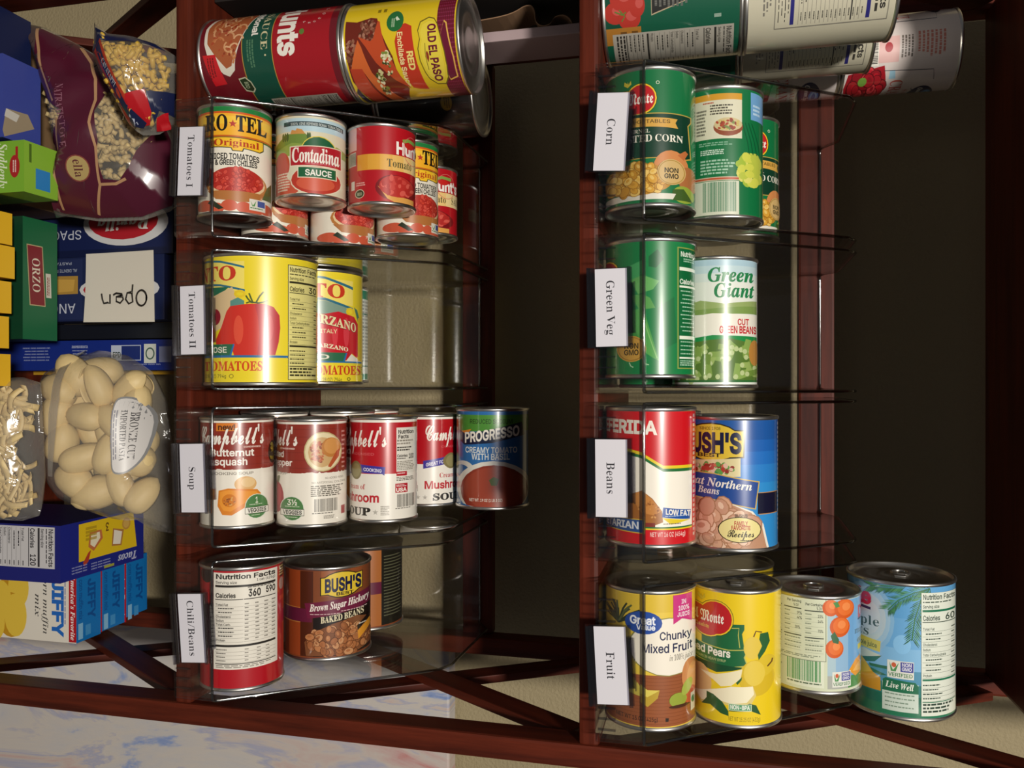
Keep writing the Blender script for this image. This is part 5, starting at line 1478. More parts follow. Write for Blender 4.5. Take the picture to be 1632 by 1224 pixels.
def lab_cranberry():
    a = sheet(38, 108, 385, 232, -1505, -715)
    a.P([(440, -1000), (480, -760), (560, -740), (640, -760), (640, -1000), (560, -1030), (480, -1010)], '#a01522')
    a.blobs(560, -890, 90, 105, 26, ('#b81c2a', '#8f1420', '#c83a40', '#a01824'), 34, 0.85, edge='#5a0c14')
    a.E(525, -862, 26, 30, '#6f9a3c')
    a.P([(470, -1040), (520, -1040), (520, -1085), (470, -1075)], '#9cc3d6')
    a.TS('CRANBERRY', 'R', 25, -1058, 100, -1140, '#b84a44', 0.0)
    a.TS('SAUCE', 'R', 40, -1160, 72, -1192, '#b84a44', -0.02)
    a.TS('Jellied', 'I', 40, -1215, 66, -1240, '#4a4a5a', 0.0)
    a.L([(470, -1000), (478, -1200), (482, -1330), (520, -1340), (540, -1345)], 4, '#3a3a40')
    t0 = a.fy(-1290)
    ov = [(56 + 20 * math.cos(q), t0 + 12 * math.sin(q)) for q in (i * 0.2094 for i in range(30))]
    a._put([ov], '#16224a', raw=True)
    for k, c in ((0, '#2f7fc4'), (1, '#7fb8e0'), (2, '#2f6fb4')):
        a._put([[(58 + (13 - 3 * k) * math.cos(q), t0 + 5.5 + (5 - 1.5 * k) * math.sin(q)) for q in (i * 0.349 for i in range(18))]], c, raw=True)
    a.TS('Ocean Spray', 'I', 39, -1262, 73, -1295, '#efeee8', 0.02)
    a.R(290, -960, 440, -795, '#e0dbd0')
    a.bars(305, -950, 430, -830, '#3a3634', 18)
    a.R(280, -1090, 425, -955, '#d9b0ac')
    a.E(340, -1020, 28, 26, '#a83038')
    a.fine(280, -1180, 420, -1095, '#6a6058', 4)
    a.fine(265, -1390, 410, -1200, '#c47a6c', 7)
    a.L([(205, -960), (200, -1340), (150, -1350)], 4, '#3a3a40')
    a.TS('SAUCE', 'R', -58, -1085, -38, -1165, '#b84a44')
    a.E(100, -1345, 70, 60, '#1c2430')
    a.P([(160, -1040), (200, -1040), (200, -1080), (160, -1070)], '#9cc3d6')
    return wrap_on_can('label', a, 38, 108, '#d4c9c4')


def shield(a, cx, cy, k, edge='#e6c22c'):
    """the red two-lobed seal"""
    for g, c in ((0.0, '#0c3a24'), (-4, edge), (-13, '#b81e24')):
        a.E(cx + 44 * k, cy, 104 * k + g, 112 * k + g, c)
        a.E(cx - 74 * k, cy + 14 * k, 112 * k + g, 92 * k + g, c)
        a.E(cx - 10 * k, cy + 60 * k, 92 * k + g, 70 * k + g, c)
    for dx in (-20, 0, 20):
        a.P([(cx - 40 * k, cy - 92 * k), (cx - 40 * k + dx * k * 1.2, cy - 112 * k), (cx - 40 * k + dx * k, cy - 138 * k), (cx - 34 * k, cy - 112 * k)], '#c9b83a')


def lab_corn():
    a = sheet(36.5, 111, 427, 296, 72, 1052)
    shield(a, 325, 300, 1.0)
    a.T('Del Monte', 'F', 168, 334, 448, 258, '#efe9de', 0.03)
    a.O(475, 192, 12, 12, 4, '#c9d2b8')
    a.P([(110, 405), (690, 400), (690, 440), (672, 470), (690, 700), (660, 715), (110, 720)], '#b59a44')
    a.P([(110, 411), (684, 407), (684, 438), (664, 470), (682, 694), (656, 708), (110, 714)], '#0b3826')
    a.P([(200, 425), (600, 440), (586, 468), (604, 505), (200, 488)], '#cf9f46')
    a.T('VEGETABLES', 'S', 290, 472, 555, 448, '#4a3a14', 0.05)
    a.T('WHOLE KERNEL', 'R', 130, 538, 426, 512, '#d8d2c0', -0.02)
    a.T('ROASTED CORN', 'R', 150, 600, 636, 552, '#e9e4d4', -0.005)
    a.E(560, 780, 112, 120, '#c9824a')
    a.P([(600, 690), (650, 650), (668, 665), (640, 720)], '#b86a3a')
    a.E(672, 850, 70, 90, '#a86a3c')
    a.E(640, 960, 72, 60, '#8ea23a')
    a.P([(570, 930), (640, 920), (700, 1000), (560, 1005)], '#3f5a24')
    a.P([(110, 960), (590, 960), (570, 1000), (110, 1005)], '#d9d4c6')
    a.E(340, 860, 235, 112, '#b5822a')
    a.blobs(335, 862, 215, 98, 95, ('#cf9a36', '#dcae4c', '#c08a2c', '#e0bb66'), 30, 0.75, edge='#9a6a1c')
    a.E(560, 812, 90, 90, '#c9a86c')
    a.O(560, 812, 84, 84, 6, '#a8843c')
    a.T('NON', 'S', 514, 815, 604, 784, '#2c2a1c', 0.12)
    a.T('GMO', 'S', 514, 856, 604, 825, '#2c2a1c', 0.12)
    strip(a, 52, 57, 130, 980, '#c8cfc0')
    return wrap_on_can('label', a, 36.5, 111, '#0e6c3c')


def lab_recipe():
    a = sheet(36.5, 111, 862, 282, 440, 1336)
    a.R(700, 498, 1004, 800, '#d6d2b8')
    a.R(700, 498, 1004, 540, '#cf962c')
    a.fine(760, 552, 830, 568, '#b04a34', 1)
    a.fine(805, 572, 950, 645, '#4a463a', 4)
    a.fine(720, 600, 785, 780, '#6a665a', 8)
    a.E(918, 722, 92, 62, '#8f4a30')
    a.E(918, 706, 88, 46, '#cbb98a')
    a.blobs(918, 706, 76, 36, 36, ('#a8482f', '#c9b46a', '#7a8a4a', '#8f4030'), 12)
    a.fine(735, 822, 960, 850, '#7fae90', 2)
    a.fine(745, 872, 900, 910, '#cfe0d0', 3)
    a.fine(745, 940, 965, 1045, '#9fc4aa', 5)
    a.R(700, 1056, 986, 1080, '#c8b49a')
    a.R(700, 1062, 986, 1074, '#b8502c')
    a.R(700, 1084, 986, 1330, '#cfd2bc')
    a.bars(760, 1090, 970, 1290, '#3f7a58', 26)
    a.R(1060, 480, 1150, 665, '#6a9cc8')
    a.fine(1075, 560, 1130, 640, '#b8d2e4', 3)
    a.E(1060, 950, 75, 60, '#b9c24a')
    a.blobs(1055, 1000, 62, 110, 26, ('#c9cc50', '#9fb83c', '#b5c048', '#d6d26a'), 30, 0.8)
    for i in range(4):
        a.L([(1005 + i * 20, 690), (1040 + i * 22, 820), (1050 + i * 24, 900)], 5, '#0a5530')
    return wrap_on_can('label', a, 36.5, 111, '#0e6c3c')


def lab_pod():
    a = sheet(36.5, 111, 380, 312, 65, 1052)
    for p, c in (([(370, 200), (430, 150), (470, 220), (420, 280), (370, 270)], '#0d5a30'), ([(430, 560), (540, 480), (560, 800), (450, 860)], '#0f6a38')):
        a.P(p, c)
    shield(a, 40, 300, 0.9)
    for p, c in (([(150, 300), (325, 225), (330, 320), (200, 420)], '#3f9a5a'), ([(250, 360), (330, 328), (440, 372), (400, 430), (300, 462)], '#5fa458'),
                 ([(250, 470), (330, 462), (380, 490), (415, 560), (310, 572)], '#54984c'),
                 ([(200, 590), (318, 560), (352, 620), (440, 930), (400, 910), (330, 860), (270, 780)], '#4c9a48'),
                 ([(150, 760), (250, 650), (320, 800), (330, 920), (260, 880)], '#3f8a40')):
        a.P(p, c)
    a.L([(330, 610), (375, 760), (425, 910)], 7, '#7fb86a')
    a.L([(330, 900), (345, 950), (372, 958)], 7, '#a8c8a0')
    a.L([(240, 940), (250, 965), (268, 975)], 7, '#a8c8a0')
    a.E(255, 845, 100, 92, '#c2953f')
    a.O(255, 845, 92, 84, 6, '#9a7024')
    a.T('NON', 'S', 205, 842, 305, 806, '#3a2e14', 0.12)
    a.T('GMO', 'S', 205, 888, 305, 852, '#3a2e14', 0.12)
    a.R(562, 128, 697, 985, '#8f9a4a')
    a.R(570, 136, 697, 977, '#0b6234')
    a.TS('Nutrition Facts', 'S', 26, 192, 60, 158, '#dfe8d8', 0.1)
    a.fine(604, 205, 680, 236, '#9fc4aa', 2)
    a.R(576, 268, 697, 292, '#e4ead8')
    a.TS('Calories', 'S', 25, 386, 46, 352, '#dfe8d8', 0.1)
    a.R(576, 398, 697, 412, '#e4ead8')
    for i in range(11):
        a.fine(596 if i % 3 else 584, 432 + i * 28, 690, 446 + i * 28, '#a8ccb0', 1)
    a.R(576, 752, 697, 776, '#e4ead8')
    for i in range(4):
        a.fine(584, 790 + i * 28, 690, 804 + i * 28, '#a8ccb0', 1)
    a.R(576, 902, 697, 914, '#e4ead8')
    a.fine(580, 925, 694, 968, '#a8ccb0', 3)
    return wrap_on_can('label', a, 36.5, 111, '#12783f')


def lab_cut_beans():
    a = sheet(36.5, 111, 790, 297, 205, 1142)
    band(a, 228, 275, '#a9c6d2')
    band(a, 275, 330, '#bcd2d6')
    band(a, 330, 390, '#d2dcd6')
    a.T('Green', 'I', 748, 388, 1062, 292, '#1f7d48', 0.05, -0.05)
    a.T('Giant', 'I', 790, 498, 1062, 402, '#1f7d48', 0.05, -0.05)
    a.P([(560, 560), (700, 520), (860, 545), (980, 530), (1085, 515), (1085, 612), (560, 625)], '#93a765')
    a.P([(640, 590), (860, 572), (1085, 555), (1085, 612), (640, 622)], '#7d9850')
    a.P([(600, 640), (780, 612), (1085, 622), (1085, 770), (780, 762), (600, 790)], '#e9e4d6')
    a.T('CUT', 'S', 946, 694, 1024, 652, '#c02028', 0.12)
    a.T('GREEN BEANS', 'S', 826, 752, 1078, 704, '#c02028', 0.14)
    a.P([(560, 800), (780, 766), (1085, 775), (1085, 850), (560, 860)], '#1f8a46')
    a.P([(560, 830), (760, 800), (900, 790), (1085, 830), (1085, 1100), (560, 1100)], '#55742f')
    rn = random.Random(9)
    for i in range(46):
        x, y = 570 + 500 * rn.random(), 830 + 250 * rn.random()
        q = rn.random() * 3.14
        c, s = math.cos(q) * (62 + 40 * rn.random()), math.sin(q) * (62 + 40 * rn.random())
        a.L([(x - c / 2, y - s / 2), (x, y + 4), (x + c / 2, y + s / 2)], 40, rn.choice(('#7f9c4a', '#92aa5c', '#6c8a3a', '#86a452')))
        a.E(x + c / 2, y + s / 2, 15, 18, '#b5c48a')
    a.E(1062, 890, 40, 92, '#b8813c')
    band(a, 1085, 1100, '#2f6a34')
    return wrap_on_can('label', a, 36.5, 111, '#dfe3d8')


def lab_lowfat():
    a = sheet(36.5, 111, 405, 357, 55, 1162)
    b = [(-40, 350), (100, 360), (200, 375), (330, 405), (400, 448), (500, 510), (725, 512)]
    a.P(b + [(725, 1015), (-40, 1015)], '#e0c622')
    a.P([(x, y + 24) for x, y in b] + [(725, 1004), (-40, 1004)], '#1f6a34')
    a.P([(x, y + 48) for x, y in b] + [(725, 992), (-40, 992)], '#efe8da')
    a.TS('LA PREFERIDA', 'S', -88, 238, 4.6, 140, '#eee6da', 0.16, 0, 26)
    a.P([(200, 760), (340, 708), (420, 770), (492, 868), (500, 955), (440, 978), (330, 985), (200, 960)], '#9f6228')
    a.P([(250, 745), (340, 712), (418, 775), (488, 866), (430, 900), (330, 880)], '#bd7d3c')
    a.blobs(390, 860, 80, 80, 26, ('#a8682c', '#c98f50', '#8f5420'), 9)
    a.R(200, 960, 440, 992, '#7a2a20')
    a.P([(500, 838), (716, 870), (708, 945), (492, 916)], '#1f4f9c')
    a.P([(492, 920), (708, 948), (560, 975)], '#e0c622')
    a.T('LOW FAT', 'S', 518, 892, 712, 852, '#efeae0', 0.14, 0, 26)
    a.fine(515, 905, 690, 918, '#a8bcdc', 1)
    a.fine(500, 965, 645, 978, '#6a6050', 1)
    a.P([(20, 930), (366, 934), (362, 1050), (20, 1030)], '#d8b434')
    a.P([(20, 938), (358, 941), (354, 1042), (20, 1022)], '#28508f')
    a.TS('VEGETARIAN', 'S', -64, 1004, -9, 950, '#d9dce2', 0.12, 0, 8)
    a.T('NET WT 16 OZ (454g)', 'S', 400, 1068, 674, 1034, '#eac8c0', 0.05)
    for i in range(26):
        y = 110 + i * 38
        strip(a, 42.5, 47, y, y + 24, '#d8b8a8' if i % 3 else '#c8a0a0')
    return wrap_on_can('label', a, 36.5, 111, '#c8131d')


def lab_northern():
    a = sheet(38, 111, 1032, 359, 150, 1196)
    for y0, y1, c in ((180, 330, '#1d549c'), (330, 420, '#1f5fae'), (420, 520, '#236cbc'), (520, 660, '#2a7cc6'), (660, 1170, '#2f8acc')):
        band(a, y0, y1, c)
    a.E(880, 352, 238, 152, '#2a2412')
    a.P([(900, 250), (1140, 255), (1128, 470), (900, 480)], '#2a2412')
    a.E(880, 352, 228, 142, '#d9bb3a')
    a.P([(900, 260), (1128, 265), (1117, 460), (900, 470)], '#d9bb3a')
    a.T('SINCE 1908', 'S', 790, 256, 952, 234, '#4a4014', 0.05)
    a.TS("BUSH'S", 'S', -46, 428, 8, 286, '#16193c', 0.19)
    a.T('BEST', 'S', 772, 466, 952, 438, '#2a2412', 0.13)
    a.P([(640, 505), (1100, 470), (1100, 612), (640, 640)], '#d8cc9a')
    a.blobs(900, 555, 150, 36, 60, ('#a83c30', '#c9604a', '#2f8a4a', '#5f9a4a', '#d9b8a0', '#8f3428'), 19, 0.8)
    a.P([(640, 580), (900, 590), (1242, 650), (1214, 866), (900, 800), (640, 780)], '#c9a850')
    a.P([(640, 588), (900, 598), (1233, 658), (1206, 856), (900, 792), (640, 772)], '#1c458f')
    a.T('Great Northern', 'I', 618, 668, 1188, 606, '#e9e6dc', 0.02, 0, 52)
    a.T('Beans', 'I', 780, 748, 944, 696, '#e9e6dc', 0.01, 0, 8)
    a.R(1236, 735, 1380, 906, '#c08a50')
    a.R(1228, 741, 1380, 900, '#14152e')
    a.P([(640, 782), (900, 798), (1060, 830), (1190, 880), (1270, 980), (1312, 1170), (640, 1170)], '#e8e2d4')
    a.P([(640, 782), (900, 800), (1050, 834), (1178, 888), (1256, 985), (1296, 1170), (640, 1170)], '#b98a6c')
    a.blobs(930, 1000, 300, 170, 60, ('#d2a284', '#dcb296', '#c4947a', '#e2c0a6'), 58, 0.78, edge='#a87858')
    a.T("BUSH'S", 'S', 1056, 922, 1152, 900, '#3a2a1c', 0.1)
    a.E(1092, 1020, 160, 100, '#3a3018')
    a.E(1092, 1020, 153, 94, '#e4d690')
    a.T('FAMILY', 'S', 1052, 986, 1152, 955, '#b02a2a', 0.12)
    a.T('FAVORITE', 'S', 1030, 1020, 1172, 990, '#b02a2a', 0.12)
    a.T('Recipes', 'C', 998, 1076, 1200, 1022, '#2a2018', 0.04)
    a.fine(1098, 1098, 1200, 1112, '#3a3018', 1)
    for i in range(24):
        strip(a, 52, 58, 200 + i * 36, 222 + i * 36, '#c8d0d8')
    return wrap_on_can('label', a, 38, 111, '#2a78c0')


def lab_mixed_fruit():
    a = sheet(36.5, 111, 348, 306, 145, 1146)
    band(a, 180, 760, '#e2c243')
    band(a, 180, 300, '#d9b838')
    band(a, 745, 1110, '#94532f')
    for i in range(14):
        band(a, 765 + i * 25, 769 + i * 25, '#834624')
    rn = random.Random(3)
    for i in range(22):
        q = -1.2 + 2.4 * rn.random() - 1.57
        ln = 80 + 90 * rn.random()
        a.L([(140, 400), (140 + ln * 0.6 * math.cos(q), 400 + ln * 0.7 * math.sin(q)), (140 + ln * math.cos(q) * 1.1, 400 + ln * math.sin(q))], 12, rn.choice(('#3f4a2a', '#566034', '#2c3820')))
    a.E(470, 545, 262, 208, '#8f8a4a')
    a.E(472, 545, 256, 202, '#eee6d6')
    a.E(305, 375, 122, 82, '#234a9c')
    a.T('Great', 'S', 215, 385, 382, 330, '#e9ecf2', 0.13)
    a.T('Value', 'S', 258, 424, 382, 388, '#e9ecf2', 0.13)
    a.T('Chunky', 'S', 408, 494, 622, 438, '#20264a', 0.07)
    a.T('Mixed Fruit', 'S', 292, 584, 626, 524, '#20264a', 0.08)
    a.T('in 100% juice', 'I', 474, 644, 628, 604, '#6a655a', -0.02)
    a.P([(498, 182), (624, 182), (624, 388), (558, 352), (498, 388)], '#c93a80')
    a.T('IN', 'S', 552, 248, 584, 218, '#f0e4e8', 0.09)
    a.T('100%', 'S', 530, 294, 606, 262, '#f0e4e8', 0.09)
    a.T('JUICE', 'S', 524, 338, 608, 308, '#f0e4e8', 0.09)
    a.P([(285, 812), (330, 850), (410, 850), (398, 905), (332, 970), (285, 940)], '#b89a34')
    a.P([(285, 812), (330, 850), (410, 850), (330, 900), (285, 880)], '#d9c85a')
    a.P([(195, 800), (240, 770), (285, 830), (285, 900), (200, 880)], '#c2b04a')
    a.E(612, 770, 58, 120, '#c98650')
    a.E(628, 800, 40, 110, '#d69a5c')
    a.E(610, 915, 42, 60, '#b8502c')
    a.E(530, 928, 58, 50, '#93a03a')
    a.E(590, 850, 32, 60, '#a2ae48', 0.4)
    a.E(540, 975, 70, 12, '#4a2a18')
    a.R(614, 910, 645, 1040, '#c9c2a8')
    a.E(630, 960, 12, 26, '#4f7a48')
    a.T('NET WT 15 OZ (425g)', 'S', 122, 1072, 400, 1044, '#2e2018', 0.05)
    a.P([(448, 1048), (470, 1050), (468, 1075), (448, 1075)], '#2e2018')
    return wrap_on_can('label', a, 36.5, 111, '#e2c243')


def lab_pears():
    a = sheet(36.5, 111, 928, 308, 150, 1140)
    a.P([(800, 400), (985, 393), (985, 430), (970, 460), (985, 570), (940, 640), (700, 640), (700, 420)], '#1d643a')
    a.L([(880, 425), (950, 420), (945, 470), (955, 560)], 5, '#c9c25a')
    shield(a, 745, 365, 1.16)
    a.T('Del Monte', 'F', 590, 402, 852, 322, '#efe9de', 0.03)
    a.T('Quality', 'F', 650, 450, 752, 420, '#d8b84a', 0.0)
    a.P([(640, 560), (880, 580), (1012, 568), (990, 628), (1012, 690), (880, 712), (640, 690)], '#c2bb58')
    a.P([(640, 566), (880, 587), (1003, 576), (981, 628), (1001, 684), (880, 704), (640, 683)], '#1d643a')
    a.T('Sliced Pears', 'S', 560, 636, 894, 582, '#ece8da', 0.12)
    a.T('PEARS IN HEAVY SYRUP', 'S', 660, 674, 864, 656, '#b9c48a', 0.04)
    a.P([(640, 690), (1000, 700), (900, 730), (800, 756), (720, 740), (640, 715)], '#174a2c')
    a.E(1040, 560, 60, 80, '#ddc046')
    a.E(1065, 775, 118, 130, '#d3b224')
    a.E(1125, 690, 60, 80, '#d8ba30', 0.5)
    a.E(1050, 740, 70, 90, '#e0c448')
    a.L([(1135, 700), (1165, 670), (1170, 648)], 11, '#6a4a1c')
    a.L([(1045, 480), (1060, 440), (1100, 450)], 9, '#6a4a1c')
    a.P([(1088, 458), (1140, 455), (1152, 520), (1120, 590), (1078, 648), (1072, 610), (1100, 550), (1082, 500)], '#2c5f33')
    a.E(690, 850, 78, 130, '#dcb47c')
    a.P([(690, 770), (800, 770), (860, 750), (972, 712), (960, 780), (900, 835), (830, 852), (780, 815)], '#ece2bc')
    a.P([(930, 812), (970, 765), (966, 790), (940, 825)], '#2c5f33')
    a.P([(650, 960), (760, 900), (900, 850), (1040, 830), (1062, 900), (1030, 960), (940, 985), (800, 970), (700, 1010)], '#d9c478')
    a.P([(650, 940), (760, 890), (900, 842), (1040, 835), (1048, 890), (1000, 950), (900, 965), (800, 950), (700, 990)], '#efe6c6')
    a.P([(735, 912), (780, 920), (840, 960), (880, 1020), (882, 1055), (830, 1045), (760, 1000), (700, 1015), (735, 960)], '#28552c')
    a.P([(1020, 955), (1062, 970), (1092, 1040), (1030, 1010), (880, 1020), (900, 1000)], '#28552c')
    a.R(882, 962, 1032, 1012, '#cfd8b8')
    a.R(887, 967, 1027, 1007, '#5a9a70')
    a.T('NON-BPA', 'S', 892, 1000, 1020, 972, '#eef0e2', 0.13)
    a.T('NET WT 15.25 OZ (432g)', 'S', 880, 1086, 1090, 1056, '#8a7a1c', 0.03)
    strip(a, 50, 54, 240, 1080, '#8a8a28')
    return wrap_on_can('label', a, 36.5, 111, '#e6c61c')


def nongmo(a, x0, y0, x1, y1):
    w, h = x1 - x0, y1 - y0
    a.R(x0, y0, x1, y1, '#dfe0d6')
    a.R(x0 + w * .5, y0 + h * .05, x1 - w * .02, y0 + h * .6, '#454a96')
    a.T('NON', 'S', x0 + w * .55, y0 + h * .29, x1 - w * .08, y0 + h * .1, '#e6e6ee', 0.1)
    a.T('GMO', 'S', x0 + w * .55, y0 + h * .53, x1 - w * .08, y0 + h * .34, '#e6e6ee', 0.1)
    a.P([(x0 + w * .08, y0 + h * .1), (x0 + w * .22, y0 + h * .55), (x0 + w * .44, y0 + h * .1), (x0 + w * .32, y0 + h * .62), (x0 + w * .14, y0 + h * .62)], '#4f8f54')
    a.E(x0 + w * .25, y0 + h * .25, w * .09, h * .14, '#c9603c')
    a.T('VERIFIED', 'S', x0 + w * .04, y0 + h * .9, x1 - w * .04, y0 + h * .7, '#3f7a48', 0.08)


def lab_mandarin():
    a = sheet(38, 82, 342, 322, 214, 930)
    for s0, s1, c in ((11, 18, '#a9c2cc'), (18, 30, '#8fb4d2'), (30, 75, '#6fa2cf'), (75, 90, '#8fb4d2')):
        strip(a, s0, s1, 245, 800, c)
    strip(a, 11, 90, 800, 885, '#4f8a4a')
    strip(a, 11, 30, 790, 885, '#a9aca4')
    ink = '#3f463c'
    a.R(60, 232, 426, 690, '#7d8672')
    a.R(64, 237, 421, 685, '#d3d8be')
    a.T('Per Serving', 'S', 165, 276, 262, 258, ink, 0.08)
    a.T('Per Container', 'S', 288, 290, 412, 272, ink, 0.08)
    for x0, x1, dy in ((80, 130, 0), (145, 262, 6), (284, 410, 14)):
        a.R(x0, 310 + dy, x1, 318 + dy, ink)
        a.R(x0, 505 + dy, x1, 513 + dy, ink)
        for i in range(5):
            a.fine(x0 + 4, 335 + dy + i * 34, x0 + (x1 - x0) * .4, 350 + dy + i * 34, '#7d8672', 1)
            a.R(x0, 358 + dy + i * 34, x1, 360 + dy + i * 34, '#9aa28e')
        for i in range(3):
            a.fine(x0 + 4, 525 + dy + i * 34, x1, 540 + dy + i * 34, '#7d8672', 1)
            a.R(x0, 548 + dy + i * 34, x1, 550 + dy + i * 34, '#9aa28e')
    for s, x, y in (('% DV', 208, 306), ('9%', 232, 362), ('4%', 232, 396), ('28%', 218, 466), ('% DV', 362, 318), ('23%', 370, 374), ('14%', 370, 410), ('70%', 370, 480)):
        a.T(s, 'S', x, y, x + 36, y - 20, ink, 0.07)
    a.fine(70, 650, 412, 672, '#7d8672', 2)
    a.R(160, 690, 412, 880, '#dde2cc')
    a.bars(165, 690, 392, 840, '#3f8a4c', 26)
    a.fine(165, 850, 400, 868, '#5a6a54', 1)
    a.fine(70, 700, 130, 830, '#7d8672', 6)
    for p in ((455, 300, 55, 60), (545, 310, 66, 72), (515, 438, 66, 74), (480, 595, 60, 68)):
        a.E(*p, '#cf5a1e')
        a.E(p[0] + 6, p[1] - 8, p[2] * .78, p[3] * .78, '#e07030')
        a.E(p[0] + 12, p[1] - 16, p[2] * .4, p[3] * .4, '#ea8a4c')
    a.P([(455, 500), (480, 470), (510, 530), (505, 560), (470, 550)], '#3f6a48')
    a.P([(470, 262), (500, 255), (515, 290), (490, 300)], '#4f8a4a')
    a.TS('Dole', 'S', 44, 392, 76, 312, '#b02038', 0.18)
    strip(a, 44, 76, 400, 412, '#1c2a50')
    a.TS('mandarin', 'R', 38, 506, 84, 460, '#3c4e46', -0.02)
    a.TS('oranges', 'R', 42, 574, 82, 532, '#3c4e46', -0.02)
    strip(a, 44, 78, 590, 630, '#c8bc50')
    a.P([(575, 760), (620, 690), (655, 670), (660, 790), (620, 812)], '#e59a2c')
    a.P([(600, 770), (640, 720), (660, 720), (660, 785)], '#efb45a')
    nongmo(a, 466, 762, 588, 872)
    return wrap_on_can('label', a, 38, 82, '#cfd5b9')


def lab_pineapple():
    a = sheet(43.5, 116, 962, 381, 160, 1162)
    for y0, y1, c in ((185, 420, '#5f9fd0'), (420, 640, '#6aa6d4'), (640, 800, '#7fb4da'), (800, 900, '#4f8fae'), (900, 985, '#2f7a74'), (985, 1060, '#226a56'), (1060, 1135, '#2a7454')):
        band(a, y0, y1, c)
    for k, c in ((1.0, '#86b4d4'), (0.86, '#9fbfd2'), (0.7, '#b9c8cc'), (0.5, '#c6cdcb')):
        a.E(735, 450, 190 * k, 260 * k, c)
    a.E(975, 610, 60, 70, '#86bde4')
    rn = random.Random(8)
    for st in ([(1160, 195), (1050, 230), (950, 290), (880, 370)], [(1160, 195), (1100, 280), (1060, 420), (1040, 575)], [(1000, 185), (900, 195), (800, 205), (760, 215)]):
        a.L(st, 8, '#3f7a4c')
        for (x0, y0), (x1, y1) in zip(st, st[1:]):
            for i in range(9):
                f = i / 9
                x, y = x0 + (x1 - x0) * f, y0 + (y1 - y0) * f
                for sg in (-1, 1):
                    q = math.atan2(y1 - y0, x1 - x0) + sg * 0.7
                    ln = 60 + 40 * rn.random()
                    a.P([(x, y), (x + ln * .5 * math.cos(q + .08), y + ln * .5 * math.sin(q + .08)), (x + ln * math.cos(q), y + ln * math.sin(q)), (x + ln * .5 * math.cos(q - .1), y + ln * .5 * math.sin(q - .1))], rn.choice(('#4a8656', '#5a9462', '#3c7048')))
    a.TS('Dole', 'S', -60, 352, -23.5, 246, '#b8203c', 0.18)
    a.P([(620, 362), (762, 376), (762, 396), (620, 382)], '#1c2a50')
    a.TS('pineapple', 'R', -78, 508, -16, 440, '#3a5048', -0.02)
    a.TS('tidbits', 'R', -72, 588, -25, 520, '#3a5048', -0.02)
    a.P([(560, 590), (832, 612), (826, 692), (560, 672)], '#cdbc4e')
    a.T('in pineapple juice', 'S', 560, 656, 806, 622, '#4a5a2a', 0.06, 0, 12)
    a.P([(640, 700), (720, 690), (832, 715), (770, 745), (700, 760)], '#cfd0b8')
    for p in ([(700, 760), (840, 715), (790, 770), (720, 790)], [(750, 790), (930, 780), (900, 805), (760, 810)], [(760, 820), (880, 850), (830, 860), (770, 850)]):
        a.P(p, '#2f6a54')
    a.P([(600, 700), (660, 720), (730, 790), (778, 850), (830, 878), (832, 975), (690, 978), (600, 930)], '#cf942c')
    a.P([(600, 700), (660, 720), (730, 790), (770, 850), (700, 880), (600, 820)], '#dfb04c')
    nongmo(a, 876, 732, 1054, 860)
    a.R(842, 895, 1084, 1100, '#c9d6ca')
    a.P([(842, 960), (846, 880), (866, 866), (1064, 880), (1084, 905), (1084, 962)], '#1f6a4a')
    a.T('Live Well', 'I', 866, 932, 1052, 888, '#e8ece0', 0.02, 0, 8)
    for i in range(4):
        a.fine(860, 972 + i * 30, 1064, 988 + i * 30, '#7a907e', 1)
    a.nutri(1102, 226, 1338, 1116, '#33453a', '#dde2d4', '#1f7050', cal='60')
    return wrap_on_can('label', a, 43.5, 116, '#5f9fd0')


def lab_short():
    a = sheet(42, 38, 500, 500, 0, 1000)
    band(a, 300, 700, '#c9b04a')
    return wrap_on_can('label', a, 42, 38, '#b8b0a0')


# ------------------------------------------------------------------ room
def slab(name, c, s, mat, kind='structure'):
    bm = bmesh.new()
    bm_box(bm, Vector((0, 0, 0)), Vector(s) / 1000)
    o = link(name, bm_done(bm, name), mat=mat)
    o.location = W(*c)
    if kind:
        o['kind'] = kind
    return o


FLOOR_MAT = plain('floor_vinyl', '#6f655a', 0.6)
slab('wall_back', (0, 1065, 0), (3200, 100, 2700), WALL)
slab('floor', (0, 300, -1375), (3200, 2400, 50), FLOOR_MAT)

# ------------------------------------------------------------------ shelving unit
SHELF = {0: -849, 1: -468, 2: -86, 3: 297}      # top faces, mm from the camera's height
XL, XR = -382, 298                              # inner faces of the two side frames
YF, YR = 665, 945
BOARD = 17


def wood_part(name, parent, c, s, rot=None, bevel=0.0025, along=0):
    """a board whose grain runs along its own x axis"""
    bm = bmesh.new()
    bm_box(bm, Vector((0, 0, 0)), Vector(s) / 1000, bevel=bevel)
    o = link(name, bm_done(bm, name), parent, WOOD)
    o.matrix_local = Matrix.Translation(W(*c) - parent.location) @ (rot.to_4x4() if rot is not None else Matrix.Identity(4))
    return o


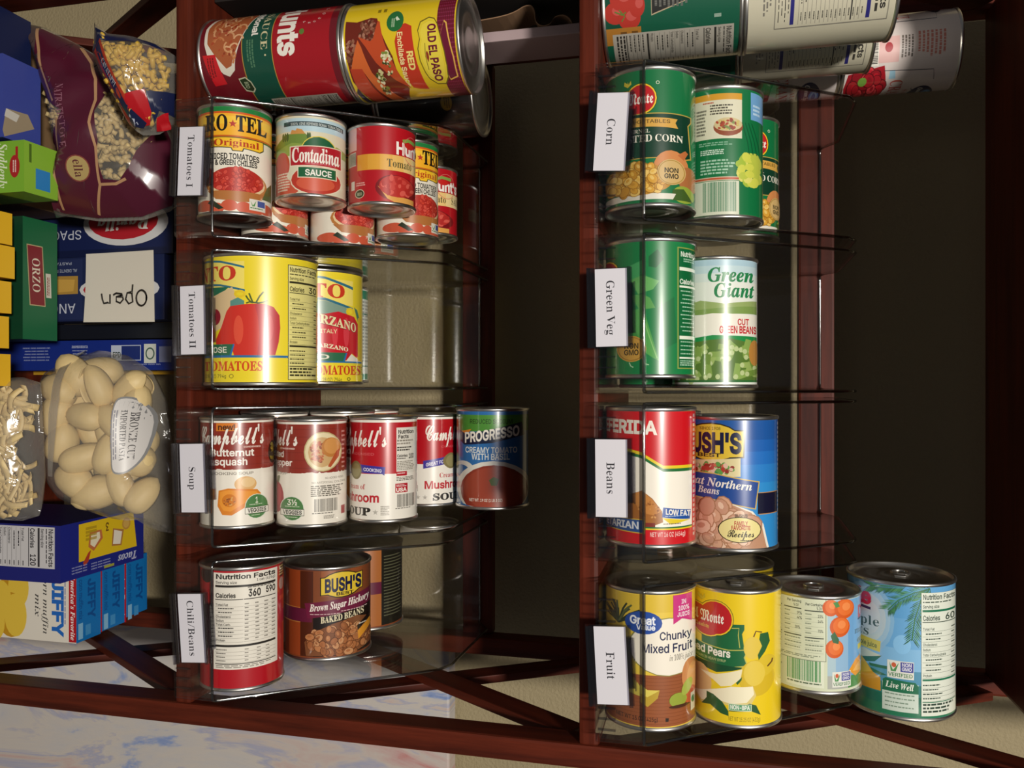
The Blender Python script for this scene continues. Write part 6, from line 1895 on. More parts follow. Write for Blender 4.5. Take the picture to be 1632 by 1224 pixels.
unit = thing('shelving_unit', 'dark cherry wood shelving unit with crossed braces at its open sides', 'shelf', W(-37, 800, -1350))
mid = (XL + XR) / 2
for k, z in SHELF.items():
    wood_part('shelf_board', unit, (mid, (YF + 930) / 2, z - BOARD / 2), (XR - XL + 6, 930 - YF, BOARD), bevel=0.004)
    wood_part('back_rail', unit, (mid, 938, z + 202), (XR - XL, 16, 37))
R_UP = Matrix.Rotation(math.radians(-90), 3, 'Y')
wood_part('back_rail', unit, (mid, 924, SHELF[3] + 38), (XR - XL, 14, 76))  # unseen rail on the top shelf, added to keep lamp light off the wall
for x in (XL - 10, XR + 10):
    for y0, y1 in ((663, 691), (915, 943)):
        wood_part('post', unit, (x, (y0 + y1) / 2, -324.5), (2050, y1 - y0, 20), R_UP)
    for k in (0, 1, 2):
        z0, z1 = SHELF[k], SHELF[k + 1] - BOARD
        for sg in (1, -1):
            dy, dz = 915 - 691, z1 - z0
            ln = math.hypot(dy, dz) - 18
            ang = math.atan2(dz, sg * dy)
            d = Vector((0, math.cos(ang), math.sin(ang)))
            up = Vector((1, 0, 0))
            rot = Matrix((d, up.cross(d), up)).transposed()
            wood_part('cross_brace', unit, (x + sg * 4.5, (691 + 915) / 2, (z0 + z1) / 2), (ln, 26, 8.5), rot, bevel=0.001)

# ------------------------------------------------------------------ painting behind the unit
bm = bmesh.new()
bm_box(bm, Vector((0, 0, 0)), Vector((0.62, 0.028, 1.034)), bevel=0.003)
paint = link('canvas_painting', bm_done(bm, 'canvas_painting'), mat=CANVAS)
paint.location = W(640, 990, -833)
tag(paint, 'large unframed canvas of pale blue, cream and pink brush strokes beside the shelving unit', 'painting')


# ------------------------------------------------------------------ clear bins
BW, BD = 127, 289.5


def bin_top(y):
    """height of the wall at depth y"""
    if y < 3:
        return 38
    if y < 132:
        return 38 + (y - 3) / 129 * 178
    return 216 + (y - 132) / (BD - 132) * 5


def bin_path(inset=0.0):
    w, d = BW / 2 - inset, BD - inset
    rf, rb = 5 - inset * 0.6, 7 - inset * 0.6
    p = []

    def arc(cx, cy, r, a0, a1, n):
        for i in range(n + 1):
            t = math.radians(a0 + (a1 - a0) * i / n)
            p.append((cx + r * math.cos(t), cy + r * math.sin(t)))
    y0 = inset
    arc(-w + rf, y0 + rf, rf, 270, 180, 4)
    for i in range(1, 16):
        p.append((-w, y0 + rf + (d - rb - y0 - rf) * i / 16))
    arc(-w + rb, d - rb, rb, 180, 90, 6)
    arc(w - rb, d - rb, rb, 90, 0, 6)
    for i in range(15, 0, -1):
        p.append((w, y0 + rf + (d - rb - y0 - rf) * i / 16))
    arc(w - rf, y0 + rf, rf, 0, -90, 4)
    return p


def make_bin_meshes():
    o_, i_ = bin_path(0), bin_path(2.2)
    n = len(o_)
    tops = []
    for (x, y) in o_:
        t = bin_top(y)
        if y > BD - 20:                               # the back edge dips
            t -= 16 * min(1.0, (y - (BD - 20)) / 18)
        tops.append(t)
    v, f = [], []
    for (x, y), (xi, yi), t in zip(o_, i_, tops):
        v += [(x, y, 0), (x, y, t), (xi, yi, t), (xi, yi, 2.6)]
    for k in range(n):
        a, b = 4 * k, 4 * ((k + 1) % n)
        f += [(a, a + 1, b + 1, b), (a + 1, a + 2, b + 2, b + 1), (a + 2, a + 3, b + 3, b + 2)]
    f.append(tuple(4 * k for k in range(n)))
    f.append(tuple(4 * k + 3 for k in reversed(range(n))))
    body = mesh_from('bin_body', [(x / 1000, y / 1000, z / 1000) for x, y, z in v], [tuple(reversed(q)) for q in f])
    path = [((x + xi) / 2000, (y + yi) / 2000, t / 1000) for (x, y), (xi, yi), t in zip(o_, i_, tops)]
    tv, tf = tube(path, 0.0014, 8, closed=True)
    rim = mesh_from('bin_rim', tv, tf, True)
    # small ribs moulded along the front foot
    bm = bmesh.new()
    for s in range(-6, 7):
        bm_box(bm, Vector((s * 8.6 / 1000, 0.0003, 0.009)), Vector((0.0012, 0.0022, 0.014)))
    ribs = bm_done(bm, 'bin_ribs')
    body.materials.append(CLEAR)
    rim.materials.append(RIMP)
    ribs.materials.append(HOLD)
    return body, rim, ribs


BIN_MESH = make_bin_meshes()


def card_mesh(text):
    """printed white card, 60 x 28 mm, with its back; local x right, z up, facing -y"""
    a = Art()
    wid = sum(FONT['R'][c][0] if c in FONT['R'] else 0.36 for c in text) * 6.6
    a.T(text, 'R', -wid / 2, -3.2, wid / 2, 3.2, '#27262c', -0.03)
    v, f, c = flat_print(a, lambda x, y, l: (x / 1000, (-0.35 - l) / 1000, y / 1000), 0.02)
    b = len(v)
    for x in (-30.5, 30.5):
        for y in (-0.3, 0.3):
            for z in (-12, 13):
                v.append((x / 1000, y / 1000, z / 1000))
    for q in ((0, 4, 5, 1), (2, 3, 7, 6), (0, 1, 3, 2), (4, 6, 7, 5), (1, 5, 7, 3), (0, 2, 6, 4)):
        f.append(tuple(b + i for i in q))
        c.append('#d6d3da')
    return ink_mesh('card', v, f, c, CARD)


def clip_mesh():
    """clear plastic holder: a folded strip that hooks over the front edge of a bin"""
    bm = bmesh.new()
    bm_box(bm, Vector((0, 0.0016, -0.001)), Vector((0.063, 0.0012, 0.036)))
    bm_box(bm, Vector((0, -0.0014, -0.0170)), Vector((0.063, 0.0050, 0.0024)))
    bm_box(bm, Vector((0, -0.0026, -0.0150)), Vector((0.063, 0.0008, 0.0050)))
    bm_box(bm, Vector((0, -0.0022, 0.0148)), Vector((0.063, 0.0008, 0.0030)))
    bm_box(bm, Vector((0.0, 0.0040, 0.0185)), Vector((0.040, 0.0056, 0.0012)))
    bm_box(bm, Vector((0.0, 0.0066, 0.0130)), Vector((0.040, 0.0006, 0.0100)))
    me = bm_done(bm, 'clip')
    me.materials.append(HOLD)
    return me


CLIP = clip_mesh()
BINS = {}
ROWS = ((1, (('Tomatoes I', -195), ('Tomatoes II', -58), ('Soup', 84), ('Chili/Beans', 222)), 'lower shelf'),
        (2, (('Corn', -192), ('Green Veg', -56), ('Beans', 78), ('Fruit', 222)), 'upper shelf'))
for k, row, where in ROWS:
    for text, x in row:
        b = thing('storage_bin', f'clear plastic bin behind the card reading {text} on the {where}', 'storage bin',
                  W(x, 640, SHELF[k] + 0.4), 'clear open-front bins in two rows')
        for nm, me in zip(('body', 'rim', 'foot_ribs'), BIN_MESH):
            link(nm, me, b)
        BINS[text] = x
        dz = {'Tomatoes I': -2, 'Chili/Beans': -1}.get(text, 0)
        dx = {'Tomatoes I': -4, 'Tomatoes II': 1, 'Soup': 0, 'Chili/Beans': -4, 'Corn': -6, 'Green Veg': -4, 'Beans': -4, 'Fruit': -1}[text]
        roll = {'Tomatoes I': 2.5, 'Tomatoes II': -1, 'Soup': -2.0, 'Chili/Beans': -4, 'Corn': 3.5, 'Green Veg': -1.0, 'Beans': -0.5, 'Fruit': -3}[text]
        h = thing('label_holder', f'white card reading {text} in a clear clip on a bin edge', 'label holder',
                  W(x + dx, 636, SHELF[k] + (22 if k == 1 else 13) + dz), 'card labels clipped to the bins', Matrix.Rotation(math.radians(roll), 3, 'Y'))
        link('clip', CLIP, h)
        link('card', card_mesh(text), h)


# ------------------------------------------------------------------ cans
def lathe(prof, seg=72):
    v, f = [], []
    n = len(prof)
    for i in range(seg):
        t = 2 * math.pi * i / seg
        for r, z in prof:
            v.append((r * math.cos(t) / 1000, r * math.sin(t) / 1000, z / 1000))
    for i in range(seg):
        j = (i + 1) % seg
        for k in range(n - 1):
            if prof[k][0] < 1e-6 and prof[k + 1][0] < 1e-6:
                continue
            f.append((i * n + k, j * n + k, j * n + k + 1, i * n + k + 1))
    return v, f


def can_body(r, h):
    """tin body with seamed rims, sunk stepped lids and a little roundness"""
    z = h / 2
    half = [(0.01, z - 3.0), (r * .34, z - 3.0), (r * .37, z - 2.5), (r * .42, z - 3.1), (r * .60, z - 3.1), (r * .64, z - 2.2),
            (r * .70, z - 2.9), (r * .82, z - 3.0), (r * .87, z - 3.8), (r - 3.2, z - 3.8), (r - 2.0, z - 3.2), (r - 1.6, z - 0.7),
            (r - 1.0, z - 0.1), (r - 0.1, z), (r + 0.75, z - 0.4), (r + 0.95, z - 1.4), (r + 0.8, z - 2.6), (r - 0.1, z - 3.3), (r - 0.35, z - 4.2)]
    prof = half + [(a, -b) for a, b in reversed(half)]
    v, f = lathe(prof)
    bm = bmesh.new()
    vs = [bm.verts.new(p) for p in v]
    for q in f:
        try:
            bm.faces.new([vs[i] for i in reversed(q)])
        except ValueError:
            pass
    bmesh.ops.remove_doubles(bm, verts=bm.verts, dist=2e-5)
    me = bm_done(bm, 'can_body', True)
    me.materials.append(TIN)
    return me


def tab_mesh():
    """ring-pull"""
    bm = bmesh.new()
    v, f = tube([(0.0075 * math.cos(t), 0.010 + 0.0085 * math.sin(t), 0.0008) for t in (i * math.pi / 10 for i in range(20))], 0.0011, 6, True)
    vs = [bm.verts.new(p) for p in v]
    for q in f:
        bm.faces.new([vs[i] for i in q])
    bm_box(bm, Vector((0, -0.001, 0.0006)), Vector((0.009, 0.010, 0.0012)), bevel=0.0004)
    me = bm_done(bm, 'pull_tab', True)
    me.materials.append(TIN)
    return me


TAB = tab_mesh()
KINDS = {   # radius, height, label drawing, name
    'chilies': (33, 101, lab_chilies, 'tomato_can'), 'villa': (33, 78, lab_villa, 'sauce_can'),
    'red': (33, 78, lab_red_sauce, 'sauce_can'), 'crushed': (51.5, 119, lab_crushed, 'tomato_can'),
    'marzano': (51.5, 119, lab_marzano, 'tomato_can'), 'panel': (36, 113, lab_panel_green, 'tomato_can'),
    'squash': (33, 101.5, lab_squash, 'soup_can'), 'pepper': (33, 101.5, lab_pepper, 'soup_can'),
    'mushroom': (33, 101.5, lab_mushroom, 'soup_can'), 'creamy': (40, 108, lab_creamy, 'soup_can'),
    'chili': (37.5, 112, lab_red_panel, 'chili_can'), 'baked': (44, 92, lab_baked, 'bean_can'),
    'pasta': (43.5, 146, lab_pasta_sauce, 'sauce_can'), 'enchilada': (43.5, 112, lab_enchilada, 'sauce_can'),
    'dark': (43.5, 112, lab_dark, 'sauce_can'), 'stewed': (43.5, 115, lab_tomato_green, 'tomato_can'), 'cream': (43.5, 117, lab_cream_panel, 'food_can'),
    'cranberry': (38, 108, lab_cranberry, 'cranberry_can'), 'corn': (36.5, 111, lab_corn, 'corn_can'),
    'recipe': (36.5, 111, lab_recipe, 'corn_can'), 'pod': (36.5, 111, lab_pod, 'bean_can'),
    'cut': (36.5, 111, lab_cut_beans, 'bean_can'), 'lowfat': (36.5, 111, lab_lowfat, 'bean_can'),
    'northern': (38, 111, lab_northern, 'bean_can'), 'mixed': (36.5, 111, lab_mixed_fruit, 'fruit_can'),
    'pears': (36.5, 111, lab_pears, 'fruit_can'), 'mandarin': (38, 82, lab_mandarin, 'fruit_can'),
    'pineapple': (43.5, 116, lab_pineapple, 'fruit_can'), 'short': (42, 38, lab_short, 'food_can'),
}
BODY, LABEL = {}, {}
LYING = Matrix(((0, 0, -1), (0, 1, 0), (1, 0, 0)))      # label top to the left, reading upwards


def can(kind, x, y, z, label, roll=0.0, group=None, stand=False, tab=False, yaw=0.0):
    """x, y, z: the can's middle; roll turns the label (mm along the paper) from the middle of the side facing out"""
    r, h, draw, name = KINDS[kind]
    if (r, h) not in BODY:
        BODY[(r, h)] = can_body(r, h)
    if kind not in LABEL:
        LABEL[kind] = draw()
    if stand:
        face = math.atan2(x, y)
        rot = Matrix.Rotation(-face + roll / r, 3, 'Z')
        base = W(x, y, z - h / 2 + 0.5)
    else:
        rot = Matrix.Rotation(math.radians(yaw), 3, 'Z') @ LYING @ Matrix.Rotation(math.atan2(-z, y) + roll / r, 3, 'Z')
        base = W(x, y, z)
    t = thing(name, label, 'can', base, group, rot)
    off = h / 2000 if stand else 0.0
    for nm, me in (('body', BODY[(r, h)]), ('label', LABEL[kind])):
        o = link(nm, me, t)
        o.location = (0, 0, off)
    if tab:
        o = link('pull_tab', TAB, t)
        o.location = (0, -0.002, off + h / 2000 - 0.003)
    return t


F1, F2 = SHELF[1] + 3.9, SHELF[2] + 3.9       # where cans rest on the bin floors
# bin "Tomatoes I"
can('chilies', -203, 679.8, -430.9, 'diced tomato can with black letters and a star at the front of bin Tomatoes I')
can('villa', -213, 716.7, -372.1, 'sauce can with a blue sky and red banner, second in bin Tomatoes I')
can('red', -210, 750.9, -312.9, 'small red can with yellow band and tomato bowl, third in bin Tomatoes I')
can('chilies', -204, 819.9, -312.6, 'star lettered tomato can half hidden behind the third can of bin Tomatoes I', roll=16)
can('red', -206, 888.2, -312.6, 'small red can farthest back in bin Tomatoes I', roll=-13)
for y, z in ((751.6, -430.9), (819.9, -430.9), (888.2, -430.9), (785.8, -371.7), (854.1, -371.7)):
    can('chilies', -197 if z < -400 else -190, y, z, 'tomato can lying underneath in bin Tomatoes I, its round end showing',
        group='cans underneath in bin Tomatoes I', roll=(y % 7) * 9)
# bin "Tomatoes II"
can('crushed', -58, 695.4, -412.2, 'big yellow can of crushed tomatoes with one large red tomato on it')
can('marzano', -59, 800.7, -412.2, 'yellow can of long peeled tomatoes behind the crushed tomatoes')
can('panel', -58, 889.3, -427.6, 'white and green can, a narrow strip showing behind the yellow cans')
# bin "Soup"
can('squash', 81, 683.3, -430.9, 'butternut squash soup can with an orange new! tag')
can('pepper', 83, 717.5, -371.6, 'red pepper soup can with a round bowl picture, second up in the soup bin')
can('mushroom', 82, 752.8, -311.9, 'mushroom soup can with nutrition facts and a bar code, third in the soup bin')
can('mushroom', 84, 873.1, -306.1, 'mushroom soup can with its great for banner, behind the third soup can', roll=57)
can('creamy', 80, 868.9, -230.9, 'green and blue creamy tomato soup can at the top of the soup bin', roll=-2)
for y, z in ((751.4, -430.9), (819.9, -430.9), (888.3, -430.9), (785.8, -371.7), (854.1, -371.7)):
    can('squash', 78, y, z, 'soup can lying behind the front soup cans, only its end showing', group='cans underneath in the soup bin', roll=20)
# bin "Chili/Beans"
can('chili', 221, 684, F1 + 38, 'red chili can with a tall white nutrition panel')
can('baked', 226, 769.5, -381, 'brown baked beans can with yellow logo and a heap of beans')
can('baked', 224, 860.2, -381, 'copper and black can behind the baked beans can', roll=-78)
for y in (771, 859):
    can('short', 226, y, F1 + 19.2, 'short flat can lying underneath the baked beans cans', group='short cans under the baked beans', stand=True)
# bin "Corn"
can('corn', -195, 680.2, -45.4, 'roasted corn can with a red seal at the front of the corn bin')
can('recipe', -193, 730.3, 10.9, 'green can turned to its recipe picture and bar code, in the corn bin')
can('corn', -190, 803, 30, 'green can farthest back in the corn bin with a gold NON GMO seal', roll=24)
can('recipe', -188, 780.4, -45.4, 'green can low in the corn bin, only its green end below the recipe can showing', roll=-30)
# bin "Green Veg"
can('pod', -60, 680.2, -45.4, 'green can with pea pods and white nutrition print at the front of its bin')
can('cut', -52, 734.9, 6.5, 'white and green can of cut green beans')
can('pod', -52, 789.5, -45.4, 'green can low behind the pea pod can, only its dark end showing', roll=30)
# bin "Beans"
can('lowfat', 74, 680.5, -45, 'red and white can of low fat beans with a tortilla chip')
can('northern', 82, 722, 21, 'blue can of great northern beans with a yellow logo')
can('northern', 80, 766.2, -43.7, 'can low at the back of the beans bin', roll=60)
# bin "Fruit"
can('mixed', 218, 680.2, -45.4, 'chunky mixed fruit can with a pink ribbon and wood print', tab=True)
can('pears', 221, 709.4, 24.1, 'bright yellow can of sliced pears', tab=True)
can('mandarin', 216, 747.4, 90.8, 'short can of mandarin oranges turned to its white nutrition table', tab=True)
can('pineapple', 225, 780.9, 167.6, 'blue pineapple can with palm leaves, topmost of the fruit cans', tab=True)
can('pears', 220, 755.5, -45.4, 'can low at the back of the fruit bin under the mandarin oranges', roll=60, group='cans low in the fruit bin')
can('pears', 220, 785.8, 23.6, 'can low at the back of the fruit bin under the mandarin oranges', roll=60, group='cans low in the fruit bin')

# standing stacks at the left end of both shelves
can('pasta', -314, 716, SHELF[1] + 73, 'tall red and green pasta sauce can standing under the enchilada sauce', stand=True, roll=-13)
can('enchilada', -313, 717, SHELF[1] + 146.4 + 56, 'yellow enchilada sauce can stacked on the pasta sauce can', stand=True)
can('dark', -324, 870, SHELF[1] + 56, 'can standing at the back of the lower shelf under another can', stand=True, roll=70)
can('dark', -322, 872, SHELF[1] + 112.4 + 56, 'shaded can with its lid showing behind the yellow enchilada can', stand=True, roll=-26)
can('stewed', -327, 716, SHELF[2] + 57.5, 'green can with red tomatoes standing on the upper shelf', stand=True)
can('cream', -327, 716, SHELF[2] + 115.4 + 58.5, 'cream can with blue lines stacked on the green tomato can', stand=True)
can('stewed', -330, 804.8, SHELF[2] + 57.5, 'dark green can behind the green tomato can', stand=True, roll=-66)
can('cream', -334, 804.8, SHELF[2] + 115.4 + 58.5, 'cream can behind the topmost cream can, its panel turned to the bins', stand=True, roll=14)
for i, (lb, rl) in enumerate((('can at the foot of the cranberry cans, behind the green cans', 40),
                              ('white cranberry can below the topmost one, its dark blue oval showing', -16),
                              ('topmost white cranberry sauce can with red berries', 0))):
    can('cranberry', -334, 889, SHELF[2] + 54 + 108.4 * i, lb, stand=True, roll=rl)

# ------------------------------------------------------------------ cartons on the lowest shelf
FACES = {'front': (0, 1, 5, 4), 'right': (1, 3, 7, 5), 'back': (3, 2, 6, 7), 'left': (2, 0, 4, 6), 'top': (4, 5, 7, 6), 'bottom': (0, 2, 3, 1)}


def carton(name, label, cat, x0, x1, y0, y1, z0, z1, cols, arts=None, group=None, turn=0.0):
    """a printed box: cols = colour of each face, arts = drawings in mm from a face's lower left corner"""
    w, d, h = (x1 - x0) / 1000, (y1 - y0) / 1000, (z1 - z0) / 1000
    verts = [((i - .5) * w, (j - .5) * d, k * h) for k in (0, 1) for j in (0, 1) for i in (0, 1)]
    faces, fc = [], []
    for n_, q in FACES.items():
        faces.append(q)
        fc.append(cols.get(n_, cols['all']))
    place = {'front': lambda x, y, l: (x / 1000 - w / 2, -d / 2 - l / 1000, y / 1000),
             'top': lambda x, y, l: (x / 1000 - w / 2, y / 1000 - d / 2, h + l / 1000),
             'right': lambda x, y, l: (w / 2 + l / 1000, x / 1000 - d / 2, y / 1000)}
    for n_, a in (arts or {}).items():
        v, f, c = flat_print(a, place[n_])
        b = len(verts)
        verts += v
        faces += [tuple(b + i for i in q) for q in f]
        fc += c
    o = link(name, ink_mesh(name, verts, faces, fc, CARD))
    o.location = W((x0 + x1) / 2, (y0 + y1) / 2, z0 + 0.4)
    o.rotation_euler = (0, 0, math.radians(turn))
    return tag(o, label, cat, group)


Z0 = SHELF[0]

# yellow boxes in a row along the front
yb = ('leftmost', 'second', 'middle', 'fourth', 'rightmost')
for i, (x, top) in enumerate(((-156, -683), (-122, -680), (-87, -684), (-52, -687), (-14, -685))):
    a = Art()
    a.R(0, 158, 32, 161, '#b58a14')
    carton('yellow_carton', f'small golden yellow box at the bottom edge, {yb[i]} of the row of five', 'box', x - 16, x + 16, 644 + (i % 2) * 3, 678, Z0, top,
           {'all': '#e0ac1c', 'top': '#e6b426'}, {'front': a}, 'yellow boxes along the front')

# orzo
a = Art()
w_ = 128
a.P([(28, 5), (92, 9), (92, 30), (28, 26)], '#b8a47a')
a.P([(29, 6), (91, 10), (91, 29), (29, 25)], '#7a1c24')
a.T('ORZO', 'R', 41, 12, 78, 22, '#d8cdb8', -0.02, 0, 1)
a.P([(56, 30), (82, 31), (82, 38), (56, 37)], '#c9c2b4')
a.fine(60, 32, 80, 36, '#8a4a44', 2)
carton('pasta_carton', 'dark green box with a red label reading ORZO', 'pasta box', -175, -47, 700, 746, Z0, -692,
       {'all': '#0c4a2c', 'front': '#0b3a24', 'top': '#15603a'}, {'top': a})  # overhead light put into the face colours: brighter top, darker front

# long pasta boxes standing on end, their print running downwards
BLUE = '#16204a'
a = Art()
a.G('SPAGHETTI', 'S', (35, 150), (0, -88), (10.5, 0), '#c4c8d4', 0.0)
a.P([(c_[0], c_[1]) for c_ in [(29 + 26 * math.cos(t), 208 + 56 * math.sin(t)) for t in (i * .2094 for i in range(30))]], '#c9c8c8')
a.E(27, 205, 21, 46, '#a81c28')
a.G('Barilla', 'I', (19, 240), (0, -70), (18, 0), '#dcdad6', 0.03)
a.R(58, 2, 66, 262, '#121a3c')
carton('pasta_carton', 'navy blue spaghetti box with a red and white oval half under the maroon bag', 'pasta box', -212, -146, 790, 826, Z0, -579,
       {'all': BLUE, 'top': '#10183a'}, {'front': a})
a = Art()
a.R(2, 168, 70, 268, '#1b2448')
a.R(2, 40, 70, 164, '#232c52')
a.P([(20, 96), (42, 96), (41, 158), (21, 158)], '#a8823c')
a.P([(24, 130), (39, 128), (38, 152), (25, 154)], '#c49a48')
a.G('ANGEL HAIR', 'S', (52, 155), (0, -98), (11, 0), '#c4c8d4', 0.0)
a.E(37, 212, 15, 52, '#c9c8c8')
a.E(37, 210, 11, 45, '#a81c28')
a.G('AL DENTE PERFECTION', 'S', (13, 157), (0, -56), (3.4, 0), '#a8aebc', 0.03)
a.G('PASTA', 'S', (5, 150), (0, -22), (3, 0), '#a8aebc', 0.03)
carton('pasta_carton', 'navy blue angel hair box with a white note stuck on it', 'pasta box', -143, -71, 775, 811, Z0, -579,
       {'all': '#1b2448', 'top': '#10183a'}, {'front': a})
# the note
pv, pf = [], []
nx, ny = 8, 10
for j in range(ny + 1):
    for i in range(nx + 1):
        u, v = i / nx, j / ny
        pv.append(((u - .5) * .0765 * (1 + .02 * v), -.0006 - .004 * (u * u) * (1 - v) - .002 * (1 - u) * v * v, (v - .5) * .088))
nv = len(pv)
pv += [(x, y + .0003, z) for x, y, z in pv]
for j in range(ny):
    for i in range(nx):
        q = j * (nx + 1) + i
        pf.append((q, q + 1, q + nx + 2, q + nx + 1))
        pf.append((nv + q, nv + q + nx + 1, nv + q + nx + 2, nv + q + 1))
pc = ['#cfc9bc'] * len(pf)
a = Art()
s = 2.0
def loop_(cx, cy, rx, ry, a0, a1, n=14):
    return [(cx + rx * math.cos(math.radians(a0 + (a1 - a0) * i / n)), cy + ry * math.sin(math.radians(a0 + (a1 - a0) * i / n))) for i in range(n + 1)]
INKP = '#1d1b1c'
# handwriting reads downwards with its top to the right
a.L(loop_(13, 31, 8.5, 6.5, 70, 470, 22), s, INKP)
a.L([(-2, 20), (8, 19), (17, 20), (19, 15), (14, 11), (7, 13), (6, 19)], s, INKP)
a.L([(11, 7), (11, -1), (16, -1), (18, 4), (14, 8), (8, 6), (7, -1), (9, -5)], s, INKP)
a.L([(8, -9), (18, -9), (17, -12), (18, -17), (13, -19), (7, -20)], s, INKP)
v, f, c = flat_print(a, lambda x, y, l: (x / 1000, -.0078 - l / 1000, y / 1000))
note = thing('note', 'white paper note with Open handwritten on it, taped to a navy pasta box', 'note', W(-107, 769, -630))
link('sheet', ink_mesh('sheet', pv, pf, pc, CARD), note)
link('handwriting', ink_mesh('handwriting', [(x, y + .0028, z) for x, y, z in v], f, c, CARD), note)

# narrow blue side of a pasta box
a = Art()
for y, hgt, c in ((52, 40, '#aab2cc'), (120, 26, '#aab2cc')):
    for r in range(5):
        k = a.rnd.uniform(.0, 4)
        a.G('nnnn nnn nnnnn nn', 'S', (9 + r * 3.6, y + k), (0, hgt - 2 * k), (-1.6, 0), c, 0.06)
a.G('INGREDIENTS', 'S', (8, 122), (0, 22), (-2, 0), '#b8c0d4', 0.06)
a.R(6, 176, 24, 216, '#b8c0d0')
a.R(7, 190, 23, 215, '#1c2c6c')
a.G('EPD', 'S', (20, 178), (0, 11), (-6, 0), '#2a3c34', 0.1)
a.R(5, 220, 27, 236, '#c9cdc4')
a.O(16, 228, 7, 6, 1.6, '#3a5a4c')
a.R(8, 240, 26, 256, '#7a80a0')
a.G('nnnnnn nnn nn', 'S', (29, 206), (0, 36), (-1.6, 0), '#aab2cc', 0.06)
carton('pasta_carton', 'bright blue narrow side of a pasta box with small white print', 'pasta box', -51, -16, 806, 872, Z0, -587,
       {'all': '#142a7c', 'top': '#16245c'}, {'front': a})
a = Art()
a.P([(4, 235), (22, 242), (22, 255), (4, 246)], '#8a2a24')
carton('pasta_carton', 'yellow box showing behind the bright blue pasta box', 'pasta box', -53, -12, 876, 914, Z0, -586,
       {'all': '#c99a2c'}, {'front': a})

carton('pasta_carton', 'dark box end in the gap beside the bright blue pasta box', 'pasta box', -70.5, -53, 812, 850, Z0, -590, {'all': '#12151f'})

# blue boxes and the lime green box under the pasta bags
a = Art()
a.E(24, 96, 22, 74, '#b8bcc4')
a.E(22, 96, 20, 70, BLUE)
a.L([(45, 30), (46, 160)], 1.0, '#2f3f70')
carton('food_carton', 'dark navy box at the far left of the lowest shelf', 'box', -372, -324, 650, 694, Z0, -676, {'all': '#131d44'}, {'front': a})
a = Art()
a.P([(52, 4), (74, 0), (80, 2), (62, 38), (50, 30)], '#9a8a72')
a.P([(52, 4), (60, 2), (62, 16), (54, 20)], '#c9c4ba')
f_ = Art()
f_.E(62, 150, 18, 34, '#4f8a44')
f_.blobs(62, 144, 14, 26, 12, ('#6aa050', '#3f7a3a', '#8ab060'), 7)
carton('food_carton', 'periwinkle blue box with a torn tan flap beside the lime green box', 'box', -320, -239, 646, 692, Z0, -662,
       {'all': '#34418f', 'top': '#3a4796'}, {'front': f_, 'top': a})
a = Art()
a.R(0, 0, 50, 208, '#74a52c')
a.T('Suddenly', 'I', 2, 178, 46, 188, '#d8e2c0', 0.0)
a.T('Salad', 'I', 6, 162, 40, 173, '#d8e2c0', 0.0)
a.E(25, 197, 11, 6, '#a01c20')
a.R(6, 198, 18, 201, '#a01c20')
a.fine(19, 195, 31, 200, '#d8b8b0', 2)
a.blobs(25, 110, 22, 40, 30, ('#c9b45a', '#4f8a3c', '#a8482c', '#d8cc8a'), 7)
t_ = Art()
t_.R(24, 14, 44, 32, '#2a7fc0')
t_.R(2, 6, 20, 9, '#4a6a1c')
r_ = Art()
r_.R(0, 0, 42, 150, '#a8982c')
r_.P([(0, 150), (42, 140), (42, 180), (0, 176)], '#3f5a24')
r_.fine(3, 60, 38, 140, '#d8d09a', 6)
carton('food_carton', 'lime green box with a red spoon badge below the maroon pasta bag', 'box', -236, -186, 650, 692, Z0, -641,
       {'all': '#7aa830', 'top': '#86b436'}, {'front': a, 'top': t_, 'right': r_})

carton('food_carton', 'plain brown carton under the maroon pasta bag', 'box', -366, -190, 700, 780, Z0, -704, {'all': '#7a6044'})

# taco shells
a = Art()
a.nutri(2, 178, 46, 40, '#26242a', '#bfbdbe', cal='120')
t_ = Art()
t_.P([(3, 26), (44, 26), (44, 118), (2, 112)], '#d6b41c')
t_.P([(14, 42), (30, 40), (36, 48), (24, 62), (14, 60)], '#b86a3c')
t_.P([(17, 44), (28, 43), (32, 49), (23, 58), (16, 57)], '#e0d6b8')
t_.P([(34, 44), (46, 40), (50, 34), (46, 32), (36, 40)], '#a83a24')
t_.P([(16, 78), (36, 76), (38, 92), (20, 96)], '#a8743c')
t_.P([(18, 80), (34, 78), (36, 90), (22, 93)], '#e0d6c4')
t_.E(14, 100, 7, 7, '#c9a050')
t_.O(14, 100, 7, 7, 2, '#b88a3c')
t_.G('3', 'S', (8, 72), (0, -6), (9, 0), '#6a4a14', 0.1)
for k in range(4):
    t_.fine(8 + k * 4, 36, 11 + k * 4, 66, '#a88a1c', 1)
t_.G('Tacos', 'I', (49, 118), (0, -32), (9, 0), '#b9bcd0', 0.03)
for k in range(3):
    t_.G('nnnnn nnn nnnn', 'S', (49 + k * 3, 74), (0, -30), (1.6, 0), '#a8aed0', 0.06)
    t_.G('nnn nnnnn nn', 'S', (48 + k * 3, 38), (0, -22), (1.6, 0), '#a8aed0', 0.06)
t_.R(56, 64, 59, 80, '#9a9a3c')
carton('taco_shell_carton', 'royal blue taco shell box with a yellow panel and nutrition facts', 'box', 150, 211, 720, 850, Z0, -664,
       {'all': '#131a6a', 'top': '#1a2278'}, {'front': a, 'top': t_})

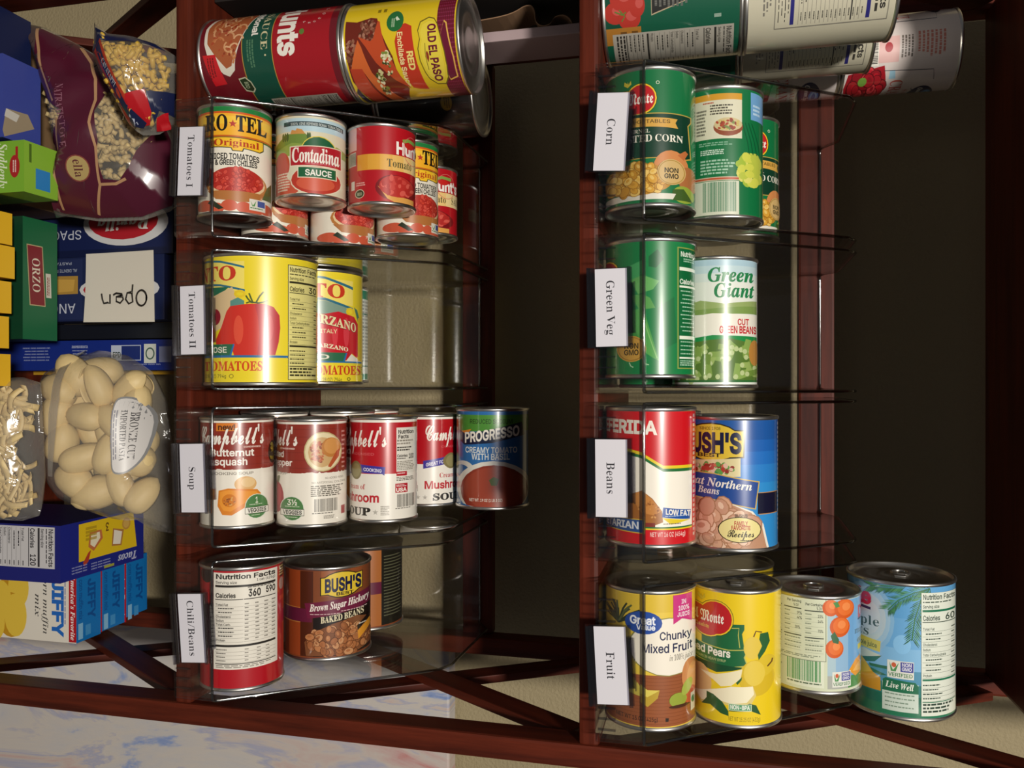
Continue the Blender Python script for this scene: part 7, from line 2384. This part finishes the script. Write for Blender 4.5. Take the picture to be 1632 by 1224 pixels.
# three muffin mix boxes one behind the other
for i, (y0, x1, lb) in enumerate(((776, 294, 'front muffin mix box, white with blue letters and a red stripe'),
                                  (816, 292, 'second muffin mix box, only its blue top showing in the middle'),
                                  (857, 287, 'third muffin mix box at the back, in shadow'))):
    a = Art()
    a.R(0, 145, 78, 155, '#a8141e')
    a.T("America's Favorite", 'I', 2, 147.5, 76, 153, '#e6d8d4', 0.03)
    a.T('JIFFY', 'S', 8, 123, 72, 137, '#1f62b4', 0.2)
    a.fine(8, 139, 60, 142, '#8a8aa8', 1)
    a.T('corn muffin', 'I', 1, 110, 72, 117, '#3a3a3a', -0.02)
    a.T('mix', 'I', 26, 99, 52, 106, '#3a3a3a', -0.02)
    for cx, cy, q in ((20, 70, 24), (52, 66, 26), (36, 46, 24), (62, 38, 22)):
        a.E(cx, cy, q, q * .8, '#b8881c')
        a.E(cx, cy + 6, q * .96, q * .6, '#d9b840')
    t_ = Art()
    t_.T('JIFFY', 'S', 10, 18, 56, 29, '#0a4a8c', 0.16)
    t_.T('corn muffin mix', 'S', 8, 4, 54, 10, '#0a4a8c', 0.08)
    t_.R(58, 3, 76, 10, '#7fb0d0')
    t_.R(62, 14, 74, 22, '#3f8ac0')
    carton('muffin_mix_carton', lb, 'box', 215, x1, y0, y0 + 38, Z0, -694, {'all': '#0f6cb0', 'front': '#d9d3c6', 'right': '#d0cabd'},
           {'front': a, 'top': t_}, 'corn muffin mix boxes')


# ------------------------------------------------------------------ bags
class Bag:
    """a filled pillow of film with a free outline; local x right, y up, bulging towards -n"""

    def __init__(self, outline, thick, seed, wrinkle=2.2, power=2.0):
        self.o = outline
        self.t, self.w, self.p = thick, wrinkle, power
        n = len(outline)
        self.c = (sum(p[0] for p in outline) / n, sum(p[1] for p in outline) / n)
        rn = random.Random(seed)
        self.k = [(rn.uniform(.03, .13), rn.uniform(.03, .13), rn.uniform(0, 6.3), rn.uniform(.4, 1)) for _ in range(7)]

    def edge(self, ang):
        dx, dy = math.cos(ang), math.sin(ang)
        best = 1.0
        for (x0, y0), (x1, y1) in zip(self.o, self.o[1:] + self.o[:1]):
            ex, ey = x1 - x0, y1 - y0
            den = dx * ey - dy * ex
            if abs(den) < 1e-9:
                continue
            ax, ay = x0 - self.c[0], y0 - self.c[1]
            t = (ax * ey - ay * ex) / den
            s_ = (ax * dy - ay * dx) / den
            if t > 0 and -1e-6 <= s_ <= 1 + 1e-6:
                best = max(best, t)
        return best

    def bulge(self, x, y):
        dx, dy = x - self.c[0], y - self.c[1]
        d = math.hypot(dx, dy)
        rho = min(1.0, d / self.edge(math.atan2(dy, dx))) if d > 1e-6 else 0.0
        b = self.t * (1 - rho ** self.p) ** .75
        wv = sum(a * math.sin(kx * x + ky * y + ph) for kx, ky, ph, a in self.k) / 3
        return b + self.w * wv * (.35 + .65 * (1 - rho))

    def shell(self, name, mat, off=0.0, rings=16, segs=72, back=0.6):
        v, f = [], []
        for side in (1, -back):
            for r in range(rings + 1):
                for k in range(segs):
                    ang = 2 * math.pi * k / segs
                    rr = self.edge(ang) * (r / rings) * (1 + off / 400)
                    x, y = self.c[0] + rr * math.cos(ang), self.c[1] + rr * math.sin(ang)
                    z = -(self.bulge(x, y) + off) * side
                    v.append((x / 1000, z / 1000, y / 1000))
        m_ = (rings + 1) * segs
        for s_ in (0, 1):
            for r in range(rings):
                for k in range(segs):
                    q = [s_ * m_ + r * segs + k, s_ * m_ + r * segs + (k + 1) % segs, s_ * m_ + (r + 1) * segs + (k + 1) % segs, s_ * m_ + (r + 1) * segs + k]
                    f.append(tuple(q if s_ else q[::-1]))
        for k in range(segs):
            k2 = (k + 1) % segs
            f.append((rings * segs + k, rings * segs + k2, m_ + rings * segs + k2, m_ + rings * segs + k))
        me = mesh_from(name, v, f, True)
        bm = bmesh.new()
        bm.from_mesh(me)
        bmesh.ops.remove_doubles(bm, verts=bm.verts, dist=1e-5)
        bm.to_mesh(me)
        bm.free()
        me.materials.append(mat)
        return me

    def printing(self, name, art, mat, off=0.5):
        """shapes laid on the bulging front"""
        v, f, c, nn = [], [], [], []

        def put(tri, lay, col, depth=0):
            e = max(math.dist(tri[0], tri[1]), math.dist(tri[1], tri[2]), math.dist(tri[2], tri[0]))
            if e > 7 and depth < 7:
                i = max(range(3), key=lambda q: math.dist(tri[q], tri[(q + 1) % 3]))
                p, q, r = tri[i], tri[(i + 1) % 3], tri[(i + 2) % 3]
                m_ = ((p[0] + q[0]) / 2, (p[1] + q[1]) / 2)
                put([p, m_, r], lay, col, depth + 1)
                put([m_, q, r], lay, col, depth + 1)
                return
            b = len(v)
            for x, y in tri:
                v.append((x / 1000, -(self.bulge(x, y) + off + .12 * lay) / 1000, y / 1000))
                gx = (self.bulge(x + .5, y) - self.bulge(x - .5, y))
                gy = (self.bulge(x, y + .5) - self.bulge(x, y - .5))
                nn.append(Vector((-gx, -1, -gy)).normalized())
            f.append((b, b + 1, b + 2))
            c.append(col)
        for lay, col, tri in art.items:
            put(list(tri), lay, col)
        return ink_mesh(name, v, f, c, mat, nn)


def lean(deg, yaw=0.0):
    """tilts a bag's top away from the viewer"""
    return Matrix.Rotation(math.radians(yaw), 3, 'Z') @ Matrix.Rotation(math.radians(-deg), 3, 'X')


def elbow(rn, r=2.6, bend=9.0):
    pts = [(bend * math.cos(t) - bend, bend * math.sin(t), 0) for t in (i * 0.34 - .7 for i in range(5))]
    m_ = Matrix.Rotation(rn.uniform(0, 6.28), 3, 'Z') @ Matrix.Rotation(rn.uniform(-1.2, 1.2), 3, 'X') @ Matrix.Rotation(rn.uniform(0, 6.28), 3, 'Y')
    return tube([m_ @ Vector(p) for p in pts], r, 7)


def pasta_heap(name, bag, mat, n, rn, r=2.6, bend=9.0, region=None):
    v, f = [], []
    xs = [p[0] for p in bag.o]
    ys = [p[1] for p in bag.o]
    made = 0
    while made < n:
        x, y = rn.uniform(min(xs), max(xs)), rn.uniform(min(ys), max(ys))
        d = math.hypot(x - bag.c[0], y - bag.c[1])
        if d > bag.edge(math.atan2(y - bag.c[1], x - bag.c[0])) - 9:
            continue
        if region and not region(x, y):
            continue
        b = bag.bulge(x, y) - 5
        if b < 3:
            continue
        z = b - rn.uniform(0, 9)
        tv, tf = elbow(rn, r, bend)
        k = len(v)
        v += [((x + p.x) / 1000, -(z + min(p.z, 4)) / 1000, (y + p.y) / 1000) for p in tv]
        f += [tuple(k + i for i in q) for q in tf]
        made += 1
    me = mesh_from(name, v, f, True)
    me.materials.append(mat)
    return me


def px_outline(pts, cx, cy, s):
    """outline measured on the sideways photograph -> mm, x right and y up"""
    return [((y - cy) / s, (x - cx) / s) for x, y in pts]


# maroon bag of macaroni lying across the boxes
CA, SA_ = (150, 170), 1.61
oa = px_outline([(14, 6), (45, 14), (100, 42), (150, 72), (200, 108), (245, 158), (272, 218), (280, 290), (270, 322), (215, 340),
                 (140, 342), (75, 332), (58, 338), (64, 300), (78, 272), (62, 205), (46, 120), (26, 50)], *CA, SA_)[::-1]
bagA = Bag(oa, 42, 5, 2.6)
A_ = lambda x, y: ((y - CA[1]) / SA_, (x - CA[0]) / SA_)
a = Art()
a._put([[A_(*p) for p in [(16, 10), (44, 16), (60, 66), (72, 112), (58, 130), (46, 128), (28, 56)]]], '#4a3a38', raw=True)
outer = [A_(*p) for p in [(44, 20), (100, 44), (150, 75), (200, 112), (243, 160), (268, 218), (276, 290), (266, 318), (214, 336), (140, 338), (84, 330),
                          (70, 326), (78, 300), (92, 268), (86, 225), (74, 216), (102, 190), (112, 176), (96, 166), (70, 144), (62, 110), (52, 60)]]
hole = [A_(*p) for p in [(165, 176), (170, 222), (166, 250), (172, 283), (196, 285), (214, 264), (224, 236), (246, 200), (240, 166), (214, 134), (188, 124), (174, 146)]]
a._put([outer, hole], '#4a1226', raw=True)
for p in ([(42, 22), (62, 72), (80, 128), (96, 160)], [(100, 186), (96, 212), (98, 240), (92, 270), (89, 300), (86, 326)],
          [(112, 52), (140, 86), (156, 118), (163, 157), (159, 197), (166, 235), (164, 292), (145, 334)], [(166, 291), (190, 290), (207, 282)]):
    a.L([A_(*q) for q in p], 2.6, '#a8805c')
for word, x, y0, y1 in (('NATRATIS', 101, 132, 190), ('TOLE', 106, 192, 236)):
    p0, p1 = A_(x, y0), A_(x + 3, y1)
    a.G(word, 'R', p0, (p1[0] - p0[0], p1[1] - p0[1]), (0, 7.6), '#8a5a6a', -0.03)
e = A_(133, 267)
a.E(*e, 12.6, 12.6, '#7a3a34')
a.E(*e, 11.4, 11.4, '#a8905c')
a.G('ella', 'R', (e[0] - 8.5, e[1] - 4), (17, 0), (0, 9), '#5a2a2c', -0.02)


def inside_px(x, y):
    """only where the printing leaves the film clear"""
    u, w = y * SA_ + CA[0], x * SA_ + CA[1]
    return (155 < u < 252 and 115 < w < 292) or (44 < u < 104 and 128 < w < 222)


t = thing('pasta_bag', 'large maroon and clear bag of macaroni with tan stripes lying on the boxes', 'pasta bag', W(-277, 725, -611), rot=lean(12))
link('film', bagA.shell('film', FILM), t)
link('printing', bagA.printing('printing', a, FILM_INK, 0.7), t)
rn = random.Random(21)
o = link('macaroni', pasta_heap('macaroni', bagA, PASTA_TAN, 300, rn, region=lambda x, y: inside_px(x, y)), t)
o['kind'] = 'stuff'

# cavatappi bag
CC, SC = (215, 125), 1.64
oc = px_outline([(150, 30), (158, 50), (205, 54), (250, 68), (280, 88), (285, 150), (276, 196), (250, 212), (222, 213), (204, 196), (184, 160), (158, 115), (146, 82), (150, 55)], *CC, SC)[::-1]
bagC = Bag(oc, 34, 8, 2.0)
C_ = lambda x, y: ((y - CC[1]) / SC, (x - CC[0]) / SC)
a = Art()
for pts, c in (([(151, 34), (160, 54), (208, 58), (250, 72), (268, 84), (230, 76), (178, 78), (162, 90), (150, 84)], '#16204a'),
               ([(163, 92), (178, 76), (226, 182), (212, 196)], '#a8341c'),
               ([(168, 88), (175, 80), (221, 184), (213, 192)], '#141c40'),
               ([(212, 165), (246, 154), (252, 182), (244, 202), (228, 204)], '#b0121c'),
               ([(195, 172), (206, 182), (216, 206), (204, 196)], '#a01620'),
               ([(248, 156), (282, 150), (278, 186), (262, 182), (252, 198)], '#141c40'),
               ([(256, 192), (272, 182), (271, 204), (250, 209)], '#b0121c'),
               ([(212, 196), (222, 182), (240, 200), (232, 206), (214, 204)], '#141c40')):
    a.P([C_(*p) for p in pts], c)
p0, p1 = C_(180, 112), C_(201, 153)
q = Vector((p1[0] - p0[0], p1[1] - p0[1]))
nq = Vector((-q.y, q.x)).normalized() * 4.6
a.G('CAVATAPPI', 'R', p0, (q.x, q.y), (nq.x, nq.y), '#c9c9d0', -0.02)
a.L([C_(216, 190), C_(222, 196), C_(220, 202), C_(226, 200)], 2, '#b8bccc')
t = thing('pasta_bag', 'small bag of yellow corkscrew pasta with a CAVATAPPI stripe and red patches', 'pasta bag', W(-296, 682, -540), rot=lean(14))
link('film', bagC.shell('film', FILM), t)
link('printing', bagC.printing('printing', a, FILM_INK, 0.6), t)
o = link('corkscrew_pasta', pasta_heap('corkscrew_pasta', bagC, PASTA_GOLD, 190, rn, 2.5, 8), t)
o['kind'] = 'stuff'


FILM_SEAM = clear_plastic('folded_film', (0.72, 0.70, 0.66, 1), 0.12, 0.6, 0.2, 0.4, 0.25)


# big shells in a clear bag
def shell_mesh(seed):
    rn = random.Random(seed)
    v, f = [], []
    nu, nv = 26, 18
    for layer in (0, 1):
        for j in range(nv + 1):
            s_ = j / nv * 2 - 1
            prof = (1 - abs(s_) ** 2.4) ** .62 + .04
            for i in range(nu + 1):
                th = math.radians(-128 + 300 * i / nu)
                r = (18.5 - .0065 * (150 + math.degrees(th)) * 3.2) * prof - layer * 1.3
                r += .28 * math.sin(i * 2.6) * (1 - layer)
                v.append((r * math.cos(th) / 1000, r * 1.05 * math.sin(th) / 1000, (s_ * 24 + 3 * math.cos(s_ * 2)) / 1000))
    m_ = (nu + 1) * (nv + 1)
    for layer in (0, 1):
        for j in range(nv):
            for i in range(nu):
                q = (layer * m_ + j * (nu + 1) + i, layer * m_ + j * (nu + 1) + i + 1, layer * m_ + (j + 1) * (nu + 1) + i + 1, layer * m_ + (j + 1) * (nu + 1) + i)
                f.append(q if layer == 0 else q[::-1])
    for j in range(nv):
        for i in (0, nu):
            b = j * (nu + 1) + i
            f.append((b, b + nu + 1, m_ + b + nu + 1, m_ + b))
    me = mesh_from('pasta_shell', v, f, True)
    me.materials.append(PASTA_PALE)
    return me


CS, SS = (172, 708), 1.50
osh = px_outline([(66, 592), (110, 572), (150, 560), (200, 570), (240, 595), (262, 640), (276, 720), (284, 800), (278, 862), (240, 838), (195, 842),
                  (150, 830), (105, 812), (85, 790), (72, 720), (64, 650)], *CS, SS)[::-1]
bagS = Bag(osh, 60, 11, 2.0, 4.6)
SP = W(61, 764, -636)
rotS = lean(8)
t = thing('pasta_bag', 'clear bag of large pale pasta shells with a white oval label', 'pasta bag', SP, rot=rotS)
link('film', bagS.shell('film', FILM), t)
S_ = lambda x, y: ((y - CS[1]) / SS, (x - CS[0]) / SS)
a = Art()
c0 = S_(239, 696)
pts = []
for i in range(32):
    q = 2 * math.pi * i / 32
    pts.append((c0[0] + 38 * math.copysign(abs(math.cos(q)) ** .7, math.cos(q)), c0[1] + 12.5 * math.copysign(abs(math.sin(q)) ** .8, math.sin(q)) + (6 - 9 * abs(math.cos(q)) ** 2) * .6))
a._put([[(c0[0] + (x - c0[0]) * 1.05, c0[1] + (y - c0[1]) * 1.1) for x, y in pts]], '#8a8a8a', raw=True)
a._put([pts], '#d2ceca', raw=True)
a.G('BRONZE CUT', 'R', (c0[0] - 24, c0[1] + 4), (49, 0), (0, 5), '#3c3a3c', -0.02)
a.G('IMPORTED PASTA', 'R', (c0[0] - 26, c0[1] - 2.5), (52, 0), (0, 4.4), '#3c3a3c', -0.03)
a.fine(c0[0] - 26, c0[1] - 5, c0[0] + 26, c0[1] - 11, '#8a8890', 3)
link('sticker', bagS.printing('sticker', a, CARD, 1.0), t)
a = Art()
a.P([S_(112, 566), S_(128, 560), S_(142, 640), S_(128, 760), S_(118, 760), S_(126, 640)], '#b5a98c')
link('seam', bagS.printing('seam', a, FILM_SEAM, 1.4), t)
SM = [shell_mesh(i) for i in range(3)]
rn = random.Random(6)
spots = [(96, 622, 20), (172, 616, 75), (96, 664, -70), (156, 668, 10), (198, 728, 100), (206, 676, 40), (148, 734, 160), (128, 778, 30),
         (168, 800, -20), (216, 786, 70), (236, 650, 110), (228, 618, -40), (118, 596, 60), (240, 740, 20), (252, 800, 130), (100, 712, 110),
         (120, 630, 140, 26), (130, 690, 60, 28), (180, 650, 30, 26), (170, 700, 80, 28), (180, 770, 10, 26), (110, 760, 90, 24), (200, 640, 120, 26), (230, 700, 45, 22), (150, 590, 0, 18), (215, 750, 150, 26)]
mS = Matrix.Translation(SP) @ rotS.to_4x4()
for i, (x, y, q, *deep) in enumerate(spots):
    lx, ly = S_(x, y)
    lx, ly = bagS.c[0] + (lx - bagS.c[0]) * .93, bagS.c[1] + (ly - bagS.c[1]) * .9
    b = bagS.bulge(lx, ly) - 28 - (deep[0] if deep else 0)
    loc = mS @ Vector((lx / 1000, -b / 1000, ly / 1000))
    s_ = thing('pasta_shell', 'large pale pasta shell inside the clear bag', 'pasta shell', loc, 'large pasta shells in the clear bag',
               rotS @ Matrix.Rotation(math.radians(q), 3, 'Y') @ Matrix.Rotation(rn.uniform(-.5, .5), 3, 'X') @ Matrix.Rotation(rn.uniform(2.2, 5.6), 3, 'Z'))
    o = link('shell_wall', SM[i % 3], s_)
    k = rn.uniform(.92, 1.08)
    o.scale = (k, k, k)

# egg noodles
CN, SN = (30, 722), 1.58
on = px_outline([(-60, 630), (-20, 612), (40, 606), (74, 616), (78, 690), (80, 770), (74, 828), (40, 838), (-20, 836), (-62, 826)], *CN, SN)[::-1]
bagN = Bag(on, 32, 14, 2.2, 2.4)
t = thing('pasta_bag', 'clear bag of broad egg noodles in front of the large pasta shells', 'pasta bag', W(66, 684, -684), rot=lean(6))
link('film', bagN.shell('film', FILM), t)
v, f = [], []
rn = random.Random(31)
for i in range(300):
    x, y = rn.uniform(-66, 70), rn.uniform(-52, 26)
    if math.hypot(x - bagN.c[0], y - bagN.c[1]) > bagN.edge(math.atan2(y - bagN.c[1], x - bagN.c[0])) - 19:
        continue
    b = bagN.bulge(x, y) - 4 - rn.uniform(0, 12)
    if b < 2:
        continue
    q = rn.uniform(0, 3.14)
    ln, wd, cv = rn.uniform(22, 36), rn.uniform(4.5, 7.5), rn.uniform(-8, 8)
    k = len(v)
    for j in range(9):
        s_ = j / 8 - .5
        px_, py_ = s_ * ln, cv * (1 - 4 * s_ * s_)
        for sd in (-1, 1):
            ox, oy = px_, py_ + sd * wd / 2
            X, Y = x + ox * math.cos(q) - oy * math.sin(q), y + ox * math.sin(q) + oy * math.cos(q)
            for th in (0, 1):
                v.append((X / 1000, -(b + 3 * math.sin(s_ * 5 + i) - th * 1.0) / 1000, Y / 1000))
    for j in range(8):
        a0, b0 = k + j * 4, k + j * 4 + 4
        f += [(a0, b0, b0 + 2, a0 + 2), (a0 + 1, a0 + 3, b0 + 3, b0 + 1), (a0, a0 + 1, b0 + 1, b0), (a0 + 2, b0 + 2, b0 + 3, a0 + 3)]
o = link('egg_noodles', mesh_from('egg_noodles', v, f, True), t, PASTA_PALE)
o['kind'] = 'stuff'

# ------------------------------------------------------------------ folded paper and an added dark panel at the left of the lower shelf
bm = bmesh.new()
bm_box(bm, Vector((0, 0, .178)), Vector((.010, .054, .356)), bevel=.001)
o = link('cardboard_sheet', bm_done(bm, 'cardboard_sheet'), mat=plain('pale_mauve_board', '#a08c8e', 0.6))
o.location = W(-340, 793, SHELF[1] + 1)
tag(o, 'pale mauve board standing on edge behind the cans at the left of the lower shelf', 'cardboard')
pth = [(-352, -468), (-354, -300), (-358, -200), (-366, -172), (-362, -164), (-350, -162), (-345, -156), (-346, -148), (-352, -143), (-353, -135), (-349, -129), (-343, -126)]
sm = []
for i in range(len(pth) - 1):           # round the folds
    p0, p1, p2, p3 = pth[max(0, i - 1)], pth[i], pth[i + 1], pth[min(len(pth) - 1, i + 2)]
    for j in range(6):
        t = j / 6
        sm.append(tuple(.5 * (2 * p1[q] + (p2[q] - p0[q]) * t + (2 * p0[q] - 5 * p1[q] + 4 * p2[q] - p3[q]) * t * t + (3 * p1[q] - p0[q] - 3 * p2[q] + p3[q]) * t ** 3) for q in (0, 1)))
pth = sm + [pth[-1]]
v, f = [], []
for y in (770, 812):
    for x, z in pth:
        for s_ in (0, 1.1):
            v.append(((x - 3 + s_ + 354) / 1000, (y - 790) / 1000, (z - s_ * .5 - SHELF[1]) / 1000))
n = len(pth)
for i in range(n - 1):
    p, q = 2 * i, 2 * n + 2 * i
    f += [(p, q, q + 2, p + 2), (p + 1, p + 3, q + 3, q + 1), (p, p + 2, p + 3, p + 1), (q, q + 1, q + 3, q + 2)]
f += [(0, 1, 2 * n + 1, 2 * n), (2 * n - 2, 4 * n - 2, 4 * n - 1, 2 * n - 1)]
o = link('paper_bag', mesh_from('paper_bag', v, f), mat=plain('brown_kraft_paper', '#8a6a4e', 0.8))
o.location = W(-354, 790, SHELF[1] + 1)
tag(o, 'brown paper with a curled pale edge beside the left side frame', 'paper bag')
bm = bmesh.new()
bm_box(bm, Vector((0, 0, .1765)), Vector((.008, .205, .353)), bevel=.0008)
o = link('shade_panel', bm_done(bm, 'shade_panel'), mat=plain('dark_brown_board', '#1d1613', 0.7))  # added panel that keeps the corner behind the pale board dark
o.location = W(-376.5, 803, SHELF[1] + 1)
tag(o, 'dark panel added against the left side frame to darken that corner', 'box')
